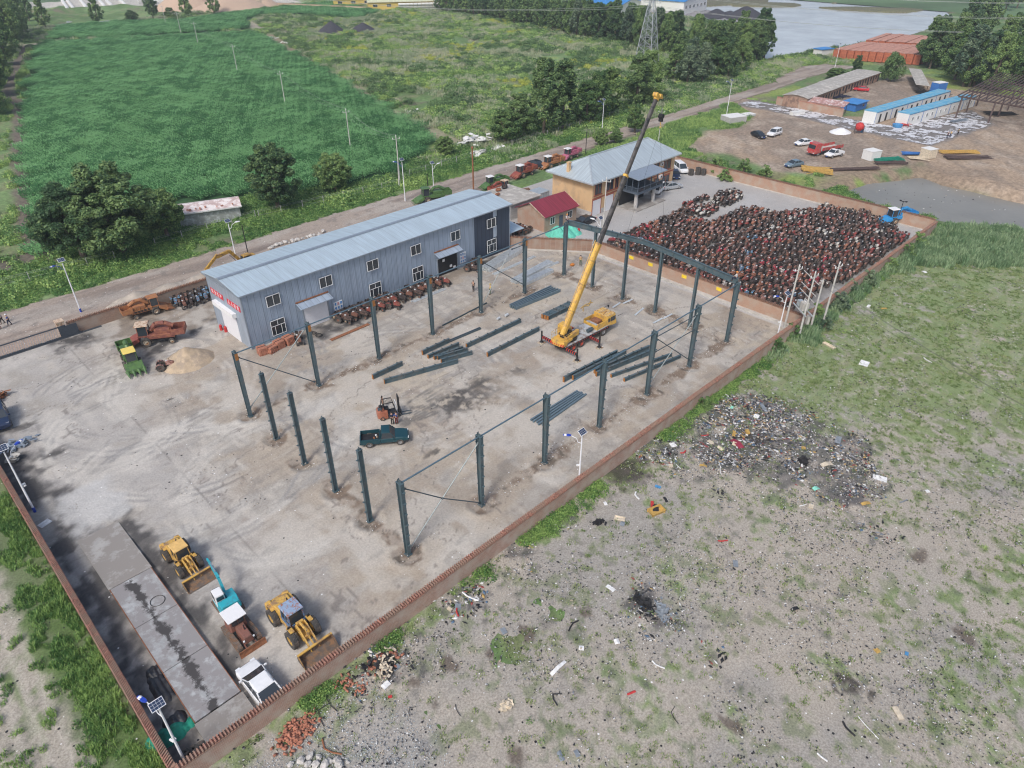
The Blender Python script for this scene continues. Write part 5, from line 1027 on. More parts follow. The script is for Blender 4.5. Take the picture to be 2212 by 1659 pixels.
# the rest, farther back, as one mass
m_,nt_,b_=nmat('tractor_mass_paint');oi_=nt_.nodes.new('ShaderNodeObjectInfo');cr_=nt_.nodes.new('ShaderNodeValToRGB');cr_.color_ramp.interpolation='CONSTANT';els=cr_.color_ramp.elements;cs_=['rust','brown','orange','dark','red','rust','brown','brown','pink','rust','dark','rust','cream']
els[0].color=(*TC['rust'],1);els[1].position=1/13;els[1].color=(*TC['brown'],1)
for i in range(2,13):e_=els.new(i/13);e_.color=(*TC[cs_[i]],1)
nt_.links.new(oi_.outputs['Random'],cr_.inputs[0]);nt_.links.new(cr_.outputs[0],b_.inputs[0]);b_.inputs['Roughness'].default_value=.8
def flat(parts):
    V=[];F=[];M_=[];ms=[]
    for nm,m,mm,*l in parts:
        off=l[0]if l else(0,0,0);b=len(V);V+=[(v[0]+off[0],v[1]+off[1],v[2]+off[2])for v in m.v]
        for f,q in zip(m.f,m.m):
            k={'PAINT':'tractor_mass_paint','RIM':'tp_rust'}.get(mm[q],mm[q])
            if k not in ms:ms.append(k)
            for t in range(1,len(f)-1):F.append((b+f[0],b+f[t],b+f[t+1]));M_.append(ms.index(k))
    return V,F,M_,ms
V,F,M_,ms=flat(tractor_parts(0));rest=np.array([(x,y,.1)for x,y in sx[NI:]])
if len(rest):scatter('tractor_rows',V,F,ms,rest,np.where(rng.random(len(rest))<.3,0,PI)+rng.normal(0,.15,len(rest)),np.ones(len(rest)),M_,'mass of rusty tractors crowding the far side of the walled scrapyard','tractors')
# along the shed wall
shp=[(1,1,760,1110),(1,1,830,1080),(1,1,900,1060),(1,1,960,1040),(1,1,820,1020),(1,1,890,990),(1,1,960,965),(1,1,1060,1000),(1,1,1130,960),(1,1,1050,930),(1,1,1110,905),(1,1,1170,940),(1,1,1235,925),(1,1,1300,900),(1,1,1370,880),(1,1,1400,850),(1,1,1450,840),(1,1,1500,820),(1,1,1555,800),(1,1,1620,790),(1,1,1860,670),(1,1,1900,620)]
shp=shp[:18]+[(1,1,730,1090),(1,1,790,1050),(1,1,1010,985),(1,1,1190,990),(1,1,1330,860),(1,1,1530,775)]+shp[18:]
for i,q in enumerate(shp):
    x,y=xy(*q,z=.3);y=min(y,40.4);c=random.choice(['rust','brown','brown','red','dark','rust']);tractor(i%4,c,(x,y,.06),R(-70)+random.gauss(0,.12),f'{CN[c]} old tractor {"beside the open doorway" if i > 23 else "in the line along the long blue shed"}','old tractors parked along the blue shed')
tractor(2,'rust',(*xy(1,1,370,1290),.06),R(-110),'rusty tractor standing on end of the brick pallets near the shed','old tractors parked along the blue shed')
tractor(1,'pink',(*xy(0,1,1440,1530),.06),R(-25),'small faded pinkish tractor alone in front of the sand heap','lone tractors')
for i in range(15): # two-wheeled walking tractors against the wall by the harvesters
    x,y=xy(0,1,1490+i*27,930-i*12,z=0.3);c=random.choice(['dark','blue','dark','brown','rust']);tractor((i*3)%4,c,(x,min(y+.2,60.8)-(1.6 if i%2 else 0),.06),R(-100)+random.gauss(0,.1),f'{CN[c]} stripped tractor by the wall behind the shed gable','dark tractors by the roadside wall')
for i,q in enumerate(((2,1,30,380),(2,1,80,370),(2,1,120,345),(2,1,60,335),(2,1,20,330))):tractor(i%4,'rust',(*xy(*q),.06),random.uniform(0,6),'rusty tractor under the small lean-to roof at the end of the shed','tractors under the lean-to')

# ---------------------------------------------------------------- harvesters
paint('harv_green',(.09,.18,.055),.5,dirt=(.06,.12,.05),dscale=3);paint('harv_brown',(.20,.07,.055),.7,dirt=(.3,.12,.07),dscale=2);paint('harv_orange',(.38,.17,.07),.65,dirt=(.3,.13,.07),dscale=2);paint('harv_red',(.26,.07,.055),.6,dirt=(.3,.1,.06));paint('harv_pink',(.42,.13,.2),.6);paint('roof_tan',(.62,.50,.38),.7,dirt=(.35,.2,.12),dscale=4);paint('roof_yellow',(.78,.60,.15),.6);paint('harv_blue',(.04,.26,.55),.45)
def harvester(loc,rz,label,bm,rm,sc=1,tank=True,head=None,group='corn harvesters'):
    e=empty('harvester',loc,rz,label,'harvester',group);e.scale=(sc,sc,sc);head=head or bm
    m=MB();m.bb(-2.6,.6,-.85,.85,.9,1.5);m.bb(-2.2,-.3,-.7,.7,1.5,2.1);m.build('body',bm,e,bev=.05)
    m=MB();m.bb(-2.5,.6,-.5,.5,.6,.9)
    for k in range(5):m.beam((-2.4+k*.55,-.87,1.0),(-2.2+k*.55,-.87,1.9),.05,.05);m.cyl((-2+k*.5,-.9,1.2),(-2+k*.5,-.86,1.2),.18,.18,10)
    m.build('machinery','tr_black',e)
    m=MB();m.loft([[(.5,-.65,1.3),(.5,.65,1.3),(.5,.62,2.75),(.5,-.62,2.75)],[(1.75,-.65,1.3),(1.75,.65,1.3),(1.6,.62,2.75),(1.6,-.62,2.75)]]);cg=fixn(m.build('cab_glass','glass',e));m=MB()
    for x in(.5,1.7):
        for s in(-1,1):m.beam((x,s*.66,1.3),(x-.06*(x>1),s*.63,2.75),.08,.08)
    m.bb(.45,1.8,-.68,.68,1.2,1.42);m.build('cab_frame',bm,e);m=MB();m.box((1.1,0,2.82),(1.7,1.6,.14),taper=.94);m.build('cab_roof',rm,e,bev=.03)
    if tank:
        m=MB();m.bb(-3.9,-2.3,-.95,.95,1.2,1.3)
        for s in(-1,1):m.beam((-3.9,s*.95,1.65),(-2.3,s*.95,1.65),.06,.8)
        m.beam((-3.9,-.95,1.65),(-3.9,.95,1.65),.06,.8);m.beam((-2.3,-.95,1.65),(-2.3,.95,1.65),.06,.8);m.build('grain_bin',bm,e)
        m=MB();m.tube([(.2,.1,1.9),(-.6,.1,2.7),(-1.6,.1,2.75),(-2.6,.1,2.2)],.3,8);m.build('elevator_chute',bm,e)
    m=MB();m.prism([(1.6,.9),(1.7,1.3),(2.9,.8),(3.0,.35),(2.6,.3)],-1.1,1.1)
    for k in(-1,-.33,.33,1):m.cyl((2.7,k,.6),(3.9,k,.2),.28,.04,8)
    fixn(m.build('picker_head',head,e))
    for s in(-1,1):wheel(e,.9,s*.95,.62,.4,rm='rim_pale');wheel(e,-2.1,s*.85,.38,.26,rm='rim_pale')
    return e
def hv(c0,r0,x0,y0,x1,y1,*a,z=.05,**k):p=xy(c0,r0,x0,y0);q=xy(c0,r0,x1,y1);return harvester(((p[0]+q[0])/2,(p[1]+q[1])/2,z),heading(p,q),*a,**k)
hv(0,1,1600,1270,1100,1330,'brown corn harvester with pale cab roof and rusty rear bin near the shed gable','harv_brown','roof_tan',head='harv_red')
hv(0,1,1080,1360,1220,1640,'green corn harvester with yellow cab roof in front of the gate','harv_green','roof_yellow',sc=.92)
hv(0,1,1130,1100,1450,1010,'orange stripped harvester without cab glass against the roadside wall','harv_orange','harv_orange',tank=True,sc=.85)
hv(1,1,1700,60,1330,110,'green harvester on the road verge behind the blue shed roof','harv_green','harv_green',z=.08)
hv(1,0,2150,1600,1960,1640,'green harvester with white cab behind the flat-roofed hut','harv_green','white_paint',z=.08,sc=.85)
hv(2,0,210,1490,-20,1560,'red harvester with white cab on the verge, left of the black saloon','harv_red','white_paint',z=.08,sc=.9)
hv(2,0,430,1420,240,1470,'orange-red harvester with white cab right of the black saloon','harv_orange','white_paint',z=.08,sc=.9)
hv(2,0,560,1350,440,1390,'pink harvester with white cab nearest the lone dark post','harv_pink','white_paint',z=.08,sc=.85)
hv(3,1,1230,250,960,280,'bright blue harvester with white cab roof in the far corner of the scrapyard','harv_blue','white_paint',sc=.95)
hv(1,0,2040,1690,2200,1640,'red harvester half hidden behind the flat-roofed hut','harv_red','roof_tan',z=.08,sc=.8)
# yellow excavator behind the shed
paint('exc_yellow',(.50,.30,.06),.5,dirt=(.25,.15,.06),dscale=2)
p=xy(0,1,2140,570,z=2.0);ex=excavator((p[0],max(p[1],64.8),.08),R(170),R(12),'big yellow excavator with bent boom on the dirt road behind the shed roof','exc_yellow','exc_yellow',[('boom',[(.9,-.2,1.5),(2.2,-.2,3.4),(4.2,-.2,3.1)],'exc_yellow',.35,.45),('stick',[(4.0,-.2,3.4),(6.0,-.2,1.9)],'exc_yellow',.28,.36),('boom_cylinder',[(1.3,-.2,1.4),(2.3,-.2,2.8)],'chrome',.12,.12),('bucket',[(5.9,-.2,1.9),(6.1,-.2,.6)],'exc_yellow',.8,.6)]);ex.scale=(1.05,1.05,1.05)

# ---------------------------------------------------------------- solar lamps, poles, wires
mat('lamp_white',(.78,.79,.82),.4,var=.05);mat('lamp_blue',(.02,.06,.42),.4);mat('concrete_pole',(.52,.51,.48),.85,var=.15);mat('panel_blue',(.03,.05,.10),.25);mat('wire',(.10,.10,.10),.6);mat('wire_pale',(.42,.44,.42),.6)
def lamp(x,y,h,az_,label,blue_base=False,blue_arm=True,cam=False,z=.05,paz=None):
    e=empty('solar_street_lamp',(x,y,z),az_,label,'street lamp','solar street lamps')
    m=MB();m.cyl((0,0,.55 if blue_base else 0),(0,0,h),.10,.06,10);m.build('pole','lamp_white',e);m=MB();m.cyl((0,0,0),(0,0,.56),.13,.13,10);m.build('pole_base','lamp_blue' if blue_base else 'lamp_white',e)
    m=MB();m.tube([(0,0,h-.9),(.35,0,h-.75),(.5,0,h-.3),(1.1,0,h+.05)],.035,6);m.build('arm','lamp_blue' if blue_arm==2 else 'lamp_white',e)
    m=MB();m.loft([[(1.0,-.05,h+.0),(1.0,.05,h+.0),(1.0,.05,h+.1),(1.0,-.05,h+.1)],[(1.25,-.15,h+.02),(1.25,.15,h+.02),(1.25,.1,h+.16),(1.25,-.1,h+.16)],[(1.75,-.1,h+.08),(1.75,.1,h+.08),(1.75,.06,h+.16),(1.75,-.06,h+.16)]]);hd_=fixn(m.build('lamp_head','lamp_blue' if blue_arm else 'lamp_white',e));m=MB();m.blob((1.55,0,h+.1),(.22,.14,.08),8,4,0);m.build('diffuser','white_paint',hd_)
    m=MB();m.T=Matrix.Translation((0,0,h+.45))@Matrix.Rotation((paz if paz is not None else PI*1.5)-az_,4,'Z')@Matrix.Rotation(R(35),4,'Y');m.box((0,0,0),(.6,.85,.04));pn=m.build('solar_panel','lamp_white',e)
    m=MB();m.T=Matrix.Translation((0,0,h+.45))@Matrix.Rotation((paz if paz is not None else PI*1.5)-az_,4,'Z')@Matrix.Rotation(R(35),4,'Y')
    for i in range(3):
        for j in range(4):m.box((-.18+i*.18,-.30+j*.20,.025),(.165,.185,.012))
    m.build('solar_cells','panel_blue',pn)
    if cam:m=MB();m.box((.2,.05,h*.45),(.35,.12,.12));m.box((.2,-.15,h*.45-.1),(.2,.1,.1));m.build('camera','white_paint',e)
    return e
lamp(-5.1,67.8,7.4,R(200),'tall solar lamp post with blue foot beside the dirt road near the gate',True,2);lamp(18.7,69.0,6.2,R(-20),'solar lamp post behind the blue shed near the yellow excavator',blue_arm=False)
lamp(-21.6,28.6,7.2,R(20),'solar lamp post with blue foot inside the slanting-coped wall, by the scrap sheet heap',True,True,True);lamp(-21.6,-4.4,6.5,R(110),'solar lamp post in the corner beside the green netting',cam=True)
lamp(17.0,-4.9,6.4,R(135),'solar lamp post on the long red brick wall beside the third steel column',cam=True);lamp(56.5,-4.7,6.6,R(140),'solar lamp post near the right-hand end of the long wall, by the transformer',cam=True)
x,y=xy(1,0,1290,1740);lamp(x,y,7.6,R(150),'solar lamp post with blue arm in front of the leaning twin pole',blue_arm=2);x,y=xy(1,0,1540,1700);lamp(x,y,6.2,R(-10),'white solar lamp post just behind the middle of the shed roof',blue_arm=False)
lamp(123.6,79.2,7.2,R(150),'solar lamp post with blue arm by the road beyond the orange house',blue_arm=2);lamp(158.4,64.1,9.2,R(150),'solar lamp post with concrete foot beside the grey utility box',blue_arm=2);lamp(248.1,74.5,8.0,R(140),'distant solar lamp post beside the brick stacks at the road bend',blue_arm=2)
x,y=xy(2,1,745,520);lamp(x,y,5.4,R(110),'solar lamp post behind the crane boom at the end of the dividing wall',blue_arm=False)
def pole(x,y,h,label,r=.13,m_='concrete_pole',arm=True,lean=0,group='utility poles',adir=0):
    e=empty('utility_pole',(x,y,0),adir,label,'pole',group);m=MB();m.cyl((0,0,0),(lean,0,h),r,r*.65,10);m.build('pole',m_,e)
    if arm:
        m=MB();m.beam((0,-.75,h-.55),(0,.75,h-.55),.08,.08);m.build('crossarm','concrete_pole',e)
        for q in((0,-.7,h-.5),(0,.7,h-.5),(0,0,h)):m=MB();m.cyl(q,(q[0],q[1],q[2]+.28),.07,.05,6);m.build('insulator','white_paint',e)
    return e
cp=[(60.2,80.6,9.9),(66.8,108.2,9.5),(79.2,159.7,9.5),(93.3,216.9,9.2),(109.9,284.5,9.2),(119.7,324.4,9),(129.3,364.8,8.5)]
for i,(x,y,h)in enumerate(cp):pole(x,y,h,f'{od[i]} concrete pole of the line crossing the cornfield, counted from the road',adir=R(75))
pole(59.4,79.9,7.4,'bare second pole leaning beside the first concrete pole at the field edge',arm=False,lean=.35)
def wires(a,b,n,label,m_='wire',sag=1.2,r=.018,spread=(0,0),name='overhead_wire',group='overhead wires'):
    for k in range(n):
        off=Vector(spread[k])if isinstance(spread,list)else Vector((0,0,0));m=MB();A=Vector(a)+off;B=Vector(b)+off;pts=[A.lerp(B,t/10)-Vector((0,0,sag*4*(t/10)*(1-t/10)))for t in range(11)]
        m.tube([p-A for p in pts],r,4);tag(m.build(name,m_,None,A),label+(f', {["left", "middle", "right", "fourth", "fifth", "sixth"][k]} strand' if n>1 else ''),'wire',group)
for i in range(6):
    (x0,y0,h0),(x1,y1,h1)=cp[i],cp[i+1];wires((x0,y0,h0),(x1,y1,h1),3,f'wire from the {od[i]} to the {od[i+1]} field pole','wire_pale',1.3,.010,[(-.7,.18,-.25),(0,0,.25),(.7,-.18,-.25)])
TP=[(59.5,-6.3,9.4,'near-side pole of the transformer frame outside the brick wall'),(63.4,-6.1,7.2,'short middle pole of the transformer frame'),(64.9,-7.0,9.2,'right-hand pole of the transformer frame'),(60.9,-3.6,9.0,'rear pole of the transformer frame behind the wall')]
for x,y,h,lb in TP:pole(x,y,h,lb,.15,arm=h>8,group='transformer poles',adir=R(80))
t=empty('transformer',(60.4,-5.6,3.6),R(50),'grey pole-mounted transformer platform with white insulators at the wall corner','transformer');m=MB();m.bb(-1.9,2.0,-.5,-.38,0,.15);m.bb(-1.9,2.0,.38,.5,0,.15);m.build('platform','galv',t);m=MB();m.bb(-.6,.3,-.4,.4,.16,1.25);m.build('tank','footing',t,bev=.04)
for k in range(3):m=MB();m.cyl((-.45+k*.3,0,1.25),(-.45+k*.3,0,1.7),.06,.04,6);m.build('bushing','white_paint',t)
m=MB();m.bb(.7,1.4,-.3,.3,.16,.9);m.build('control_box','galv',t);m=MB();m.bb(-1.0,-.5,-.75,-.45,-1.6,-.4);m.build('meter_box','footing',t)
for z in(1.9,2.8,4.4):m=MB();m.beam((-1.6,-.3,z),(2.6,-.3,z),.08,.08);m.build('cross_rail','concrete_pole',t)
wires((59.5,-6.3,9.0),(40,-60,8.5),3,'wire running from the transformer frame over the waste ground','wire',2,.015,[(-.7,0,0),(0,0,.3),(.7,0,0)],group='wires over the waste ground')
for q,h,lb in(((2,0,635,1340),6.2,'thin dark post on the verge left of the orange house'),((1,0,1490,1690),4.2,'thin dark post by the white lamp behind the shed'),((0,1,2150,560),5.2,'thin dark post rising beside the yellow excavator')):
    x,y=xy(*q);m=MB();m.cyl((0,0,0),(0,0,h),.09,.07,8);m.box((0,0,h),(.25,.25,.08));tag(m.build('steel_post','black_part',None,(x,y,.05)),lb,'post')
x,y=xy(1,0,1880,1659);m=MB();m.cyl((0,0,0),(0,0,8.6),.16,.15,10);m.cyl((0,0,8.6),(0,0,8.9),.28,.2,10);tag(m.build('flue_pipe','rust',None,(x,y,.05)),'tall rusty flue pipe rising in front of the dirt road','pipe')
pole(*xy(2,0,1265,1225),7.5,'slim pole with wires behind the orange house roof',.1,adir=R(30),group='slim poles');pole(*xy(2,1,785,330),9.2,'pale pole beside the solar lamp, just left of the crane boom',.13,adir=R(30),group='slim poles')
# lattice pylon
PY=Vector((209,128,0));py=empty('pylon',PY,R(10),'tall galvanised lattice pylon with stacked arms before the tree belt','pylon');mat('pylon_steel',(.48,.51,.54),.5,.4);m=MB();HP=34.0
def pw(z):return 2.9*(1-z/24)+.5 if z<20 else .75-.25*(z-20)/14
lv=[0,3.4,6.6,9.4,12,14.3,16.4,18.3,20.2,22.2,24.2,26.2,28.2,30.2,32.2,HP]
for z0,z1 in zip(lv[:-1],lv[1:]):
    a,b=pw(z0),pw(z1)if z1<HP else .1;cs0=[(-a,-a),(a,-a),(a,a),(-a,a)];cs1=[(-b,-b),(b,-b),(b,b),(-b,b)]
    for i in range(4):
        j=(i+1)%4;m.beam((*cs0[i],z0),(*cs1[i],z1),.20,.20);m.beam((*cs0[i],z0),(*cs1[j],z1),.10,.10);m.beam((*cs0[j],z0),(*cs1[i],z1),.10,.10);m.beam((*cs1[i],z1),(*cs1[j],z1),.10,.10)
m.build('lattice_tower','pylon_steel',py);ATT=[]
for z,w in((20.2,3.4),(24.6,4.4),(29,3.0)):
    for s in(-1,1):
        m=MB();m.beam((0,s*pw(z),z),(0,s*w,z+.1),.14,.14);m.beam((0,s*pw(z),z+1.6),(0,s*w,z+.15),.11,.11)
        for k in range(1,4):f=k/4;m.beam((0,s*(pw(z)+(w-pw(z))*f),z+.05),(0,s*(pw(z)+(w-pw(z))*f),z+1.6*(1-f)),.07,.07)
        m.build('cross_arm','pylon_steel',py);m=MB();m.cyl((0,s*w,z-.9),(0,s*w,z),.12,.12,6);m.build('insulator','white_paint',py);ATT.append((z,s*w))
c10,s10=math.cos(R(10)),math.sin(R(10))
for k,(z,w)in enumerate(ATT):
    A=PY+Vector((-s10*w,c10*w,z-.9));side='upper left,upper right,middle left,middle right,lower left,lower right'.split(',')[[4,5,2,3,0,1][k]]
    q0=at(1,0,1500,20+{4:0,2:20,0:60}.get(k,0)+{5:10,3:30,1:70}.get(k,0),22);wires(A,A+Vector((-65,190,0)),1,f'{side} power line left of the pylon','wire_pale',5,.035,name='power_line',group='power lines left of the pylon')
    wires(A,A+Vector((120,-175,0)),1,f'{side} power line right of the pylon','wire_pale',6,.035,name='power_line',group='power lines right of the pylon')

# ---------------------------------------------------------------- people
for n_,c in dict(skin=(.50,.30,.21),hair=(.02,.015,.012),cl_black=(.015,.015,.018),cl_navy=(.02,.025,.06),cl_blue=(.03,.08,.30),cl_maroon=(.16,.03,.03),cl_yellow=(.60,.45,.12),cl_camo=(.09,.13,.07),cl_white=(.6,.6,.62),cl_orange=(.75,.28,.06),cl_grey=(.25,.25,.28),cl_red=(.5,.04,.05)).items():mat(n_,c,.8,var=.2,scale=8)
def skinm(name,pts,edges,rad,m_,par,lvl=1):
    me=bpy.data.meshes.new(name);me.from_pydata([tuple(p)for p in pts],edges,[]);o=bpy.data.objects.new(name,me);col.objects.link(o);sk=o.modifiers.new('skin','SKIN');me.skin_vertices.new()if not me.skin_vertices else None
    for i,r in enumerate(rad):me.skin_vertices[0].data[i].radius=(r,r)if not hasattr(r,'__len__')else r
    me.skin_vertices[0].data[0].use_root=True;sb=o.modifiers.new('sub','SUBSURF');sb.levels=lvl;sb.render_levels=lvl
    bpy.context.view_layer.update();m2=bpy.data.meshes.new_from_object(o.evaluated_get(bpy.context.evaluated_depsgraph_get()));m2.name=name;bpy.data.objects.remove(o);m2.materials.clear();m2.materials.append(MATS[m_]);m2.polygons.foreach_set('use_smooth',[True]*len(m2.polygons));o=bpy.data.objects.new(name,m2);col.objects.link(o);o.parent=par;return o
def person(loc,rz,label,top,bot,pose='stand',hat=None,h=1.7,dress=False,hairlong=False,bare=False,group=None):
    s=h/1.72;e=empty('person',loc,rz,label,'person',group);e.scale=(s,s,s);sit=pose=='sit';hz=.93
    P_=[(0,0,hz),(0,0,1.12),(.01,0,1.32),(0,0,1.46),(.02,0,1.55),(.02,0,1.66)];E_=[(0,1),(1,2),(2,3),(3,4),(4,5)];Rd=[(.15,.11),(.13,.10),(.16,.11),(.06,.06),(.085,.085),(.08,.08)]
    arms={'stand':[((0,.19,1.38),(-.02,.25,1.12),(.08,.25,.88))]*1,'phone':[((0,.19,1.38),(0,.24,1.12),(.26,.10,1.26))],'back':[((0,.19,1.38),(-.1,.27,1.14),(-.17,.06,1.0))],'work':[((0,.19,1.36),(.18,.25,1.15),(.38,.16,1.05))],'walk':[((0,.19,1.38),(.05,.24,1.12),(.2,.24,.92))],'sit':[((0,.19,1.38),(.15,.24,1.16),(.3,.15,1.0))]}[pose][0]
    for sd_ in(1,-1):
        a=[Vector((x,y*sd_,z))for x,y,z in arms]
        if pose=='walk' and sd_<0:a[1].x-=.15;a[2].x-=.38
        b=len(P_);P_+=[tuple(v)for v in a];E_+=[(2,b),(b,b+1),(b+1,b+2)];Rd+=[.055,.042,.030]
        d=(a[2]-a[1]).normalized();pm=a[2]+d*.07;P_.append(tuple(pm));E_.append((b+2,b+3));Rd.append((.042,.018));k=Vector((0,0,1)).cross(d);k=k.normalized()if k.length>.1 else Vector((1,0,0))
        for f in range(4):q=len(P_);o_=k*(f-1.5)*.022;ln=(.065,.08,.075,.055)[f];P_+=[tuple(pm+o_+d*.03),tuple(pm+o_+d*ln+Vector((.012,-.012*sd_,0)))];E_+=[(b+3,q),(q,q+1)];Rd+=[.010,.008]
        q=len(P_);P_+=[tuple(a[2]+d*.03-k*.04),tuple(a[2]+d*.07-k*.06)];E_+=[(b+2,q),(q,q+1)];Rd+=[.011,.009]
        st={'walk':.22*sd_}.get(pose,.03*sd_)
        L_=[(0,.09*sd_,.86),(st*.6+.02,.10*sd_,.48),(st,.10*sd_,.08),(st+.13,.11*sd_,.04)]if not sit else[(.05,.1*sd_,.90),(.42,.13*sd_,.86),(.45,.13*sd_,.45),(.56,.13*sd_,.40)]
        b=len(P_);P_+=L_;E_+=[(0,b),(b,b+1),(b+1,b+2),(b+2,b+3)];Rd+=[.085,.058,.042,.035]
    skinm('body',P_,E_,Rd,'skin',e)
    ti=[0,1,2,3];tp_=[P_[i]for i in ti];sh_i=[6,7];
    if dress:skinm('dress',[(0,0,.58),(0,0,.9),(0,0,1.12),(.01,0,1.32),(0,0,1.42)],[(0,1),(1,2),(2,3),(3,4)],[(.16,.13),(.17,.13),(.14,.11),(.165,.12),(.09,.07)],top,e)
    else:
        nb=[i for i,q in enumerate(P_)if False];a1=P_[6];a2=P_[7];off=6+3+1+10;aR=None
        # left and right arm indices
        iL=6;iR=iL+3+1+8+2+4;S=[P_[0],P_[1],P_[2],(0,0,1.43),P_[iL],P_[iL+1],P_[iR],P_[iR+1]]
        skinm('shirt',S,[(0,1),(1,2),(2,3),(2,4),(4,5),(2,6),(6,7)],[(.165,.125),(.145,.115),(.175,.125),(.075,.07),.07,.055,.07,.055],top,e)
        lg=[iL+14,iR+14];LP=[P_[0]];
        for i in lg:LP+=[P_[i],P_[i+1],P_[i+2]]
        skinm('trousers',LP,[(0,1),(1,2),(2,3),(0,4),(4,5),(5,6)],[(.16,.12),.098,.075,.062,.098,.075,.062],bot,e)
    for sd_ in(1,-1):
        f=P_[(6 if sd_>0 else 6+3+1+8+2+4)+16];m=MB();m.blob((f[0]+.07,f[1],f[2]-.04),(.14,.05,.05),8,4,0);m.build('shoe','cl_black',e,smooth=True)
    m=MB();m.blob((.0,0,1.655),(.105,.098,.115),10,6,0);m.v=[v if not(v[0]>.045 and v[2]<1.69)else(.04,v[1],v[2])for v in m.v]
    if hairlong:m.blob((-.06,0,1.52),(.07,.11,.17),8,5,0)
    m.build('hair','hair',e,smooth=True)
    m=MB();m.blob((.105,0,1.60),(.02,.014,.02),6,4,0);m.build('nose','skin',e);m=MB();m.box((.092,0,1.562),(.01,.045,.008));m.build('mouth','cl_maroon',e)
    for sd_ in(1,-1):m=MB();m.blob((.09,.034*sd_,1.63),.011,6,4,0);m.build('eye','cl_black',e);m=MB();m.blob((.01,.09*sd_,1.61),(.015,.012,.028),6,4,0);m.build('ear','skin',e)
    if hat:m=MB();m.lathe([(.002,1.79),(.09,1.77),(.125,1.70),(.13,1.67),(.175 if hat=='cl_white' else .14,1.66),(.12,1.665),(.002,1.68)],12,(0.01,0,0),'z');m.build('helmet' if hat=='cl_orange' else 'hat',hat,e,smooth=True)
    return e
def stand(q,face,*a,**k):x,y=xy(*q);return person((x,y,.06),R(face),*a,**k)
stand((1,2,1100,212),-30,'woman with long dark hair in a short black dress behind the forklift','cl_black','cl_black',dress=True,hairlong=True,h=1.66)
stand((1,2,1182,352),80,'man in navy shirt with hands behind his back beside the forklift','cl_navy','cl_black','back');stand((1,2,1218,348),95,'man in blue shirt and maroon trousers leaning at the forklift','cl_blue','cl_maroon','work')
stand((1,1,1880,860),200,'man all in black holding a phone in front of the shed doorway','cl_black','cl_black','phone');stand((1,1,2025,888),150,'man in yellow shirt and camouflage trousers by the pale brace','cl_yellow','cl_camo','stand',hat='cl_yellow')
stand((1,1,1590,720),250,'person in pale clothes standing in the dark shed doorway','cl_grey','cl_grey');stand((2,1,590,636),240,'worker in ochre clothes alone on the slab behind the crane boom','cl_yellow','cl_camo')
person((52.2,FW-.1,8.05),R(-90),'worker in orange helmet sitting on the left end of the raised rafter','cl_white','cl_navy','sit',hat='cl_orange');person((52.2,.35,8.05),R(90),'worker in orange helmet sitting on the right end of the raised rafter','cl_white','cl_navy','sit',hat='cl_orange')
stand((0,1,90,1155),170,'walker in dark blue clothes carrying a red bag on the dirt road','cl_blue','cl_navy','walk',hat='cl_white');stand((0,1,30,1140),170,'walker in black trousers and white top at the edge of the dirt road','cl_white','cl_black','walk',hat='cl_white');stand((0,1,5,1190),200,'walker mostly cut off at the left edge of the photo','cl_grey','cl_maroon','walk')
stand((3,0,1545,1195),200,'worker in dark clothes bending over the sheeted ground','cl_navy','cl_navy','work');stand((3,0,1570,1190),30,'worker in yellow top on the sheeted ground','cl_yellow','cl_navy','work');stand((3,0,1635,1170),60,'worker in green top on the sheeted ground','cl_camo','cl_black','work')
# ---------------------------------------------------------------- buildings
mat('plaster_orange',(.62,.42,.235),.9,var=.08,scale=.6,dirt=(.52,.36,.22),dscale=.5,damt=.4);mat('trim_red',(.33,.10,.06),.8);corr('roof_maroon',(.24,.035,.055),'X',.3,.5,.0,.45,.6,.15);mat('roof_slab',(.50,.48,.44),.9,var=.2,scale=.6,dirt=(.36,.34,.31),dscale=.7,damt=.7);mat('wall_grey',(.44,.43,.42),.9,var=.2)
corr('roof_blue',(.05,.26,.62),'X',.4,.45,.1,1.2,.85);corr('cabin_roof',(.13,.42,.62),'X',.4,.5,.1,3,.85,.1,dirt=(.3,.5,.6));corr('roof_cream',(.55,.55,.38),'X',.4,.6,.0,1,.9);mat('wall_white',(.72,.72,.70),.8,var=.06);mat('wall_yellow',(.62,.46,.12),.8);mat('wall_mud',(.34,.22,.16),.9,var=.3,dirt=(.2,.13,.10),dscale=.8);mat('trim_blue',(.05,.18,.5),.5);mat('roof_pink',(.56,.43,.41),.8,var=.2,dirt=(.75,.70,.68),dscale=.8,damt=.6,scale=.8);mat('wall_rough',(.47,.50,.50),.95,var=.2,scale=2,dirt=(.30,.32,.30),dscale=1.2,damt=.7);mat('slate_dark',(.10,.13,.17),.5,.2)
mat('roof_tile_red',(.38,.22,.20),.9,var=.3,scale=2,dirt=(.62,.55,.54),dscale=.8,damt=.4);mat('brick_kiln',(.42,.13,.07),.9,var=.35,scale=1.5);mat('brick_kiln_top',(.46,.24,.18),.9,var=.3,scale=.8);mat('steel_brown',(.10,.07,.065),.8,var=.3);mat('cell_dark',(.03,.03,.035),.8)
def boxwalls(e,x0,x1,y0,y1,h,m_,name='wall'):
    for a in((x0,x1,y0,y0+.2),(x0,x1,y1-.2,y1),(x0,x0+.2,y0+.2,y1-.2),(x1-.2,x1,y0+.2,y1-.2)):m=MB();m.bb(*a,0,h);m.build(name,m_,e)
def hslab(m,q,t=.12):
    n=len(q);m.add([tuple(v)for v in q]+[(v[0],v[1],v[2]+t)for v in q],[tuple(range(n-1,-1,-1)),tuple(range(n,2*n))]+[(i,(i+1)%n,n+(i+1)%n,n+i)for i in range(n)]);return m
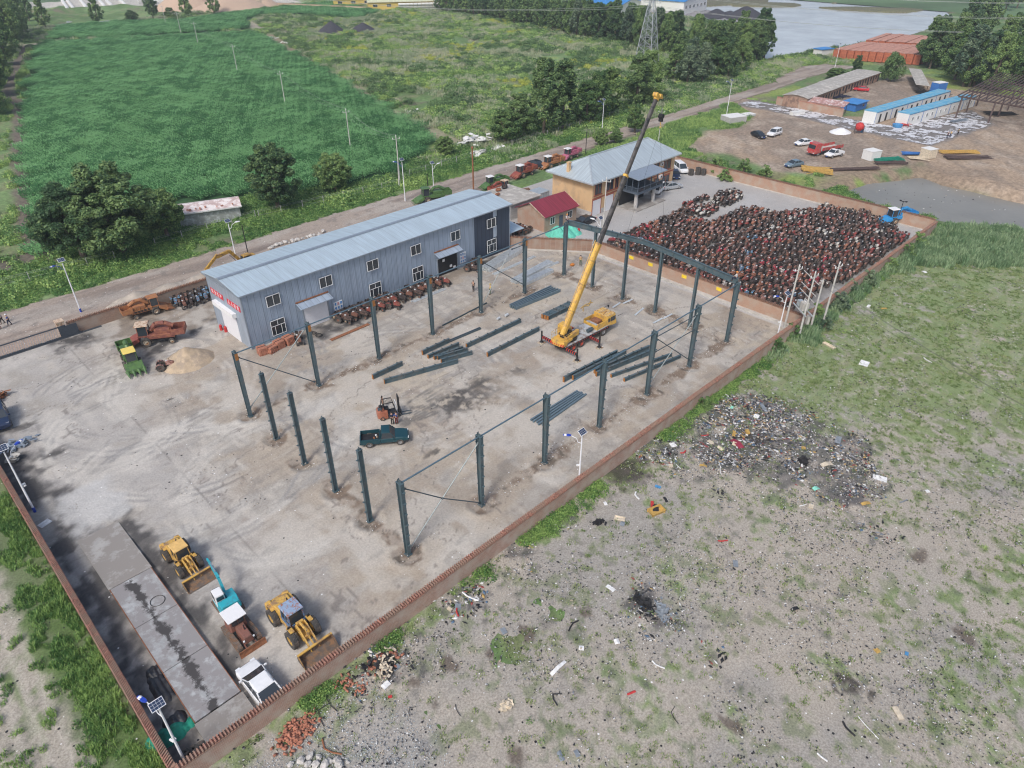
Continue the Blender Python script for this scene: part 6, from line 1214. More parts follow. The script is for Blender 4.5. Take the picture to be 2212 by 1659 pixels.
# orange two-storey house
oh=empty('orange_house',(74.4,41.6,0),0,'orange plastered two-storey house with grey hipped metal roof and glazed balcony','building');L_,W_,E_=25.6,9.8,6.35
boxwalls(oh,0,L_,0,W_,E_,'plaster_orange')
m=MB();m.bb(-.03,L_+.03,-.03,W_+.03,0,.9);m.build('plinth','wall_grey',oh)
m=MB();m.bb(.0,L_,-.05,-.001,3.1,3.35);m.build('string_course','trim_red',oh)
x0,x1,y0,y1,zr=-1.1,L_+1.0,-.8,W_+.8,9.1;rl,rr,ym=4.3,L_-3.0,W_/2
for q,nm in(([(x0,y0,E_),(x1,y0,E_),(rr,ym,zr),(rl,ym,zr)],'roof_grey'),([(x1,y1,E_),(x0,y1,E_),(rl,ym,zr),(rr,ym,zr)],'roof_grey'),([(x0,y1,E_),(x0,y0,E_),(rl,ym,zr)],'roof_grey_y'),([(x1,y0,E_),(x1,y1,E_),(rr,ym,zr)],'roof_grey_y')):fixn(hslab(MB(),q,.1).build('roof',nm,oh))
m=MB();m.beam((rl,ym,zr+.12),(rr,ym,zr+.12),.3,.12)
for a in((x0,y0),(x0,y1)):m.beam((*a,E_+.14),(rl,ym,zr+.14),.25,.1)
for a in((x1,y0),(x1,y1)):m.beam((*a,E_+.14),(rr,ym,zr+.14),.25,.1)
m.build('ridge_cap','galv',oh);m=MB();m.bb(x0,x1,y0-.08,y0,E_-.12,E_+.12);m.bb(x0-.08,x0,y0,y1,E_-.12,E_+.12);m.build('gutter','galv',oh)
m=MB();m.bb(-.1,.5,5.8,6.4,E_,8.6);m.bb(-.16,.56,5.74,6.46,8.6,8.75);m.build('chimney','plaster_orange',oh)
for x,z,w,h in((1.5,4.85,1.9,2.0),(4.9,4.85,2.0,2.0),(6.9,4.85,1.0,2.0),(19.2,4.85,2.0,2.0),(23.1,4.85,2.4,2.0),(23.1,1.7,2.4,2.0),(20.0,1.7,1.6,2.0)):
    o=window(oh,x,-.02,z,w,h,fr='trim_red');m=MB();m.bb(x-w/2-.25,x+w/2+.25,-.14,-.02,z-h/2-.22,z-h/2-.02);m.bb(x-w/2-.2,x+w/2+.2,-.10,-.02,z+h/2+.02,z+h/2+.2);m.build('surround','trim_red',o)
for x in(1.3,5.0):m=MB();m.bb(x-1.15,x+1.15,-.06,-.005,.05,2.95);o=m.build('garage_door','door_white',oh);m=MB();m.bb(x-1.3,x-1.16,-.1,-.001,0,3.05);m.bb(x+1.16,x+1.3,-.1,-.001,0,3.05);m.bb(x-1.3,x+1.3,-.1,-.001,2.96,3.1);m.build('door_frame','trim_red',o)
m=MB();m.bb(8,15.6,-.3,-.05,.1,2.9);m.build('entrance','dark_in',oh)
for x,z in((20.9,5.4),(20.9,2.9)):m=MB();m.bb(x-.45,x+.45,-.4,-.05,z-.3,z+.35);o=m.build('air_conditioner','white_paint',oh,bev=.02);m=MB();m.cyl((x,-.42,z),(x,-.4,z),.22,.22,12);m.build('fan_grille','black_part',o)
m=MB();m.bb(8.2,16.2,-4.1,-.05,3.05,3.35);m.build('balcony_slab','slate_dark',oh)
m=MB()
for x in(8.25,10.2,12.1,14.1,16.1):m.bb(x-.05,x+.05,-4.05,-3.95,3.35,5.9)
for z in(3.4,4.2,5.85):m.bb(8.2,16.2,-4.07,-3.93,z,z+.08)
for y in(-2.7,-1.4):m.bb(8.2,8.3,y-.05,y+.05,3.35,5.9);m.bb(16.1,16.2,y-.05,y+.05,3.35,5.9)
for z in(3.4,4.2,5.85):m.bb(8.2,8.3,-3.93,-.05,z,z+.08)
m.build('balcony_frame','slate_dark',oh);m=MB();m.bb(8.25,16.15,-4.0,-3.97,3.45,4.15);m.bb(8.25,16.15,-.25,-.06,3.4,5.8);m.build('balcony_glazing','glass',oh)
m=MB();hslab(m,[(7.6,-4.5,5.95),(16.6,-4.5,5.95),(16.6,-.5,6.3),(7.6,-.5,6.3)],.14);fixn(m.build('balcony_roof','trim_grey',oh))
for x in(9.1,14.6):m=MB();m.cyl((x,-3.2,0),(x,-3.2,3.05),.38,.34,14);m.build('column','wall_grey',oh)
m=MB();m.bb(7.5,17,-4.6,-.05,.03,.2);m.build('entrance_step','concrete',oh)
# small brick house with maroon roof
rh=empty('brick_house',(62.6,42.4,0),R(-1),'small red-brick house with maroon corrugated roof beside the orange house','building');L_,W_=8.3,6.7
boxwalls(rh,0,L_,0,W_,2.85,'brick_peach');
for x in(0,L_-.2):m=MB();m.prism([(0,2.85),(W_,2.85),(W_/2,4.45)],x+.002,x+.198,'yz');fixn(m.build('gable','brick_peach',rh))
for s in(0,1):y0=-.4 if s==0 else W_+.4;fixn(hslab(MB(),[(-.35,y0,2.75),(L_+.35,y0,2.75),(L_+.35,W_/2,4.5),(-.35,W_/2,4.5)],.1).build('roof','roof_maroon',rh))
m=MB();m.beam((-.37,-.4,2.86),(-.37,W_/2,4.6),.1,.12);m.beam((L_+.37,-.4,2.86),(L_+.37,W_/2,4.6),.1,.12);m.build('verge_trim','roof_tan',rh)
for x in(2.0,6.5):window(rh,x,0,1.7,1.2,1.3)
m=MB();m.bb(3.8,4.7,-.05,-.002,0,2.1);m.build('door','slate_dark',rh)
# flat-roofed hut, corrugated hut, lean-to
fh=empty('flat_roofed_hut',(62.4,50.6,0),0,'low grey hut with pale flat concrete roof carrying rusty machine parts','building');boxwalls(fh,0,7.6,0,8.2,2.85,'wall_grey');m=MB();m.bb(-.3,7.9,-.3,8.5,2.852,3.02);m.build('roof','roof_slab',fh)
for x,y,s,lb in((3.5,6.8,.5,'rusty engine block on the pale flat roof, rear one'),(1.8,5.2,.4,'rusty gearbox on the pale flat roof, front one'),(5.5,7.2,.55,'dark stack of grilles on the pale flat roof')):m=MB();m.blob((0,0,.3*s*2),(s*1.3,s,s*.6),7,5,.3);m.box((0,0,s),(s*2,s*.5,s*.4));tag(m.build('machine_part','rust' if 'dark' not in lb else 'tr_black',None,(62.4+x,50.6+y,3.02)),lb,'machine part')
wh=empty('tin_shed',(70.6,51.9,0),0,'little white tin shed squeezed behind the maroon-roofed house','shed');boxwalls(wh,0,3.5,0,2.6,2.5,'sheet_light');m=MB();m.bb(-.1,3.6,-.1,2.7,2.502,2.58);m.build('roof','galv',wh)
lt=empty('lean_to',(53.4,41.8,0),0,'open lean-to with blue-grey tin roof at the dark end of the shed','shelter');fixn(hslab(MB(),[(0,0,2.5),(3.6,0,2.5),(3.6,4.6,2.9),(0,4.6,2.9)],.08).build('roof','sheet_roof',lt))
for x in(.2,3.4):m=MB();m.cyl((x,.15,0),(x,.15,2.5),.05,.05,6);m.build('post','steel_web',lt)
# white shed by the cornfield
ws=empty('roadside_shed',(18.4,89.2,0),R(-20),'long whitewashed shed with pinkish stone-weighted roof between road and cornfield','building');boxwalls(ws,0,10.3,0,5.0,2.5,'wall_rough')
for s in(0,1):y0=-.4 if s==0 else 5.4;fixn(hslab(MB(),[(-.4,y0,2.45),(10.7,y0,2.45),(10.7,2.5,3.2),(-.4,2.5,3.2)],.12).build('roof','roof_pink',ws))
m=MB();m.bb(-.42,10.72,-.5,-.4,2.4,2.62);m.bb(-.5,-.4,-.4,5.4,2.4,2.6);m.build('eaves_trim','wall_white',ws);m=MB()
for k in range(14):m.blob((random.uniform(.3,10),random.choice((.2,2.2,.5)),2.75+random.uniform(0,.3)),random.uniform(.1,.24),6,4,.3)
m.build('roof_weights','brick_kiln_top',ws)
# cabins: two rows of joined modules
def cabins(a,b,w,n,h,doors,lab,first):
    a=Vector((*a,0));b=Vector((*b,0));L_=(b-a).length/n;rz=math.atan2((b-a).y,(b-a).x)
    for i in range(n):
        e=empty('site_cabin',a+(b-a)*(i/n),rz,f'{od[i]} module of the {lab}, counted from the pallet-strewn near end','cabin','white site cabins with blue roofs');m=MB();m.bb(.02,L_-.02,0,w,.05,h);m.build('wall','wall_white',e)
        m=MB();m.bb(0,L_-.0,-.12,w+.12,h+.002,h+.16);m.build('roof','cabin_roof',e);m=MB();m.bb(0,.12,-.03,-.002,.05,h);m.bb(L_-.12,L_,-.03,-.002,.05,h);m.bb(.12,L_-.12,-.03,-.002,h-.15,h);m.build('corner_trim','trim_blue',e)
        for k,x in enumerate((L_*.3,L_*.68)):
            if doors:m=MB();m.bb(x-.45,x+.45,-.04,-.002,.1,2.2);m.build('door','cell_dark',e)
            else:window(e,x,0,1.5,1.0,1.0)
cabins((180.4,33.0),(223,28.6),3.4,5,2.9,True,'rear row of blue-roofed cabins',0);cabins((184.4,26.1),(221,21.0),3.2,5,2.9,False,'front row of blue-roofed cabins',0)
# old brick sheds with shallow vaulted roofs
def vault(name,a,L_,W_,h,rise,rz,label,openings):
    e=empty(name,(*a,0),rz,label,'building');boxwalls(e,0,L_,0,W_,h,'wall_mud');pr=[(-.3+(W_+.6)*t/8,h+rise*math.sin(PI*t/8))for t in range(9)]
    m=MB();m.prism(pr+[(y,z+.12)for y,z in pr][::-1],-.3,L_+.3,'yz');fixn(m.build('roof','roof_slab',e));m=MB();m.prism([(y,z-.01)for y,z in pr]+[(W_,h-.01),(0,h-.01)],.01,.18,'yz')
    fixn(m.build('gable','brick_brown',e))
    for k in range(openings):x=L_*(k+.6)/openings;m=MB();m.bb(x-.45,x+.45,-.05,-.001,.05 if k%2 else 1.0,2.1);m.build('door' if k%2 else 'window','cell_dark',e)
    return e
vault('old_brick_shed',(183.2,53.4),24,7.2,2.9,.6,R(2),'nearer old brick shed with shallow vaulted grey roof and dark openings',12);vault('old_brick_shed',(209.5,55.0),30,7.5,2.6,.2,R(1),'farther old shed with flat grey roof and a row of doors by the willow',14)
e=wall((183.8,62.8),(182.4,42.4),2.1,'broken brick boundary wall beside the white plastic-covered strip','brick_peach','brick_kiln_top',fside=-1);e['group']='brick walls round the yard'
e=empty('tiled_lean_to',(183.6,43,0),PI/2,'long low lean-to roof with red and white sheets along the broken brick wall','shelter');fixn(hslab(MB(),[(0,.2,2.15),(18,.2,2.15),(18,-3.2,3.0),(0,-3.2,3.0)],.1).build('roof','roof_tile_red',e))
for x in(.5,6,12,17.5):m=MB();m.cyl((x,-3.0,0),(x,-3.0,2.95),.08,.08,6);m.build('post','steel_brown',e)
bh=empty('blue_hut',(190.6,42.4,0),R(-3),'small bright blue hut with flat blue tin roof in front of the cabins','shed');boxwalls(bh,0,6.6,0,4.2,2.0,'trim_blue');m=MB();m.bb(-.4,7.0,-.4,4.6,2.002,2.12);m.build('roof','roof_blue',bh);m=MB();m.bb(4,5,-.05,-.001,.9,1.5);m.build('window','glass',bh)
e=empty('white_hut',(270.4,90,0),R(-15),'tiny white hut with blue roof at the lake shore','shed');boxwalls(e,0,6.5,0,4,2.6,'wall_white');m=MB();m.bb(-.3,6.8,-.3,4.3,2.602,2.8);m.build('roof','roof_blue',e)
# ridged shelter by the big trees
e=empty('slate_shelter',(232,37.5,0),R(25),'long pale asbestos-roofed shelter sagging towards the rubble','shelter');fixn(hslab(MB(),[(-2,0,2.2),(24,0,2.7),(24,4,3.0),(-2,4,2.4)],.12).build('roof','roof_slab',e))
for x in(0,7,14,21):m=MB();m.bb(x,x+.2,.1,.3,0,2.2);m.build('post','wall_mud',e)
# rows of stacked red bricks
def bricks(a,b,dv,n,h,lab,grp):
    a=Vector((*a,0));b=Vector((*b,0));dv=Vector((*dv,0));
    for i in range(n):
        p=a+(b-a)*(i+.5)/n;w=(b-a).length/n*.9;e=empty('brick_stack',p,math.atan2(dv.y,dv.x),f'{["first", "second", "third", "fourth", "fifth", "sixth", "seventh", "eighth", "ninth", "tenth", "eleventh", "twelfth"][i]} row from the left of the {lab}','brick stack',grp);m=MB();Ln=dv.length;hh=h+random.uniform(-.1,.1);k=0
        while k<Ln:q=min(k+1.5,Ln);m.bb(k,q-.12,-w/2,w/2,0,hh+random.uniform(-.06,.06));k+=1.5
        m.build('brick_blocks','brick_kiln',e);m=MB();m.bb(0,Ln-.1,-w/2-.02,w/2+.02,hh+.07,hh+.11);m.build('top_course','brick_kiln_top',e)
bricks((269.8,85.5),(280.5,57),(27,0),12,3.3,'nearer red brick stacks by the lake','nearer red brick stacks');bricks((303,87),(309,68),(26,2),8,3.2,'farther red brick stacks behind the big trees','farther red brick stacks')
# dark steel shade frame
sf=empty('steel_shade_frame',(203.5,0,0),R(2),'dark brown open steel shed frame with bare purlins beside the cabins','steel frame')
for x in(0,10,20,30):
    for y in(1,12,20):m=MB();m.beam((x,y,0),(x,y,5.2),.35,.35);m.build('post','steel_brown',sf)
    m=MB();m.beam((x,-4,4.7),(x,21,5.5),.25,.4);m.build('rafter','steel_brown',sf)
for k in range(26):m=MB();y=-3.5+k*.98;z=5.05+.8*(y+4)/25;m.beam((-1,y,z),(44,y,z),.24,.24);m.build('purlin','steel_brown',sf)
# far works
def shedb(name,a,L_,W_,h,rise,rz,wm,rm,label,nwin=0,cat='building'):
    e=empty(name,(*a,0),rz,label,cat);boxwalls(e,0,L_,0,W_,h,wm)
    for s in(0,1):y0=-.6 if s==0 else W_+.6;fixn(hslab(MB(),[(-.6,y0,h-.1),(L_+.6,y0,h-.1),(L_+.6,W_/2,h+rise),(-.6,W_/2,h+rise)],.15).build('roof',rm,e))
    for x in(0,L_-.2):m=MB();m.prism([(0,h),(W_,h),(W_/2,h+rise-.1)],x+.01,x+.19,'yz');fixn(m.build('gable',wm,e))
    for k in range(nwin):
        x=L_*(k+.5)/nwin;window(e,x,0,h*.6,2.6,1.4)
    return e
for k in range(5):pass
shedb('blue_factory',(377,209),44,30,6.5,2.5,R(98),'wall_white','roof_blue','nearest blue-roofed factory with a row of gable windows',0)
for k in range(6):window(col.objects[bpy.data.objects['blue_factory'].name],-.02,3+k*4.8,3.6,2.4,1.5,axis='y')
shedb('blue_factory',(346,232),30,26,5,2.2,R(100),'wall_white','roof_blue','middle blue-roofed factory just behind the tree belt',5);shedb('blue_factory',(395,262),90,30,6.5,2.5,R(100),'wall_white','roof_blue','long rear blue-roofed factory at the top edge',0);shedb('blue_factory',(340,300),70,24,6,2.5,R(100),'wall_white','roof_blue','left-hand blue-roofed factory seen through the poplars',6)
shedb('yellow_block',(331,200),14,8,3.2,.5,R(95),'wall_yellow','roof_slab','low yellow building beside the dark heaps and blue factory',3)
shedb('yellow_barn',(236.6,343),78,13,4.2,2.6,R(-32),'wall_yellow','roof_cream','long yellow barn with cream roof, nearer of the two',10);shedb('yellow_barn',(232,372),62,13,4.2,2.6,R(-32),'wall_yellow','roof_cream','long yellow barn with cream roof, farther of the two',8)
e=empty('pipe_stack',(249,331,0),R(-32),'long stack of white concrete pipes in front of the yellow barn','pipe stack')
for j in range(3):
    for i in range(22):m=MB()if i==0 else m;m.cyl((i*2.2,2-j*.6,.7+j*1.2),(i*2.2+2.0,2-j*.6,.7+j*1.2),.68,.68,10)
    m.build('pipe_tier','wall_white',e)
wall((204,410),(236,340),2.2,'pale yellow wall of the barn compound beside the far cornfield','roof_tan','roof_tan')
# ---- heaps
mat('sand_tan',(.46,.36,.25),.95,var=.2,scale=1.5,bump=.5,bscale=6,dirt=(.36,.29,.22),dscale=1);mat('sand_grey',(.42,.37,.31),.95,var=.2,scale=1,bump=.5,bscale=6,dirt=(.34,.30,.26),dscale=.8);mat('coal',(.05,.05,.06),.9,var=.3,bump=.4);mat('sand_red',(.52,.38,.28),.95,var=.15)
def heap(x,y,rx,ry,h,m_,label,rz=0,peaks=1,name='sand_heap',cat='sand heap',seed=1,z=0.0):
    n=34;V=[];F=[]
    r_=np.random.default_rng(seed);pk=[(0,0,1)]if peaks==1 else[(-.55+1.1*k/(peaks-1),r_.uniform(-.1,.1),r_.uniform(.7,1))for k in range(peaks)]
    g=np.linspace(-1.05,1.05,n);X,Y=np.meshgrid(g,g);X=X.ravel();Y=Y.ravel();Zh=np.zeros(len(X))
    for px,py,ph in pk:s=.95 if peaks==1 else .5;Zh=np.maximum(Zh,ph*np.clip(1-np.hypot((X-px)/s,(Y-py)/(.95)),0,1)**.9)
    Zh=Zh*h*(.8+.4*fbm(X*3+seed*7,Y*3,1,seed,4))+(fbm(X*rx,Y*ry,.8,seed+3,3)-.5)*.25*(Zh>.02)-.05
    idx=np.arange(n*n).reshape(n,n);q=np.stack([idx[:-1,:-1],idx[:-1,1:],idx[1:,1:],idx[1:,:-1]],-1).reshape(-1,4);q=q[(Zh[q]>-.04).any(1)]
    o=npmesh(name,np.stack([X*rx,Y*ry,Zh],1),q,m_);o.location=(x,y,z);o.rotation_euler=(0,0,rz);return tag(o,label,cat)
heap(0,44.6,3.4,3.0,1.9,'sand_tan','pale sand heap beside the shed gable door',peaks=1,z=.05);heap(6.5,65.4,8.5,2.6,1.8,'sand_grey','long grey-brown sand heap on the road side of the wall',R(-2),3,seed=4,z=.05)
heap(*xy(1,0,790,270),13,9,4.5,'coal','black coal heap with two humps in the weedy meadow',R(-30),2,'coal_heap','coal heap',5)
for q,rx,h,lb,mm in(((2,0,1760,140),12,3.5,'left dark heap behind the poplar belt','coal'),((2,0,1880,140),10,2.8,'middle dark heap behind the poplar belt','coal'),((2,0,2010,150),14,5.5,'tallest dark heap near the lake','coal'),((0,0,1480,75),12,5,'small tan sand heap left of the conical one at the top edge','sand_red'),((0,0,1640,70),22,12,'tall conical sand heap at the top edge of the photo','sand_red'),((0,0,2000,85),26,9,'wide sand heap above the second cornfield','sand_red'),((0,0,2180,70),14,8,'orange sand heap at the right of the far sand row','sand_tan'),((1,0,50,65),13,7,'brown sand heap above the far cornfield corner','sand_red'),((3,0,625,1140),3.2,1.3,'small white sand heap on the plastic-covered ground edge','white_paint')):heap(*xy(*q),rx,rx*.8,h,mm,lb,seed=int(rx*3))
# far yard bits
for i,(x,y,x1,y1)in enumerate(((540,15,590,90),(585,15,640,88),(695,10,750,78),(865,20,910,70),(925,20,970,62),(1040,10,1090,60))):
    a=xy(0,0,x,y);b=xy(0,0,x1,y1);m=MB();m.beam((0,0,.6),(b[0]-a[0],b[1]-a[1],.6),1.6,1.2);m.beam((0,0,1.4),(b[0]-a[0],b[1]-a[1],1.4),1.0,.4);tag(m.build('concrete_girder','wall_white',None,(*a,0)),f'{od[i]} pale concrete girder from the left in the far casting yard','girder','concrete girders in the far yard')
for i,(x,y)in enumerate(((1520,70),(1700,75),(1765,72),(1310,60),(1200,40))):
    x,y=xy(0,0,x,y);e=empty('batching_frame',(x,y,0),R(-20),['white twin-legged hopper frame left of the conical heap','left white frame between the sand heaps','right white frame between the sand heaps','white hopper by the yellow silo','small white container at the far yard edge'][i],'hopper');m=MB();m.bb(0,8,0,3,2.6,4.6);m.build('hopper','wall_white',e)
    for px,py in((0,0),(8,0),(8,3),(0,3)):m=MB();m.beam((px,py,0),(px,py,2.6),.3,.3);m.build('leg','wall_white',e)
# ---- white plastic sheeting laid on the ground
mat('plastic',(.68,.68,.70),.4,var=.12,scale=2)
n=2600;X,Y=sample(lambda x,y:(sdf(FOAM,x,y)<-.5)*sm(fbm(x*1.0,y*.5,1.3,33,4),.46,.58),168,226,8,73,26000)
V=[(-.8,-.35,0),(.1,-.45,.05),(.9,-.3,.0),(.8,.3,.06),(0,.42,.02),(-.9,.25,.07)];F=[(0,1,4,5),(1,2,3,4)]
scatter('plastic_sheeting',V,F,'plastic',np.stack([X,Y,gh(X,Y)+.08],1),rng.normal(R(-30),.3,len(X)),rng.uniform(.25,.65,len(X)),label='ragged strips of white plastic sheeting laid over the building plot',cat='plastic sheeting')
# ---------------------------------------------------------------- trees
leafmat('leaf_dark',(0.051,0.113,0.051),(0.143,0.247,0.108),(0.229,0.337,0.129),.35,.35);leafmat('leaf_mid',(0.072,0.153,0.057),(0.200,0.320,0.114),(0.286,0.408,0.143),.35,.35);leafmat('leaf_willow',(0.091,0.169,0.065),(0.221,0.338,0.130),None,.35,.35);leafmat('leaf_blue',(0.058,0.117,0.072),(0.169,0.247,0.156),(0.247,0.325,0.195),.35,.35)
mat('bark',(.14,.11,.085),.95,var=.3,scale=3)
def quads(C,Nn,S,asp=.6):
    """leaf faces: centres, normals, sizes"""
    n=len(C);r=rng.normal(size=(n,3));u=np.cross(Nn,r);u/=np.linalg.norm(u,axis=1)[:,None]+1e-9;v=np.cross(Nn,u);v/=np.linalg.norm(v,axis=1)[:,None]+1e-9;u=u*S[:,None];v=v*(S*asp)[:,None]
    V=np.stack([C-u,C-v*.9,C+u,C+v*.9],1).reshape(-1,3);return V,np.arange(4*n).reshape(-1,4)
def tree_mesh(name,H,W,kind,nl,ls,leaf,seed):
    global rng
    keep=rng;rng=np.random.default_rng(seed);C=[];Nn=[];nc=int({'poplar':90,'round':130,'willow':90,'bush':30}[kind]);cl=[]
    for k in range(nc):
        if kind=='poplar':t=rng.random()**.8;z=H*(.14+.82*t);rr=W/2*(1-abs(t-.32)*1.05)*math.sqrt(rng.random())*.95
        elif kind=='bush':t=rng.random();z=H*(.15+.6*t);rr=W/2*math.sqrt(rng.random())*(1-.5*t)
        else:t=rng.random();z=H*(.22+.68*t);rr=W/2*math.sqrt(max(0,1-(2*t-.85)**2*.75))*math.sqrt(rng.random())*.9
        a=rng.uniform(0,6.283);cl.append((rr*math.cos(a),rr*math.sin(a),z,rng.uniform(.45,1.15)*W*(.125 if kind!='poplar' else .15)*(1-.35*(z/H))))
    # two or three leading shoots break the outline
    for k in range(4):a=rng.uniform(0,6.28);cl.append((W*.15*math.cos(a),W*.15*math.sin(a),H*rng.uniform(.9,.97),W*.09))
    per=nl//len(cl)
    for x,y,z,r in cl:
        d=rng.normal(size=(per,3));d/=np.linalg.norm(d,axis=1)[:,None];q=rng.random(per)**.45;sc=np.array([1,1,1.25 if kind=='poplar' else .85]);p=np.array([x,y,z])+d*(q*r)[:,None]*sc
        if kind=='willow':p[:,2]-=(rng.random(per)**2)*r*1.5
        C.append(p);nn=d*.7+rng.normal(size=(per,3))*.6+np.array([0,0,.5]);Nn.append(nn/np.linalg.norm(nn,axis=1)[:,None])
    C=np.concatenate(C);Nn=np.concatenate(Nn);C[:,2]=np.maximum(C[:,2],.15);V,F=quads(C,Nn,rng.uniform(.6,1.3,len(C))*ls);rng=keep
    crown=npmesh('crown',V,F,leaf,smooth=False);m=MB();r_=random.Random(seed);hb=H*(.55 if kind=='poplar' else .42);m.cyl((0,0,-.3),(.1,0,hb),W*.035+.08,W*.018+.03,8)
    for k in range(6):x,y,z,r=cl[r_.randrange(len(cl))];m.cyl((.05,0,hb*r_.uniform(.5,1)),(x*.8,y*.8,z),W*.014+.02,.03,5)
    tr=m.build('trunk','bark');e=empty(name,(0,0,0));crown.parent=e;tr.parent=e;return e
TP_={}
def tree(key,x,y,H,label,group,W=None,z=0,cat='tree'):
    if key not in TP_:
        nm,H0,W0,kind,nl,ls,leaf,seed=TSP[key];e=tree_mesh(nm,H0,W0,kind,nl,ls,leaf,seed);TP_[key]=(e,H0,W0);e.location=(x,y,z)
        tag(e,label,cat,group);o=e
    else:o=copy_tree(TP_[key][0],(x,y,z),0,label,group=group)
    H0,W0=TP_[key][1:];s=H/H0;w=(W/W0)if W else s;o.scale=(w,w,s);o.rotation_euler=(0,0,random.uniform(0,6.28));return o
TSP=dict(A=('broadleaf_tree',13,11,'round',46000,.21,'leaf_dark',1),B=('broadleaf_tree',12,8,'round',34000,.20,'leaf_dark',2),C=('broadleaf_tree',8,6.5,'round',22000,.18,'leaf_mid',3),P=('poplar_tree',15,6.5,'poplar',20000,.25,'leaf_dark',4),Q=('poplar_tree',15,7.5,'poplar',20000,.25,'leaf_mid',5),Rr=('poplar_tree',14,6,'poplar',12000,.30,'leaf_blue',6),Wi=('willow_tree',9,8,'willow',11000,.22,'leaf_willow',7),S=('shrub',2.4,3,'bush',2600,.15,'leaf_mid',8),S2=('shrub',2.2,3,'bush',2400,.15,'leaf_blue',9),F1=('far_tree',14,9,'round',5000,.42,'leaf_dark',10),F2=('far_tree',14,7,'poplar',4500,.42,'leaf_mid',11))
g1='trees between road and cornfield'
tree('A',7.0,85.0,14.5,'largest dark tree on the verge, left of the white shed',g1,15);tree('A',1.5,87.0,12.3,'broad lower tree merging with the largest one on its left',g1,13);tree('C',15,87.0,8.5,'smaller tree touching the whitewashed shed',g1,8)
tree('B',35.5,85.8,12.3,'dark upright tree right of the whitewashed shed',g1,10.5);tree('C',48.6,86.5,7.8,'small round light green tree before the field poles',g1,8)
g2='trees along the road beyond the orange house'
for k,x,y,H,W,lb in(('C',98,88.5,8,9,'low bushy tree by the white foam heap'),('P',103,88.8,9.5,7,'first tall tree right of the foam heap'),('P',110.7,87.6,15.8,8,'dark tall tree with two tops, left one'),('P',117.5,87.3,14.8,7.5,'dark tall tree with two tops, right one'),('Q',127,87.4,9.5,8,'lower mid-green tree in the roadside row'),('Q',133,88.5,11,7,'mid-green tree left of the crane boom tip'),('Q',139,89.1,11,7.5,'mid-green tree nearest the crane boom'),('P',151,89,12.5,8,'dark tree behind the crane boom tip, left half'),('Q',157.5,89.7,13,8,'tree with paler top behind the crane boom tip'),('C',128.1,72.2,7.0,5.5,'young tree alone on the near side of the road'),('C',112.5,70.5,4.2,4.5,'rounded bush at the back corner of the orange house'),('C',117,69.6,3.6,4,'bush to the right of the house-corner bush'),('C',80.5,90.5,4.5,5,'green bush in front of the foam heap')):tree(k,x,y,H*(1.12 if H>8 else 1),lb,g2,W*(1.2 if H>8 else 1))
# poplar belt
belt=[xy(1,0,1545,100),xy(1,0,1850,135),xy(1,0,2212,200),xy(2,0,300,265),xy(2,0,600,330),xy(2,0,900,385),xy(2,0,1150,430),xy(2,0,1400,480),xy(2,0,1620,505)]
cnt=0;ordn=['first','second','third','fourth','fifth','sixth','seventh','eighth','ninth','tenth','11th','12th','13th','14th','15th','16th','17th','18th','19th','20th']+[f'{i}{"st" if i % 10 == 1 and i != 11 else "nd" if i % 10 == 2 else "rd" if i % 10 == 3 else "th"}' for i in range(21,90)]
for row in range(3):
    for(ax,ay),(bx,by)in zip(belt[:-1],belt[1:]):
        L_=math.hypot(bx-ax,by-ay);n=max(1,int(L_/6.2))
        for i in range(n):
            t=(i+random.uniform(.2,.8))/n;x=ax+(bx-ax)*t+row*6.5+random.uniform(-1,1);y=ay+(by-ay)*t+row*3+random.uniform(-1,1);far_=y>210
            tree(random.choice(['F1','F2'])if far_ else random.choice(['P','Q','P','Rr']),x,y,random.uniform(12.5,16)*(.85 if far_ else 1),f'{"leafy tree" } of the {["front", "middle", "rear"][row]} rank in the poplar belt before the blue factories, {"left" if y > 210 else "right"} half','trees of the poplar belt',random.uniform(6.5,8.5))
g3='tall trees by the bend of the road'
for i in range(34):
    t=i/33;p=[xy(2,0,1700,770),xy(2,0,1900,740),xy(2,0,2212,640)][0 if t<.5 else 1];a=Vector((188,89));b=Vector((262,108));q=a.lerp(b,t);x=q.x+random.uniform(-3,3);y=q.y+random.uniform(-2,16);tree(random.choice(['P','Q','Rr','P']),x,y,random.uniform(11,16.5),f'{"dark" if y < 100 else "mid-green"} tall tree in the clump at the road bend, {"near the pylon wires" if x < 220 else "near the lake"}',g3,random.uniform(6.5,9))
BR=[(262,53),(252,40),(243,30),(247,22),(258,16),(268,14),(282,18),(300,30),(305,50),(296,62),(275,62)]
for i in range(52):
    while True:
        x=random.uniform(242,306);y=random.uniform(-2,63)
        if sdf(BR+[(262,-6)],np.array([x]),np.array([y]))[0]<0 or(y<18 and x>255):break
    tree(random.choice(['P','Rr','P','Q']),x,y,random.uniform(13,18),f'{"front" if x < 262 else "rear"} tree of the big dark grove, {"by the brick stacks" if y > 40 else "above the shade frame" if y < 20 else "in its middle"}','trees of the big dark grove',random.uniform(8,11))
for q,H,W in(((3,0,1700,330),17,10),((3,0,1800,310),19,11),((3,0,1880,300),16,10),((3,0,1950,60),16,10),((3,0,2050,90),14,10),((3,0,2150,70),15,10)):tree('F1',*xy(*q),H,'hazy tree standing behind the big dark grove','hazy trees behind the grove',W)
tree('Wi',242.6,53,8.8,'pale green weeping willow beside the old brick sheds',None,8.5);tree('C',232,66.5,3.6,'bush behind the nearer old brick shed roof',None,9);tree('P',246,66,6,'small conifer-like tree left of the willow',None,4)
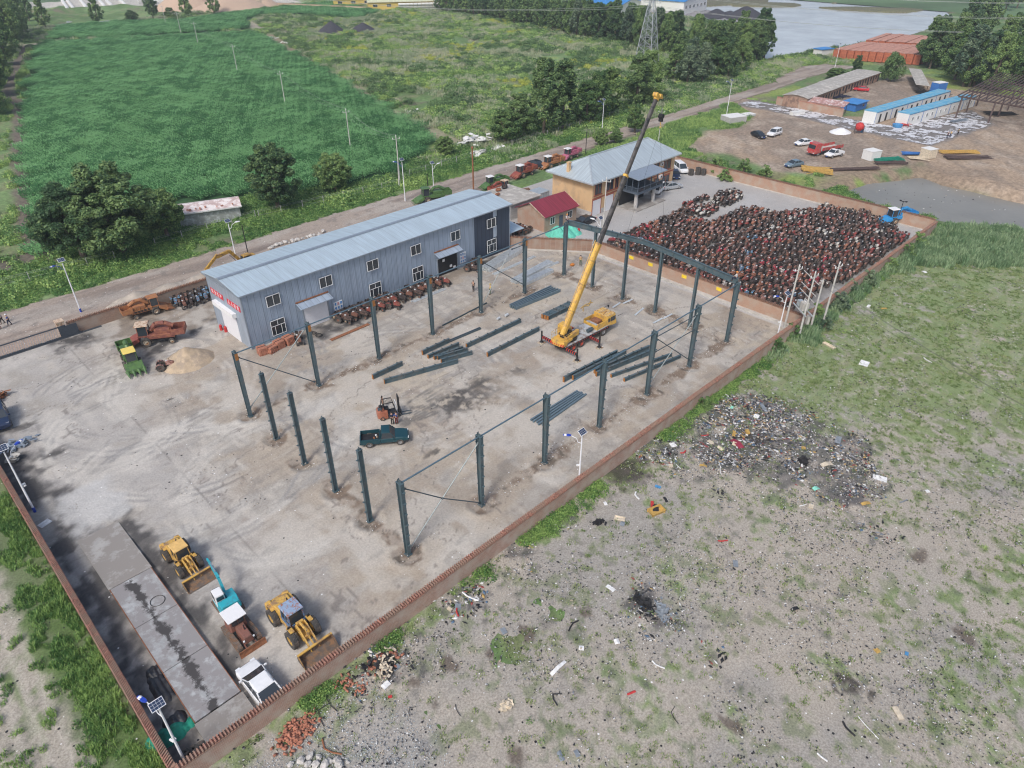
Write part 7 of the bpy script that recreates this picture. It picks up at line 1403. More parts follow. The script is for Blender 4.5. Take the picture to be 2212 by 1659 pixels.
for i,(x,y,tp)in enumerate(((400,250,60),(860,215,80),(1330,180,70),(1620,150,40),(1855,130,0),(1150,190,140),(1480,165,120),(260,190,-30),(200,230,20))):tree('F2' if i not in(2,5)else 'F1',*xy(0,0,x,y),14 if tp<100 else 5.5,['dark narrow tree by the corner of the far cornfield','single tree standing in the shallow puddle','broad tree left of the far pole line','single tree right of the far pole line','tree in front of the wide sand heap','low tree between puddle and field pole','small yellowish tree between two far poles','far dark tree beside the casting yard sheds','second far dark tree beside the casting yard sheds'][i],'scattered trees at the far field edge',7)
for i in range(26):x,y=xy(0,0,random.uniform(-150,110),300+i*28);tree(random.choice(['Q','C','Rr']),x-random.uniform(2,9),y,random.uniform(8,13)if y>140 else random.uniform(5,8),f'leafy tree lining the left edge of the photo, {"far end" if y > 220 else "middle" if y > 150 else "near end"}','trees along the left edge',random.uniform(7,9))
for i,(x,y,H)in enumerate(((120,430,19),(60,560,20),(150,370,17),(10,700,19),(-40,840,18),(180,330,15),(90,300,20),(-10,480,22),(30,360,22),(-60,1000,14),(210,300,13))):tree('Q' if i%2 else 'C',*xy(0,0,x,y),H,f'tall light green tree crowding the upper left edge, {"nearer" if y > 500 else "farther"} part','tall trees in the upper left corner',H*.55)
# bushes at the yard walls
gs='bushes by the yard walls';
for c_,r_,x,y,s,lb in((2,0,1640,1450,2.2,'dense bush just behind the tyre stacks'),(2,0,1760,1500,3.2,'tallest bush behind the far wall corner'),(2,0,1840,1560,2.4,'bush left of the dark lamp post at the wall'),(2,0,2000,1480,2.6,'bush outside the far wall, third from the left'),(2,0,2180,1530,2.4,'bush outside the far wall above the vine strip'),(3,1,1280,470,2.4,'dark leafy bush outside the long wall near its far end'),(3,1,1190,560,2.2,'second bush outside the long wall from its far end'),(3,1,1050,680,2.0,'third bush outside the long wall from its far end'),(3,1,850,800,2.2,'grey-green bush outside the wall beside the last tractors'),(3,1,720,870,2.0,'bush outside the wall, between two grey-green ones'),(3,1,600,1010,2.4,'big grey-green bush right of the transformer poles'),(3,1,400,1100,2.2,'bush directly behind the transformer poles'),(3,1,480,1180,1.8,'grey-green bush on the grass beside the transformer'),(3,1,200,1260,2.0,'bush at the foot of the left transformer pole'),(3,1,60,1370,1.8,'dark leafy bush by the litter heap and wall'),(2,2,1650,210,1.5,'creeping bush at the wall above the litter heap')):x_,y_=xy(c_,r_,x,y);tree('S2' if 'grey-green' in lb else 'S',x_,y_,s,lb,gs,s*1.5,cat='bush')
# ---------------------------------------------------------------- corn, weeds, grass
def blades(n,r,h,w,lean,nb=1,seed=0,two=True):
    q=np.random.default_rng(seed);V=[];F=[]
    for i in range(n):
        a=q.uniform(0,6.283);d=r*math.sqrt(q.random());x,y=d*math.cos(a),d*math.sin(a);la=q.uniform(0,6.283);hh=h*q.uniform(.6,1.1)*(1-.4*d/r);l=lean*q.uniform(.3,1)*hh;px,py=-math.sin(la)*w/2,math.cos(la)*w/2;cx,cy=math.cos(la),math.sin(la);b=len(V)
        V+=[(x-px,y-py,0),(x+px,y+py,0),(x+px+cx*l*.4,y+py+cy*l*.4,hh*.7),(x-px+cx*l*.4,y-py+cy*l*.4,hh*.7),(x+cx*l+px*.3,y+cy*l+py*.3,hh),(x+cx*l-px*.3,y+cy*l-py*.3,hh)];F+=[(b,b+1,b+2,b+3),(b+3,b+2,b+4,b+5)]
    return V,F
leafmat('corn_leaf',(.045,.15,.055),(.12,.32,.11),(.22,.45,.19),.4,.3)
def corn_patch(S,seed):
    q=np.random.default_rng(seed);V=[];F=[];
    for x in np.arange(-S/2,S/2,.9):
        for y in np.arange(-S/2,S/2,.34):
            px=x+q.normal(0,.05);py=y+q.normal(0,.06);H=q.uniform(1.7,2.15)
            for k in range(6):
                a=(k%2)*PI+q.normal(R(90),.5);z0=H*(.25+.13*k);L_=q.uniform(.5,.95)*(1.1-.08*k);w=.085;c,s=math.cos(a),math.sin(a);b=len(V)
                V+=[(px-s*w,py+c*w,z0),(px+s*w,py-c*w,z0),(px+c*L_*.55+s*w,py+s*L_*.55-c*w,z0+.28),(px+c*L_*.55-s*w,py+s*L_*.55+c*w,z0+.28),(px+c*L_,py+s*L_,z0+.02)];F+=[(b,b+1,b+2,b+3),(b+3,b+2,b+4,b+4)]
    return V,F
def tri(F):return[f if f[2]!=f[3]else f for f in F]
V,F=corn_patch(4.5,3);F=[f if f[2]!=f[3]else(f[0],f[1],f[2],f[2])for f in F]
V2=list(V);F2=[]
for f in F:
    if f[2]==f[3]:V2.append(tuple((np.array(V2[f[2]])+np.array(V2[f[0]]))/2));F2.append((f[0],f[1],f[2],len(V2)-1))
    else:F2.append(f)
for nm,pl,lb in(('corn_field',CORN,'large field of dark green maize in rows with the pole line crossing it'),('corn_field',CORN2,'second maize field beyond the pale track')):
    xs=[p[0]for p in pl];ys=[p[1]for p in pl];U,W_=np.meshgrid(np.arange(-420,620,4.5),np.arange(-420,620,4.5));U=U.ravel();W_=W_.ravel();X=U*math.cos(R(14))-W_*math.sin(R(14));Y=U*math.sin(R(14))+W_*math.cos(R(14));k=(X>min(xs))*(X<max(xs))*(Y>min(ys))*(Y<max(ys));X=X[k];Y=Y[k];k=sdf(pl,X,Y)+(fbm(X,Y,9,4)-.5)*3<-.8;X=X[k];Y=Y[k];sc=np.ones((len(X),3));sc[:,2]=rng.uniform(.82,1.08,len(X))
    scatter(nm,V2,F2,'corn_leaf',np.stack([X,Y,gh(X,Y)],1),R(14)+PI*(rng.random(len(X))<.5)+rng.normal(0,.006,len(X)),sc,label=lb,cat='maize field')
leafmat('weed_green',(0.105,0.224,0.072),(0.299,0.478,0.157),(0.419,0.568,0.186),.09,.3);leafmat('weed_pale',(0.272,0.358,0.215),(0.486,0.543,0.358),(0.572,0.572,0.400),.07,.3);leafmat('weed_dark',(0.058,0.117,0.052),(0.156,0.260,0.104),None,.1,.3);leafmat('weed_yellow',(0.286,0.364,0.065),(0.546,0.585,0.130),None,.1,.3);leafmat('verge_green',(0.065,0.169,0.052),(0.195,0.364,0.104),(0.312,0.468,0.143),.15,.3)
def inl(x,y):return(sdf(CORN,x,y)>2)*(sdf(CORN2,x,y)>2)*(sdf(LAKE,x,y)>3)*(sdf(STORE,x,y)>0)*(sdf(MARL,x,y)>0)*(sdf(PUDDLE,x,y)>1)*(sdf(BASE,x,y)>1)*(sdf(ROAD,x,y)>.3)*(sdf(BUILD,x,y)>1)*np.prod([ldist(p,x,y)>w for p,w,c in PATHS],0)
def meadow(x,y):return inl(x,y)*(y>78)*(x>45)
def put(nm,V,F,m_,X,Y,s0,s1,lb,cat,zf=gh,dz=0,hv_=None):
    sc=rng.uniform(s0,s1,len(X));s3=np.stack([sc,sc,sc*rng.uniform(.6,1.3,len(X))],1)
    if hv_ is not None:s3[:,2]*=hv_
    return scatter(nm,V,F,m_,np.stack([X,Y,zf(X,Y)+dz],1),rng.uniform(0,6.28,len(X)),s3,label=lb,cat=cat)
def bushy(n,r,h,ls,seed):
    global rng
    keep=rng;rng=np.random.default_rng(seed);d=rng.normal(size=(n,3));d[:,2]=np.abs(d[:,2]);d/=np.linalg.norm(d,axis=1)[:,None];q=rng.random(n)**.4;lump=.75+.5*rng.random(n);p=d*(q*lump)[:,None]*np.array([r,r,h]);nn=d+rng.normal(size=(n,3))*.6;nn/=np.linalg.norm(nn,axis=1)[:,None];V,F=quads(p,nn,rng.uniform(.6,1.3,n)*ls);rng=keep;return V.tolist(),F.tolist()
V,F=blades(80,1.1,1.0,.07,.5,seed=1);X,Y=sample(lambda x,y:meadow(x,y)*sm(fbm(x,y,16,71),.38,.52),45,330,78,400,30000);put('meadow_reeds',V,F,'weed_pale',X,Y,.8,1.6,'pale reeds and seeding grass spread over the meadow','reeds')
V,F=bushy(160,1.2,.9,.15,2);X,Y=sample(lambda x,y:meadow(x,y)*sm(fbm(x,y,11,72),.42,.55),45,330,78,400,30000);put('meadow_weeds',V,F,'weed_green',X,Y,.7,1.7,'lush green weeds spread over the rough meadow','weeds')
X,Y=sample(lambda x,y:meadow(x,y)*sm(fbm(x,y,13,73),.50,.62),45,330,78,400,16000);put('dark_weeds',V,F,'weed_dark',X,Y,1.0,2.2,'dark low scrub in patches over the meadow','scrub')
X,Y=sample(lambda x,y:meadow(x,y)*sm(fbm(x,y,18,74),.56,.66),70,280,85,330,14000);put('yellow_weeds',V,F,'weed_yellow',X,Y,.6,1.2,'yellow-green weeds in patches over the meadow','weeds')
# verges of the dirt road, land round the cornfield, strips by the building plot
V,F=bushy(150,.8,.75,.12,5)
def verge(x,y):return((sdf(ROAD,x,y)>.2)*(y>75)*(y<96)*(sdf(CORN,x,y)>.5)*(x<200)*(np.hypot((x-23.5),(y-89.5))>3.5)*(sdf(BUILD,x,y)>1)*np.prod([ldist(p,x,y)>w*.8 for p,w,c in PATHS],0)*(sm(fbm(x,y,5,80),.25,.42)))
X,Y=sample(verge,-60,200,75,96,14000);put('verge_weeds',V,F,'verge_green',X,Y,.6,1.3,'thick green weeds between the dirt road and the cornfield','weeds',hv_=np.where(Y<79,.5,1.0))
def verge2(x,y):return((y>50)*(y<75)*(x>104)*(sdf(ROAD,x,y)>.3)*(sdf(BUILD,x,y)>.5)*(sdf([(-22,-5),(111.5,-5),(111.5,50),(106,66),(-22,66)],x,y)>0))
X,Y=sample(lambda x,y:verge2(x,y)*sm(fbm(x,y,6,81),.3,.5),104,185,48,76,9000);V3,F3=blades(70,.9,.6,.05,.6,seed=6);put('verge_grass',V3,F3,'weed_green',X,Y,.7,1.4,'tall grass between the dirt road and the earth plot','grass')
X,Y=sample(lambda x,y:(sdf(CORN,x,y)>1)*(sdf(TRACKW,x,y)*0+ldist(TRACKW,x,y)>1.6)*sm(fbm(x,y,7,83),.35,.5),-70,70,78,330,12000);k=X<(Y-90)*.27+2;X=X[k];Y=Y[k];put('field_edge_weeds',V,F,'weed_green',X,Y,.8,1.8,'weeds along the track at the left field edge','weeds')
def pondedge(x,y):return((sdf(POND,x,y)>1.2)*(sdf(POND,x,y)<9)*(x>111.9)*(x<128)*(y>-7)*sm(fbm(x,y,5,84),.46,.58))+((x>112)*(x<133)*(y>20)*(y<54)*(sdf(POND,x,y)>1)*sm(fbm(x,y,6,85),.42,.5)*(1-sm(x,112+.25*(y-20),118+.3*(y-20))))
X,Y=sample(pondedge,111,185,-10,56,12000);put('bank_weeds',V,F,'verge_green',X,Y,.6,1.3,'weeds on the pond banks behind the far wall','weeds')
TW=P((3,1,1450,300),(3,1,2212,350),(3,1,2300,640),(3,1,1800,620),(3,1,1400,600),(3,1,1150,640),(3,1,900,800),(3,1,620,1000),(3,1,330,1230),(3,1,60,1370),(3,1,-40,1380),(3,1,400,1010),(3,1,1300,400))
# reeds and tall weeds right of the long wall, towards the pond
X,Y=sample(lambda x,y:(y<-5.9)*(sdf(POND,x,y)>.5)*(1-sm(sdf(TW,x,y)+(fbm(x,y,4,88)-.5)*5,-1,2))*sm(fbm(x,y,4,87),.22,.4),45,145,-60,-5.8,26000);V4,F4=blades(90,.8,1.25,.07,.45,seed=9);leafmat('reed_green',(0.117,0.221,0.104),(0.286,0.416,0.221),(0.364,0.481,0.273),.12,.3);put('tall_weeds',V4,F4,'reed_green',X,Y,.6,1.3,'tall grey-green weeds between the long wall and the pond','weeds')
# ---------------------------------------------------------------- waste ground with litter
LIT=P((2,2,1180,620),(2,2,1480,440),(2,2,1750,200),(2,2,2000,60),(2,2,2212,40),(3,2,160,90),(3,2,420,380),(3,2,820,600),(3,2,1080,880),(3,2,760,1080),(3,2,250,1050),(2,2,1950,900),(2,2,1500,700))
PL=[(LIT,1.0)]+[(P(*q),w)for q,w in((((2,2,300,1290),(2,2,420,1190),(2,2,540,1240),(2,2,520,1320),(2,2,380,1350)),1),(((1,3,850,830),(1,3,1080,650),(1,3,1280,700),(1,3,1200,860),(1,3,1000,920),(1,3,850,980)),1),(((2,3,960,300),(2,3,1050,130),(2,3,1250,200),(2,3,1500,370),(2,3,1200,480)),1),(((1,3,1700,220),(1,3,1850,70),(1,3,1990,140),(1,3,1900,230)),1),(((2,2,-60,1450),(2,2,120,1380),(2,2,100,1560),(2,2,-60,1640)),.9))]
def wgreen(x,y):
    g=sm(x+.9*(y+30),30,72)*.95;g=g+.5*(1-sm(np.abs(y+6.3),.5,2.0));g=g+.55*sm(-y-(34-.10*(x-10)),2,10)*sm(x,12,26)
    return np.clip(g,0,1)
def wlit(x,y):
    d=np.full(np.shape(x),9.)
    for p,w in PL:d=np.minimum(d,sdf(p,x,y))
    return 1-sm(d+(fbm(x,y,3.5,201,5)-.5)*9,-2.5,2.5)
def wc(X,Y):
    n1=fbm(X,Y,12,211);n2=fbm(X,Y,3.5,212);n3=fbm(X,Y,.9,213,4);C=np.zeros((len(X),3))+np.array((.39,.352,.30));C=lerp(C,(.32,.305,.28),sm(n1,.42,.6)*.7);C=lerp(C,(.40,.365,.31),sm(n2*.5+n3*.5,.5,.64)*.7);C=lerp(C,(.24,.225,.20),sm(n3,.58,.72)*.6)
    g=wgreen(X,Y);C=lerp(C,(.20,.27,.11),sm(g*.8+(n2-.5)*1.2+(n3-.5)*1.6,.24,.60)*.9);C=lerp(C,(.30,.29,.17),sm(g,.3,1)*sm(n3,.5,.65)*.5)
    C=lerp(C,(.16,.20,.09),sm(fbm(X,Y,1.1,215,4)+.06*(n1-.5),.60,.68)*.55)
    l=wlit(X,Y);C=lerp(C,(.11,.105,.105),sm(l*.85+(n3-.5)*1.8,.25,.85)*.85)
    C=lerp(C,(.33,.33,.33),(1-sm(np.hypot(X+15,(Y+14)*1.1)+(n2-.5)*6,2,8))*.55)
    for(c,r,x,y),rr in(((2,2,980,760),3.0),((2,3,130,500),.75),((2,3,610,320),.75),((1,3,2040,680),.9),((1,3,1640,760),.7),((1,3,1395,935),.6),((1,3,1550,1120),.6),((3,3,720,980),1.2),((3,3,1700,500),.9),((3,2,1300,1490),.9),((2,2,2150,520),1.7),((2,3,60,1590),.9),((2,3,1900,1290),.8)):
        a,b=xy(c,r,x,y);d=np.hypot(X-a,Y-b)+(n3-.5)*min(rr,1.2)*2.8;C=lerp(C,(.045,.04,.036)if rr>1 else(.13,.105,.085),(1-sm(d,rr*.5,rr))*.85)
    for k in range(7):
        x0=-8+k*9.5;d=np.abs(Y+26+6*np.sin(X*.05+k)+k*1.5-10+(n2-.5)*1.5);C=lerp(C,(.43,.39,.34),(1-sm(d,.1,.5))*.25)
    return C
groundmat('waste_mat',7,.34,speck=.05,speckd=.10,bump=.6)
def wh_(X,Y):return-.02+.18*(fbm(X,Y,5,221)-.4)+.05*fbm(X,Y,.8,222,3)+.35*wlit(X,Y)*fbm(X,Y,1.6,223,3)
grid('waste_ground',-30,112,-52,-5.55,.24,wh_,wc,'waste_mat',lambda X,Y:(sdf(POND,X,Y)>1.0)&(Y<-5.5))
def lc(X,Y):
    n1=fbm(X,Y*.5,3.0,231);n3=fbm(X,Y,.9,232,4);C=np.zeros((len(X),3))+np.array((.38,.345,.29));C=lerp(C,(.28,.26,.22),sm(n3,.5,.65));C=lerp(C,(.15,.22,.075),sm(n1*.6+n3*.4+.03*np.sin(X*3.1),.50,.58)*.8)
    for x0 in(-26.6,-27.6,-28.8,-30.0,-31,-32.3):d=np.abs(X-x0-(Y-10)*.03+(n3-.5)*.5);C=lerp(C,(.46,.42,.36),(1-sm(d,.12,.4))*.75);
    return lerp(C,(.09,.15,.045),sm(X+(n3-.5)*1.5,-27,-25)*.8)
grid('dirt_track',-48,-22.65,-30,62,.3,lambda X,Y:.02+.12*fbm(X,Y,2,233,4),lc,'waste_mat')
V,F=blades(14,.20,.16,.05,1.1,seed=21);leafmat('grass_green',(.13,.21,.07),(.26,.37,.13),(.36,.43,.19),.25,.4)
X,Y=sample(lambda x,y:np.clip(.16+wgreen(x,y)*.55,0,1)*sm(fbm(x,y,1.6,241,4),.30,.72)*(1-.7*wlit(x,y)),-25,112,-50,-5.8,110000);put('waste_grass',V,F,'grass_green',X,Y,.5,1.3,'sparse grass tufts all over the littered waste ground','grass',wh_)
V,F=bushy(60,.36,.34,.07,23);X,Y=sample(lambda x,y:(1-sm(-y,6.0,6.8+1.6*fbm(x,y,7,243)))*sm(fbm(x,y,3,242,3),.40,.56)*(np.hypot(x-xy(2,2,980,760)[0],y-xy(2,2,980,760)[1])>3),-14,111,-9,-5.7,9000);put('wall_weeds',V,F,'verge_green',X,Y,.6,1.5,'green weeds growing along the outer foot of the long brick wall','weeds',wh_)
X,Y=sample(lambda x,y:(wgreen(x,y)*.5+.04)*sm(fbm(x,y,4,244,3),.56,.66),-10,112,-50,-6,4000);put('waste_weeds',V,F,'weed_green',X,Y,.3,.9,'low weed clumps on the waste ground','weeds',wh_)
def lz(X,Y):return .05+0*X
V,F=blades(60,.32,.42,.035,.6,seed=33);X,Y=sample(lambda x,y:(sm(x,-26.4,-24.0)*.95+.05+.6*(1-sm(x,-34.5,-33)))*sm(fbm(x*1.6,y*.7,1.8,245,3),.38,.56),-46,-22.8,-25,62,30000);put('track_weeds',V,F,'verge_green',X,Y,.6,1.5,'thick weeds outside the slanting-coped wall and along the wheel ruts','weeds',lz)
# litter: shards in mixed colours and shapes
def shards(n,r,s,seed):
    q=np.random.default_rng(seed);V=[];F=[]
    for i in range(n):
        c=np.array([q.normal(0,r),q.normal(0,r),q.uniform(0,.05)]);L_=s*q.uniform(.4,1.6);w=s*q.uniform(.2,.8);a=q.uniform(0,6.28);u=np.array([math.cos(a),math.sin(a),q.uniform(-.25,.25)])*L_;v=np.array([-math.sin(a),math.cos(a),q.uniform(-.25,.35)])*w;b=len(V);t=np.array([0,0,.03])
        P4=[c-u,c-v*q.uniform(.5,1),c+u*q.uniform(.6,1),c+v];V+=[tuple(p)for p in P4]+[tuple(p+t)for p in P4];F+=[(b+4,b+5,b+6,b+7),(b,b+1,b+5,b+4),(b+1,b+2,b+6,b+5),(b+2,b+3,b+7,b+6),(b+3,b,b+4,b+7)]
    return V,F
def multi(name,cols,rough=.7):
    m,nt,b=nmat(name);g_=nt.nodes.new('ShaderNodeNewGeometry');o_=nt.nodes.new('ShaderNodeObjectInfo');a=nt.nodes.new('ShaderNodeMath');a.operation='ADD';nt.links.new(g_.outputs['Random Per Island'],a.inputs[0]);nt.links.new(o_.outputs['Random'],a.inputs[1]);f=nt.nodes.new('ShaderNodeMath');f.operation='FRACT';nt.links.new(a.outputs[0],f.inputs[0]);cr=nt.nodes.new('ShaderNodeValToRGB');cr.color_ramp.interpolation='CONSTANT';e=cr.color_ramp.elements;n=len(cols);e[0].color=(*cols[0],1);e[1].position=1/n;e[1].color=(*cols[1],1)
    for i in range(2,n):k=e.new(i/n);k.color=(*cols[i],1)
    nt.links.new(f.outputs[0],cr.inputs[0]);nt.links.new(cr.outputs[0],b.inputs[0]);b.inputs['Roughness'].default_value=rough
wht=(.75,.75,.74);blk=(.02,.02,.022);gry=(.25,.26,.28);tan=(.5,.42,.32)
multi('litter_mix',[(.62,.62,.60),blk,(.20,.22,.24),(.10,.10,.11),wht,(.05,.055,.07),(.50,.42,.31),blk,(.50,.33,.12),(.32,.33,.35),blk,(.13,.12,.12),wht,(.07,.07,.075),(.3,.07,.06),(.10,.17,.26),(.25,.26,.27),blk]);multi('litter_pale',[wht,(.12,.12,.13),gry,tan,blk,(.08,.08,.08),(.5,.5,.5),(.3,.28,.26),blk,(.10,.10,.11)])
LD=P((2,2,1420,560),(2,2,1480,440),(2,2,1850,130),(2,2,2212,-60),(3,2,200,90),(3,2,260,350),(2,2,2100,560),(2,2,1850,660))
V,F=shards(14,.6,.14,1);X,Y=sample(lambda x,y:wlit(x,y)*(.38+.62*(1-sm(np.minimum.reduce([sdf(p_,x,y)for p_ in[LD]+[w_[0]for w_ in PL[1:]]])+(fbm(x,y,2,7)-.5)*5,-2,2)))*.8*sm(fbm(x,y,1.5,8,3),.32,.52),-15,80,-48,-5.8,15000);put('litter',V,F,'litter_mix',X,Y,.6,1.5,'heaped mixed scrap plastic and rubbish on the waste ground','litter',wh_,-.02)
V,F=shards(5,.7,.055,2);X,Y=sample(lambda x,y:sm(fbm(x,y,4,252,5),.44,.60)*.8*(1-.6*wgreen(x,y))+.6*wlit(x,y),-22,105,-50,-5.8,30000);put('scattered_litter',V,F,'litter_pale',X,Y,.5,1.7,'small scraps scattered over the bare waste ground','litter',wh_,.02)
V,F=shards(7,.5,.075,3);xs=[];
for px,py in PITS:xs+=[(px+random.gauss(0,.8),py+random.gauss(0,.8))for _ in range(5)]
for k in range(160):xs.append((random.uniform(8,52),random.choice((0,FW))+random.gauss(0,.6)))
for k in range(90):xs.append((52.2+random.gauss(0,.7),random.uniform(0,FW)))
for k in range(120):xs.append((random.uniform(-20,60),random.uniform(-4,40)))
xs=np.array(xs);multi('rubble_mix',[(.42,.37,.30),wht,(.30,.25,.20),(.45,.42,.38),(.22,.18,.15),(.5,.46,.4)]);put('rubble',V,F,'rubble_mix',xs[:,0],xs[:,1],.4,1.3,'broken concrete crumbs round the column pits','rubble',lambda x,y:.07+0*x)
V,F=[],[]
m=MB()
for k in range(20):m.box((random.gauss(0,.35),random.gauss(0,.35),.06+random.random()*.1),(.24,.12,.09),random.random()*3,random.random()*.6)
mat('brick_loose',(.40,.17,.11),.9,var=.3,scale=3)
X=np.array([xy(1,3,x,y)[0]for x,y in((420,1260),(380,1320),(330,1370),(300,1420),(430,1330),(270,1400),(350,1440),(470,1230),(390,1390),(460,1290),(250,1460),(900,980),(1180,720),(780,940),(310,1340),(1030,790))]);Y=np.array([xy(1,3,x,y)[1]for x,y in((420,1260),(380,1320),(330,1370),(300,1420),(430,1330),(270,1400),(350,1440),(470,1230),(390,1390),(460,1290),(250,1460),(900,980),(1180,720),(780,940),(310,1340),(1030,790))])
put('loose_bricks',[tuple(v)for v in m.v],m.f,'brick_loose',X,Y,.8,1.3,'spill of loose orange-red bricks outside the wall corner','bricks',wh_,.02)
V,F=shards(10,.45,.05,7);X,Y=sample(lambda x,y:(1-sm(np.hypot(x+14.5,(y+12)*1.0)+(fbm(x,y,3,9)-.5)*4,2,7)),-24,-4,-22,-6,1800);put('gravel',V,F,'galv',X,Y,.7,1.3,'patch of pale crushed gravel below the wall corner','gravel',wh_)
V,F=shards(1,.01,.14,41);X,Y=sample(lambda x,y:(sdf(POND,x,y)<-1)*sm(fbm(x,y,5,261),.45,.6),113,165,-35,22,900);put('floating_litter',V,F,'litter_pale',X,Y,.5,1.4,'scraps of rubbish floating on the murky pond','litter',lambda x,y:-1.34+0*x)
# larger pieces one can point at
SH={}
def piece(q,kind,size,m_,label,rz=None,cat=None,z=None):
    x,y=xy(*q);m=MB();a,b,c=[v*(.8 if kind in('strip','board','sheet','panel')else 1)for v in size]
    if kind=='panel':m.loft([[(-a/2,-b/2,0),(-a/2,b/2,.03),(-a/2,b/2,.06),(-a/2,-b/2,.03)],[(0,-b/2*.96,c),(0,b/2,c+.02),(0,b/2,c+.05),(0,-b/2*.96,c+.03)],[(a/2,-b/2*.8,.02),(a/2,b/2*.9,0),(a/2,b/2*.9,.03),(a/2,-b/2*.8,.05)]])
    elif kind=='tub':m.box((0,0,c*.12),(a*.8,b*.8,.05));[m.box((sx*a*.45,0,c/2),(.06,b,c),ry=sx*.25)for sx in(-1,1)];[m.box((0,sy*b*.45,c/2),(a,.06,c),rx=-sy*.25)for sy in(-1,1)]
    elif kind=='strip':m.tube([(-a/2,-b*.3,.06),(-a*.2,b*.1,.08),(a*.15,b*.3,.07),(a/2,-b*.2,.06)],c,5)
    elif kind=='rock':m.blob((0,0,c*.4),(a/2,b/2,c/2),8,6,.28)
    elif kind=='board':m.box((0,0,c/2),(a,b,c));m.box((a*.1,0,c+.012),(a*.5,b*.5,.02))
    elif kind=='heap':
        for k in range(70):m.box((random.gauss(0,a*.2),random.gauss(0,b*.2),abs(random.gauss(c*.3,c*.3))),(random.uniform(.1,.45),random.uniform(.06,.3),random.uniform(.02,.09)),random.random()*6,random.uniform(-.6,.6),random.uniform(-.6,.6))
    zz=(wh_(np.array([x]),np.array([y]))[0]if y<-5.6 else .05)if z is None else z
    return tag(fixn(m.build({'panel':'scrap_sheet','tub':'plastic_tub','strip':'scrap_strip','rock':'rock','board':'flat_box','heap':'scrap_heap'}[kind],m_,None,(x,y,zz+.03),random.uniform(0,3)if rz is None else rz)),label,cat or{'panel':'scrap panel','tub':'tub','strip':'scrap strip','rock':'rock','board':'box','heap':'heap'}[kind])
for n_,c in dict(sc_white=wht,sc_black=blk,sc_gold=(.50,.32,.09),sc_red=(.5,.04,.04),sc_blue=(.07,.25,.48),sc_cream=(.6,.52,.4),sc_grey=(.22,.25,.28),sc_green=(.02,.30,.20),sc_teal=(.25,.62,.50),sc_wine=(.28,.03,.06),rubber=(.03,.03,.03),stone=(.50,.48,.45)).items():mat(n_,c,.7,var=.25,scale=4)
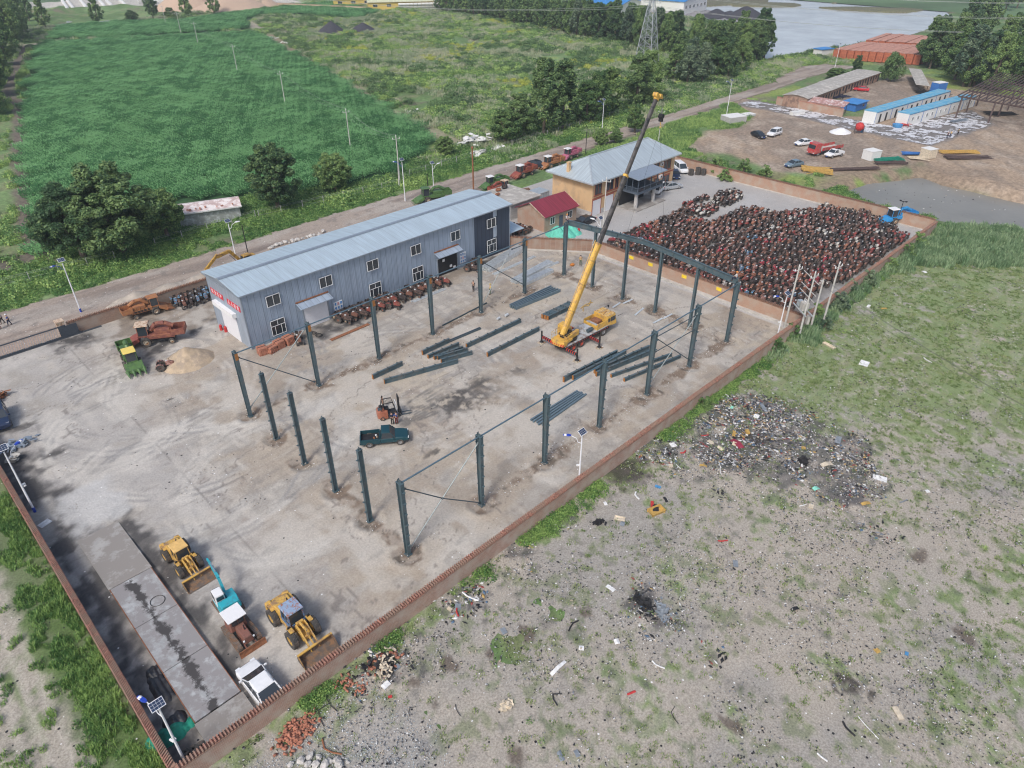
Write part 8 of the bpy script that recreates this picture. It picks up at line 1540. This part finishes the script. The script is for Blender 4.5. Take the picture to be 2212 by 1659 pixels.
for a in(((2,3,400,800),'panel',(2.0,.35,.15),'sc_white','long white bent bumper with black bracket on bare ground',R(0)),((2,3,1260,780),'strip',(1.3,.3,.07),'sc_white','short white curved strip right of the long bumper'),((2,3,850,115),'panel',(1.0,.5,.08),'sc_white','torn white sheet below the sofa-like yellow seat'),((2,3,600,625),'panel',(.5,.5,.05),'sc_white','small square white plate on the bare ground'),((2,3,905,570),'panel',(.5,.6,.08),'sc_white','white plate beside a black strip under the scrap pile'),
    ((2,3,525,430),'strip',(1.6,.4,.08),'sc_black','black burnt log-like strip above the white bumper'),((2,3,380,1060),'strip',(1.2,1.4,.06),'rubber','black curved hose on bluish dirt'),((2,3,1030,1015),'panel',(.2,.9,.05),'sc_red','narrow red and white fish-shaped plate on the ground'),((2,3,1400,1210),'strip',(1.6,.8,.03),'rubber','thin dark bent strip in the lower middle'),((2,3,560,1540),'panel',(.6,.4,.06),'sc_grey','grey-blue scrap flap near the bottom edge'),((2,3,420,1560),'panel',(.4,.9,.06),'sc_grey','dark triangular flap near the bottom edge'),
    ((2,2,1245,1110),'tub',(1.5,.9,.35),'sc_gold','yellow foam seat shell on black backing'),((2,2,1240,1080),'panel',(1.3,.7,.2),'sc_black','black seat cover behind the yellow foam shell'),((2,2,1210,1045),'board',(1.0,.35,.12),'sc_red','red and cream box beside the yellow seat shell'),((2,2,1325,1005),'panel',(.9,.35,.1),'sc_black','black oval tray above the yellow seat shell'),((2,2,1075,975),'strip',(1.3,.5,.1),'sc_white','greyish white torn strip below the black ash pit'),((2,2,1260,895),'board',(.35,.7,.12),'sc_blue','bright blue sack below the black ash pit'),
    ((2,2,930,1170),'tub',(1.0,.5,.12),'sc_cream','cream dashboard frame on the ground'),((2,2,955,1215),'panel',(.7,.5,.1),'sc_grey','grey plastic piece beside the cream dashboard frame'),((2,2,745,1205),'heap',(1.2,.6,.3),'sc_black','crumpled black bag left of the cream dashboard frame'),((2,2,805,1040),'panel',(.6,.4,.08),'sc_white','small white flat scrap near the wall weeds'),((2,2,1480,600),'strip',(.9,.4,.1),'sc_red','red plastic strip in the middle of the litter'),((2,2,1665,460),'strip',(1.0,.1,.08),'sc_red','straight red bar at the upper part of the litter'),
    ((2,2,1940,530),'panel',(2.0,.9,.25),'sc_wine','large dark red moulded panel in the litter heap'),((2,2,1800,575),'panel',(.6,1.0,.15),'sc_cream','tan oval seat cushion left of the dark red panel'),((2,2,1920,530),'panel',(.8,.5,.3),'sc_cream','cream cushion lying on the dark red panel'),((2,2,1390,540),'board',(.8,.9,.06),'sc_white','white cardboard square in the dark litter'),((2,2,1915,440),'board',(1.1,.4,.25),'sc_gold','yellow box near the top of the litter heap'),((2,2,2030,435),'board',(.8,.5,.3),'sc_gold','second yellow box right of the first in the litter heap'),((2,2,1710,520),'panel',(.9,.6,.1),'sc_cream','pale round lid in the litter heap'),((2,2,2110,300),'panel',(1.0,.7,.2),'sc_white','white car door lining at the upper litter heap'),((2,2,2170,230),'board',(1.8,.5,.12),'sc_grey','dark rolled mat at the upper right of the litter'),((2,2,1900,220),'panel',(.6,.4,.2),'sc_teal','green plastic lump in the upper litter heap'),
    ((2,2,1800,755),'strip',(1.7,.2,.05),'sc_white','thin white angled rod below the litter heap'),((2,2,1820,1365),'strip',(1.1,.2,.08),'sc_red','lone red pipe on bare ground'),((2,2,1435,725),'strip',(.9,.1,.06),'sc_white','short white tube at the litter edge'),((2,2,1370,720),'board',(.6,.5,.15),'sc_cream','beige cushion next to the short white tube'),((2,2,1650,715),'panel',(.9,.4,.12),'sc_gold','yellowish scrap below the dark litter'),((2,2,1930,1560),'board',(.9,.5,.12),'sc_grey','dark grey mat on the bare ground'),
    ((3,2,960,830),'board',(1.0,1.6,.08),'sc_white','white door panel at the right end of the litter'),((3,2,600,500),'board',(1.6,.7,.1),'sc_grey','grey slab on the grass above the litter end'),((3,2,840,1045),'panel',(1.2,.5,.1),'sc_gold','bright yellow torn sheet on bare ground'),((3,2,370,1065),'board',(.7,.5,.15),'sc_cream','beige square cushion at the lower litter edge'),((3,2,300,1055),'strip',(1.0,.1,.06),'sc_white','white rod beside the beige cushion'),((3,2,410,915),'panel',(.8,.6,.15),'sc_teal','pale turquoise plastic bag in the litter'),((3,2,500,715),'panel',(1.6,.7,.2),'sc_cream','large cream liner in the right part of the litter'),((3,2,300,690),'heap',(1.4,.8,.5),'sc_black','burnt black lump in the right part of the litter'),((3,2,1170,1020),'strip',(1.2,.1,.08),'sc_grey','dark bluish bar standing out right of the litter'),((3,2,300,575),'board',(.5,.5,.1),'sc_gold','orange-yellow square piece in the right litter'),((3,2,1375,930),'panel',(.5,.5,.06),'sc_white','white triangular scrap on the grass edge'),
    ((3,1,830,1485),'board',(1.7,1.3,.05),'sc_white','large white sheet lying on the grass'),((3,1,1375,1460),'strip',(1.6,.3,.08),'sc_white','long white strip on the grass right of the large sheet'),((3,1,525,1335),'tub',(1.8,.5,.2),'sc_cream','tan boat-like trough in the grass by the bushes'),((3,1,1000,1010),'board',(1.0,.4,.08),'sc_gold','orange cardboard in the grass'),((3,1,870,990),'panel',(1.3,.5,.15),'sc_white','crumpled white scrap in the grass by the wall end'),((3,1,420,1195),'board',(1.2,.5,.1),'sc_grey','grey slab in the bushes by the transformer'),((3,1,1350,695),'panel',(.9,.7,.1),'sc_white','pinkish white scrap high on the grass slope'),((3,1,160,1380),'panel',(.6,.5,.3),'sc_blue','white and blue bag by the dark bush'),
    ((3,3,860,1320),'strip',(2.2,.1,.04),'sc_white','long thin white rod near the lower right'),((3,3,1120,1190),'board',(.5,1.2,.08),'sc_cream','pale worn board in the lower right'),((3,3,690,1330),'strip',(1.4,.3,.09),'sc_black','black plastic trim in the lower right'),((3,3,940,650),'board',(.5,.5,.05),'sc_gold','tan flat piece in the right-hand ground'),((3,3,1195,678),'board',(.4,.3,.08),'sc_blue','small light blue piece in the right-hand ground'),((3,3,465,1575),'strip',(.9,.1,.08),'sc_white','short white curved piece at the bottom edge'),((3,3,230,290),'panel',(.9,.4,.15),'sc_black','black oval scrap above the lower right ground'),
    ((1,3,1125,955),'board',(.55,.75,.12),'sc_white','white box with printed lid beside the brick rubble'),((1,3,1160,1050),'board',(.25,.35,.06),'sc_red','small red and white packet on the ground'),((1,3,1080,700),'strip',(1.4,.5,.04),'sc_white','white curved strip on top of the brick rubble'),((1,3,1100,790),'heap',(3.0,1.8,.6),'sc_black','heap of black plastic and broken brick against the wall weeds'),((1,3,1120,800),'heap',(2.4,1.4,.75),'sc_cream','pale broken bricks piled in the black plastic heap'),((1,3,1215,805),'board',(.5,.7,.1),'sc_grey','dark grey tile at the end of the brick rubble'),((1,3,1850,190),'strip',(2.0,.3,.09),'sc_white','long pale plank over the dark scrap by the wall'),((1,3,1740,330),'strip',(1.0,.2,.08),'sc_red','red and cream stick by the dark scrap'),((1,3,1745,280),'board',(.8,.6,.05),'sc_grey','grey square sheet by the dark scrap'),((1,3,1675,300),'board',(.3,.5,.2),'sc_cream','cream canister in the weeds'),((1,3,2140,480),'board',(.7,.5,.06),'sc_grey','bluish grey flat piece right of the brick rubble'),((1,3,2160,1125),'heap',(1.1,.6,.25),'sc_cream','crumpled tan and white wrapper at lower centre'),((1,3,640,1500),'strip',(2.3,.9,.07),'rust','rusty curved bar above the pale rocks'),((1,3,1340,1170),'strip',(1.0,.8,.03),'rubber','thin black strip on the grey dirt'),((1,3,1740,1170),'strip',(1.2,.2,.03),'rubber','black thin hose ending in a dark stain'),((1,3,650,1080),'strip',(2.6,1.2,.04),'rubber','long black cable looped outside the wall'),((1,3,580,1200),'strip',(2.2,1.6,.04),'rubber','second black cable beside the loose bricks'),((2,3,1130,270),'heap',(3.2,1.6,.35),'sc_black','tangled black scrap pile with white bits in the middle of the waste ground'),((2,3,1300,330),'heap',(2.4,1.2,.25),'sc_grey','grey end of the tangled scrap pile')):
    piece(*a)
for i,(x,y,s)in enumerate(((395,1610,.65),(470,1570,.55),(545,1580,.5),(600,1640,.75),(690,1600,.5),(720,1635,.7),(640,1610,.45),(300,1640,.5),(520,1640,.6),(450,1640,.55),(795,1620,.3),(750,1580,.25))):piece((1,3,x,y),'rock',(s,s*.75,s*.6),'stone',f'{["large pale rock at the left of the rubble pile", "pale rock second from the left", "roundish pale rock under the rusty bar", "biggest flat rock at the bottom edge", "pale rock right of the biggest one", "tall pale rock near the right end", "small rock wedged in the middle", "low rock at the far left of the pile", "rock at the bottom edge, centre left", "rock at the bottom edge by the left one", "lone small rock right of the pile", "smallest rock near the rusty bar end"][i]}')
for i in range(16):a=at(1,1,140,495);b=at(1,1,590,365);t=i/15;m=MB();s=random.uniform(.25,.6);m.blob((0,0,s*.5),(s,s*.8,s*.6),7,5,.3);tag(fixn(m.build('rock','stone',None,(a.x+(b.x-a.x)*t+random.uniform(-.3,.3),a.y+(b.y-a.y)*t+random.uniform(-.4,.4)+.3,.05),random.random()*3)),'grey broken concrete lump on the road edge behind the blue shed roof','rock','concrete lumps behind the shed')
# objects inside the yard
for i,(x,y,s)in enumerate(((60,1400,1.0),(140,1385,.85),(205,1345,1.0),(285,1310,1.05))):
    p=xy(1,1,x,y);e=empty('brick_pallet',(*p,.06),R(random.uniform(-20,20)),['left-most strapped cube of orange bricks before the shed','crumbling low heap of orange bricks between two strapped cubes','strapped cube of orange bricks, third from the shed corner','strapped cube of orange bricks nearest the tractors'][i],'brick pallet','orange brick pallets before the shed');m=MB()
    for lz_ in range(5):
        for a in range(4):m.box((-.42+a*.28+random.uniform(-.02,.02)*(1+3*(i==1)),random.uniform(-.03,.03),.10+lz_*.2*s),(.26,1.1*s,.19*s),rz=random.uniform(-.03,.03)*(1+4*(i==1)))
    m.build('bricks','brick_loose',e);m=MB();m.bb(-.56,.56,-.03,.03,1.0*s+.02,1.0*s+.04);m.bb(-.575,-.56,-.03,.03,.05,s);m.build('strap','black_part',e)
for i in range(3):
    for k in range(5 if i==1 else 4):m=MB();m.lathe([(.30,-.14),(.55,-.15),(.6,0),(.55,.15),(.30,.14)],18,axis='z');tag(m.build('truck_tyre','tyre',None,(108.6+i*1.25-(.6 if i==2 else 0),42.6-(i*.9),.2+k*.31)),f'{["bottom", "second", "third", "fourth", "top"][k]} tyre of the {["left", "tallest middle", "right"][i]} stack by the people carrier','tyre','stacked truck tyres')
mat('net_teal',(.12,.50,.38),.8,var=.2,scale=3,bump=.8,bscale=6);mat('net_green',(.01,.22,.15),.8,var=.35,scale=3,bump=.8,bscale=8);mat('tarp_black',(.022,.024,.03),.45,var=.4,scale=2,bump=.8,bscale=5)
def drape(x,y,rx,ry,h,m_,label,seed,name,rz=0):return heap(x,y,rx,ry,h,m_,label,rz,3,name,'cover',seed,.08)
o=drape(64.6,39.7,3.0,2.6,2.0,'net_teal','mound under turquoise dust netting by the dividing wall',12,'netting_mound')
for q,rx,ry,h,m_,lb,nm,sd_ in(((0,3,1440,1400),1.3,.9,.7,'net_green','crumpled dark green netting at the foot of the corner lamp post','netting',14),((0,3,1590,1310),1.0,.5,.4,'net_green','twisted tail of dark green netting next to the weighbridge ramp','netting',15),((0,3,1400,960),.7,1.5,.35,'tarp_black','black crumpled tarpaulin beside the weighbridge deck','tarpaulin',16),((0,3,1340,830),.6,.7,.3,'tarp_black','small black tarpaulin bunch at the upper end of the larger one','tarpaulin',17),((0,3,1510,1260),.8,.7,.4,'tarp_black','black sheet beside the green netting','tarpaulin',18)):drape(*xy(*q),rx,ry,h,m_,lb,sd_,nm)
for i,(x,y,r)in enumerate(((1750,1490,.42),(1680,1510,.30),(1610,1540,.26))):p=xy(0,3,x,y);m=MB();m.lathe([(.3*r,-.1),(r*.95,-.12),(r,0),(r*.95,.12),(.3*r,.1)],16,axis='z');tag(m.build('old_tyre','tyre',None,(*p,.2)),['largest','middle','smallest'][i]+' of three dark discs in the wall corner below the weighbridge','tyre','dark discs in the wall corner')
m=MB();m.lathe([(.55,0),(.58,.02),(.55,.04),(.52,.02)],24,axis='z');p=xy(0,3,1375,245);tag(m.build('cable_ring','rubber',None,(*p,.43)),'thin black ring lying on the weighbridge deck','ring')
p=xy(0,2,390,1210);m=MB();m.box((0,0,.04),(1.0,.7,.05),rz=.3);tag(m.build('white_board','sc_white',None,(*p,.05)),'white board lying between the oily wall side and weighbridge','board')
for q,a,b,c,m_,lb in(((0,2,150,540),4.2,2.4,.7,'trim_grey','heap of grey scrap sheets by the left-hand lamp post'),((0,2,130,660),1.8,1.4,.9,'footing','wooden crate of scrap plates below the sheet heap'),((0,2,20,120),2.0,2.4,.9,'rust','heap of rusty wire and rods at the left edge')):
    x,y=xy(*q);m=MB()
    for k in range(60 if a>2 else 30):m.box((random.gauss(0,a*.2),random.gauss(0,b*.2),abs(random.gauss(c*.3,c*.25))),(random.uniform(.2,.9),random.uniform(.1,.5),.03),random.random()*6,random.uniform(-.5,.5),random.uniform(-.4,.4))
    tag(m.build('scrap_heap',m_,None,(x,y,.08)),lb,'scrap heap')
for q,s,lb in(((1,1,500,1225),.35,'coil of black cable on the oily slab by the roller door'),((1,1,545,1245),.45,'second, looser coil of black cable by the roller door')):x,y=xy(*q);m=MB();[m.lathe([(s*f,.0),(s*f+.03,.03),(s*f,.06),(s*f-.03,.03)],18,(random.uniform(-.05,.05),random.uniform(-.05,.05),k*.05),'z')for k,f in enumerate((1,.85,.95,.7))];tag(m.build('cable_coil','rubber',None,(x,y,.06)),lb,'cable coil')
for q,lb in(((0,1,1915,1195),'left red canister beside the gable door'),((0,1,1955,1210),'right red canister beside the gable door'),((2,1,577,350),'red cone-like canister before the turquoise netting')):x,y=xy(*q);m=MB();m.cyl((0,0,0),(0,0,.7),.2,.2,12);m.cyl((0,0,.7),(0,0,.82),.16,.06,12);m.cyl((0,0,.82),(0,0,.92),.05,.05,8);tag(m.build('canister','sc_red',None,(x,y,.05)),lb,'canister','red canisters')
m=MB();m.blob((0,0,.2),(.4,.3,.25),8,5,.2);tag(m.build('orange_bundle','cl_orange',None,(*xy(2,1,520,640),.05)),'bright orange bundle alone on the slab left of the boom','bundle')
p=xy(2,1,650,990);m=MB();m.tube([(-1.6,-.6,.05),(-.6,.3,.1),(.2,-.1,.08),(1.6,.7,.06)],.06,6);m.tube([(-1.2,.2,.05),(.1,.4,.1),(1.4,.2,.06)],.05,6);tag(m.build('lifting_sling','sc_gold',None,(*p,.06)),'yellow-green lifting straps left behind the crane boom','strap')
for q,s,lb in(((1,1,2095,1110),.5,'bundle of wire mesh beside the long steel beam'),((1,1,2165,1080),.55,'short bright tin box beside the wire mesh bundle')):x,y=xy(*q);m=MB();m.cyl((-.5*s,0,.25),(.5*s,0,.3),.35*s,.3*s,10)if 'mesh' in lb else m.bb(-.7*s,.7*s,-.3*s,.3*s,0,.35*s);tag(m.build('mesh_bundle' if 'mesh' in lb else 'tin_box','galv_bright',None,(x,y,.06)),lb,'bundle')
m=MB();m.cyl((0,0,.12),(11.5,0,.12),.09,.09,10);tag(m.build('white_pipe','white_paint',None,(45.5,-4.55,.04),R(1)),'long white pipe lying along the inside of the long wall','pipe')
# sliding gate
gt=empty('sliding_gate',(-22,61.6,0),0,'dark grey sliding steel gate with slanting bars on a bottom rail','gate');mat('gate_grey',(.07,.085,.105),.5,.3)
m=MB();m.bb(-14,15.0,-.06,.06,.12,.3);m.bb(-14,13.5,-.05,.05,1.65,1.78);m.bb(-14,17.5,-.2,.2,.0,.1);m.build('gate_frame','gate_grey',gt);m=MB()
for k in range(100):x=-14+k*.27;m.beam((x,0,.3),(x+.12,0,1.66),.05,.03)
m.build('gate_bars','trim_grey',gt);m=MB();m.bb(12.6,14.8,-.03,.03,.3,1.62);m.build('gate_panel','gate_grey',gt)
m=MB();m.bb(-.45,.45,-.45,.45,0,2.1);m.bb(-.52,.52,-.52,.52,2.1,2.25);tag(m.build('gate_pier','roof_tan',None,(-8.9,62.4,0)),'beige concrete pier where the gate meets the brick wall','pier')
# wire fence on the verge
def fence(a,b,label,h=1.3,sp=4.0):
    a=Vector((*a,0));b=Vector((*b,0));L_=(b-a).length;e=empty('wire_fence',a,math.atan2((b-a).y,(b-a).x),label,'fence','roadside wire fences');n=int(L_/sp)
    for k in range(n+1):m=MB();m.beam((k*L_/n,0,0),(k*L_/n,0,h+.3),.09,.09);m.build('post','wall_grey',e)
    m=MB()
    for z in(h*.5,h,h+.25):m.cyl((0,0,z),(L_,0,z),.012,.012,4)
    m.build('wire','wire_pale',e)
fence(xy(0,1,0,840),xy(0,1,1000,590),'wire fence on the verge before the tall lamp and largest tree');fence(xy(0,1,1350,475),xy(0,1,2212,230),'wire fence between largest tree and whitewashed shed front');fence(xy(1,1,30,230),xy(1,0,1250,1610),'wire fence behind the dark upright tree');fence(xy(1,0,1330,1530),xy(1,0,2212,1270),'wire fence passing in front of the foam heap');fence(xy(2,0,0,1270),xy(2,0,920,1000),'wire fence before the tall roadside trees')
# foam heap and far litter
for q,a,b,c,n_,lb in(((1,0,1890,1240),7,4.5,2.4,60,'large heap of broken white foam boards by the road fence'),((1,0,2090,1290),4,2,.8,20,'smaller spill of white boards right of the foam heap'),((1,0,1930,1330),3.5,2.5,.8,25,'lower lobe of the white foam heap'),((1,0,140,330),5,3,.6,14,'white scraps at the corner of the cornfield track'),((1,0,250,370),4,2,.6,10,'second patch of white scraps beside the cornfield track'),((1,0,1350,965),4,2,.5,8,'grey rubble among the meadow weeds')):
    x,y=xy(*q);m=MB()
    for k in range(n_):m.box((random.gauss(0,a*.25),random.gauss(0,b*.25),abs(random.gauss(c*.3,c*.25))),(random.uniform(.8,2),random.uniform(.5,1.1),.18),random.random()*6,random.uniform(-.3,.3),random.uniform(-.3,.3))
    tag(m.build('foam_heap','wall_white',None,(x,y,0)),lb,'foam heap')
# on the earth plot
def plotbox(q,s,m_,label,name='storage_box',z=0):x,y=xy(*q);e=empty(name,(x,y,z),R(-20),label,'container');m=MB();m.bb(-s[0]/2,s[0]/2,-s[1]/2,s[1]/2,0,s[2]);m.build('body',m_,e,bev=.04);m=MB();m.bb(-s[0]/2-.05,s[0]/2+.05,-s[1]/2-.05,s[1]/2+.05,s[2]+.002,s[2]+.1);m.build('lid','wall_white',e)
plotbox((3,0,885,1375),(3.0,2.6,2.0),'wall_white','white cabin-like box left of the green frames on the plot');plotbox((3,0,1375,1360),(2.6,2.4,2.0),'sc_cream','cream box right of the green frames on the plot');plotbox((2,0,1910,1050),(5.5,4.0,1.5),'wall_grey','grey utility box with pale slab lid by the road');plotbox((2,0,2040,1000),(3.2,2.4,.5),'galv','low silver box lid behind the grey utility box');plotbox((3,0,250,990),(4.5,1.2,.8),'wall_white','white concrete trough on the sheeted strip')
def barpile(q,n,L_,w,m_,label,az_=0,name='bar_pile',sp=.18):
    x,y=xy(*q);m=MB()
    for k in range(n):yy=random.gauss(0,w*.3);a=random.gauss(0,sp);m.beam((-L_/2*math.cos(a),yy-L_/2*math.sin(a),.1+random.random()*.4),(L_/2*math.cos(a),yy+L_/2*math.sin(a),.1+random.random()*.4),.12,.12)
    tag(m.build(name,m_,None,(x,y,.05),az_),label,'bar pile')
barpile((3,0,420,1480),40,6.5,2.6,'sc_gold','heap of bright yellow bars on the bare earth plot',R(-62),sp=.3);barpile((3,0,745,1470),20,11,1.4,'steel_brown','long dark rusty bars at the edge of the pond bank',R(-38),sp=.05);barpile((3,0,1030,1385),24,7,2,'net_green','green steel frames between the two white boxes',R(-35),sp=.2);barpile((3,0,1060,1420),14,7,1.5,'steel_brown','brown truss pieces below the green frames',R(-40),sp=.1);barpile((3,0,1290,1340),16,7,1.2,'trim_blue','dark blue tubes behind the cream box',R(-45),sp=.08);barpile((3,0,1650,1325),14,9,1.4,'sc_gold','orange lattice boom lying on the plot',R(-42),sp=.06);barpile((3,0,1720,1370),24,10,2.2,'steel_brown','brown and blue tube pile right of the cream box',R(-46),sp=.12);barpile((3,0,1640,1050),14,6,1.2,'trim_grey','grey pipes beside the dark shade frame',R(-22),sp=.03);barpile((3,0,2000,990),26,8,3,'sc_black','dark rods piled under the shade frame',R(-40),sp=.15);barpile((3,0,1300,1380),16,4,2.2,'sc_cream','pale timber offcuts below the cream box',R(-45),sp=.3);barpile((3,0,1420,810),40,9,4,'sc_black','jumble of dark scrap between shelter and cabins',R(-30),sp=.5);barpile((3,0,600,840),30,6,3,'cl_navy','dark clutter before the doors of the old brick shed',R(0),sp=.6)
x,y=xy(3,0,780,1150);e=empty('cement_mixer',(x,y,0),R(30),'red cement mixer with blue drum beside the white sand heap','cement mixer');m=MB();m.lathe([(.5,-.9),(1.0,-.4),(1.0,.4),(.6,1.0),(.5,.9),(.9,.3),(.9,-.4),(.4,-.85)],14,(0,0,1.6));m.build('drum','sc_red',e);m=MB();m.cyl((1.2,-1.0,0),(1.2,-1.0,1.2),.4,.4,12);m.build('water_drum','sc_blue',e)
for s in(-1,1):m=MB();m.beam((-.9,s*1.0,0),(0,s*1.0,1.7),.12,.12);m.beam((.9,s*1.0,0),(0,s*1.0,1.7),.12,.12);m.build('stand','steel_brown',e)
x,y=xy(3,0,1115,1100);m=MB();m.lathe([(.02,.1),(1.1,.1),(1.3,.8),(1.2,.8),(1.0,.2),(.02,.2)],16,axis='z');tag(m.build('basin','sc_blue',None,(x,y,0)),'blue round basin at the near end of the front cabins','basin')
x,y=xy(3,0,1160,1090);barpile((3,0,1165,1085),18,3,1.6,'sc_red','red and brown clutter beside the blue basin',R(10),sp=.8)
x,y=xy(3,0,1460,800);plotbox((3,0,1460,800),(4,2.6,3),'trim_blue','light blue container behind the rear cabins');x,y=xy(3,1,1240,240);m=MB();m.cyl((0,0,0),(0,0,4.2),.07,.05,8);m.bb(-.6,.6,-.05,.05,4.15,4.25);m.box((-.5,0,4.3),(.35,.2,.12));m.box((.5,0,4.3),(.35,.2,.12));tag(m.build('yard_light','black_part',None,(110.6,0.6,.0),R(90)),'dark post with twin white heads by the blue harvester','light')
# ---------------------------------------------------------------- air
hz_m=bpy.data.materials.new('haze');hz_m.use_nodes=True;hn=hz_m.node_tree;hn.nodes.clear();ho=hn.nodes.new('ShaderNodeOutputMaterial');hv_=hn.nodes.new('ShaderNodeVolumePrincipled');hv_.inputs['Color'].default_value=(.86,.93,1,1);hv_.inputs['Density'].default_value=.0003;hv_.inputs['Anisotropy'].default_value=.2;hn.links.new(hv_.outputs[0],ho.inputs['Volume'])
m=MB();m.bb(-2600,3100,-2600,3100,-4,58);MATS['haze']=hz_m;tag(m.build('haze','haze'),'thin bluish summer haze over the whole place','haze',kind='stuff')
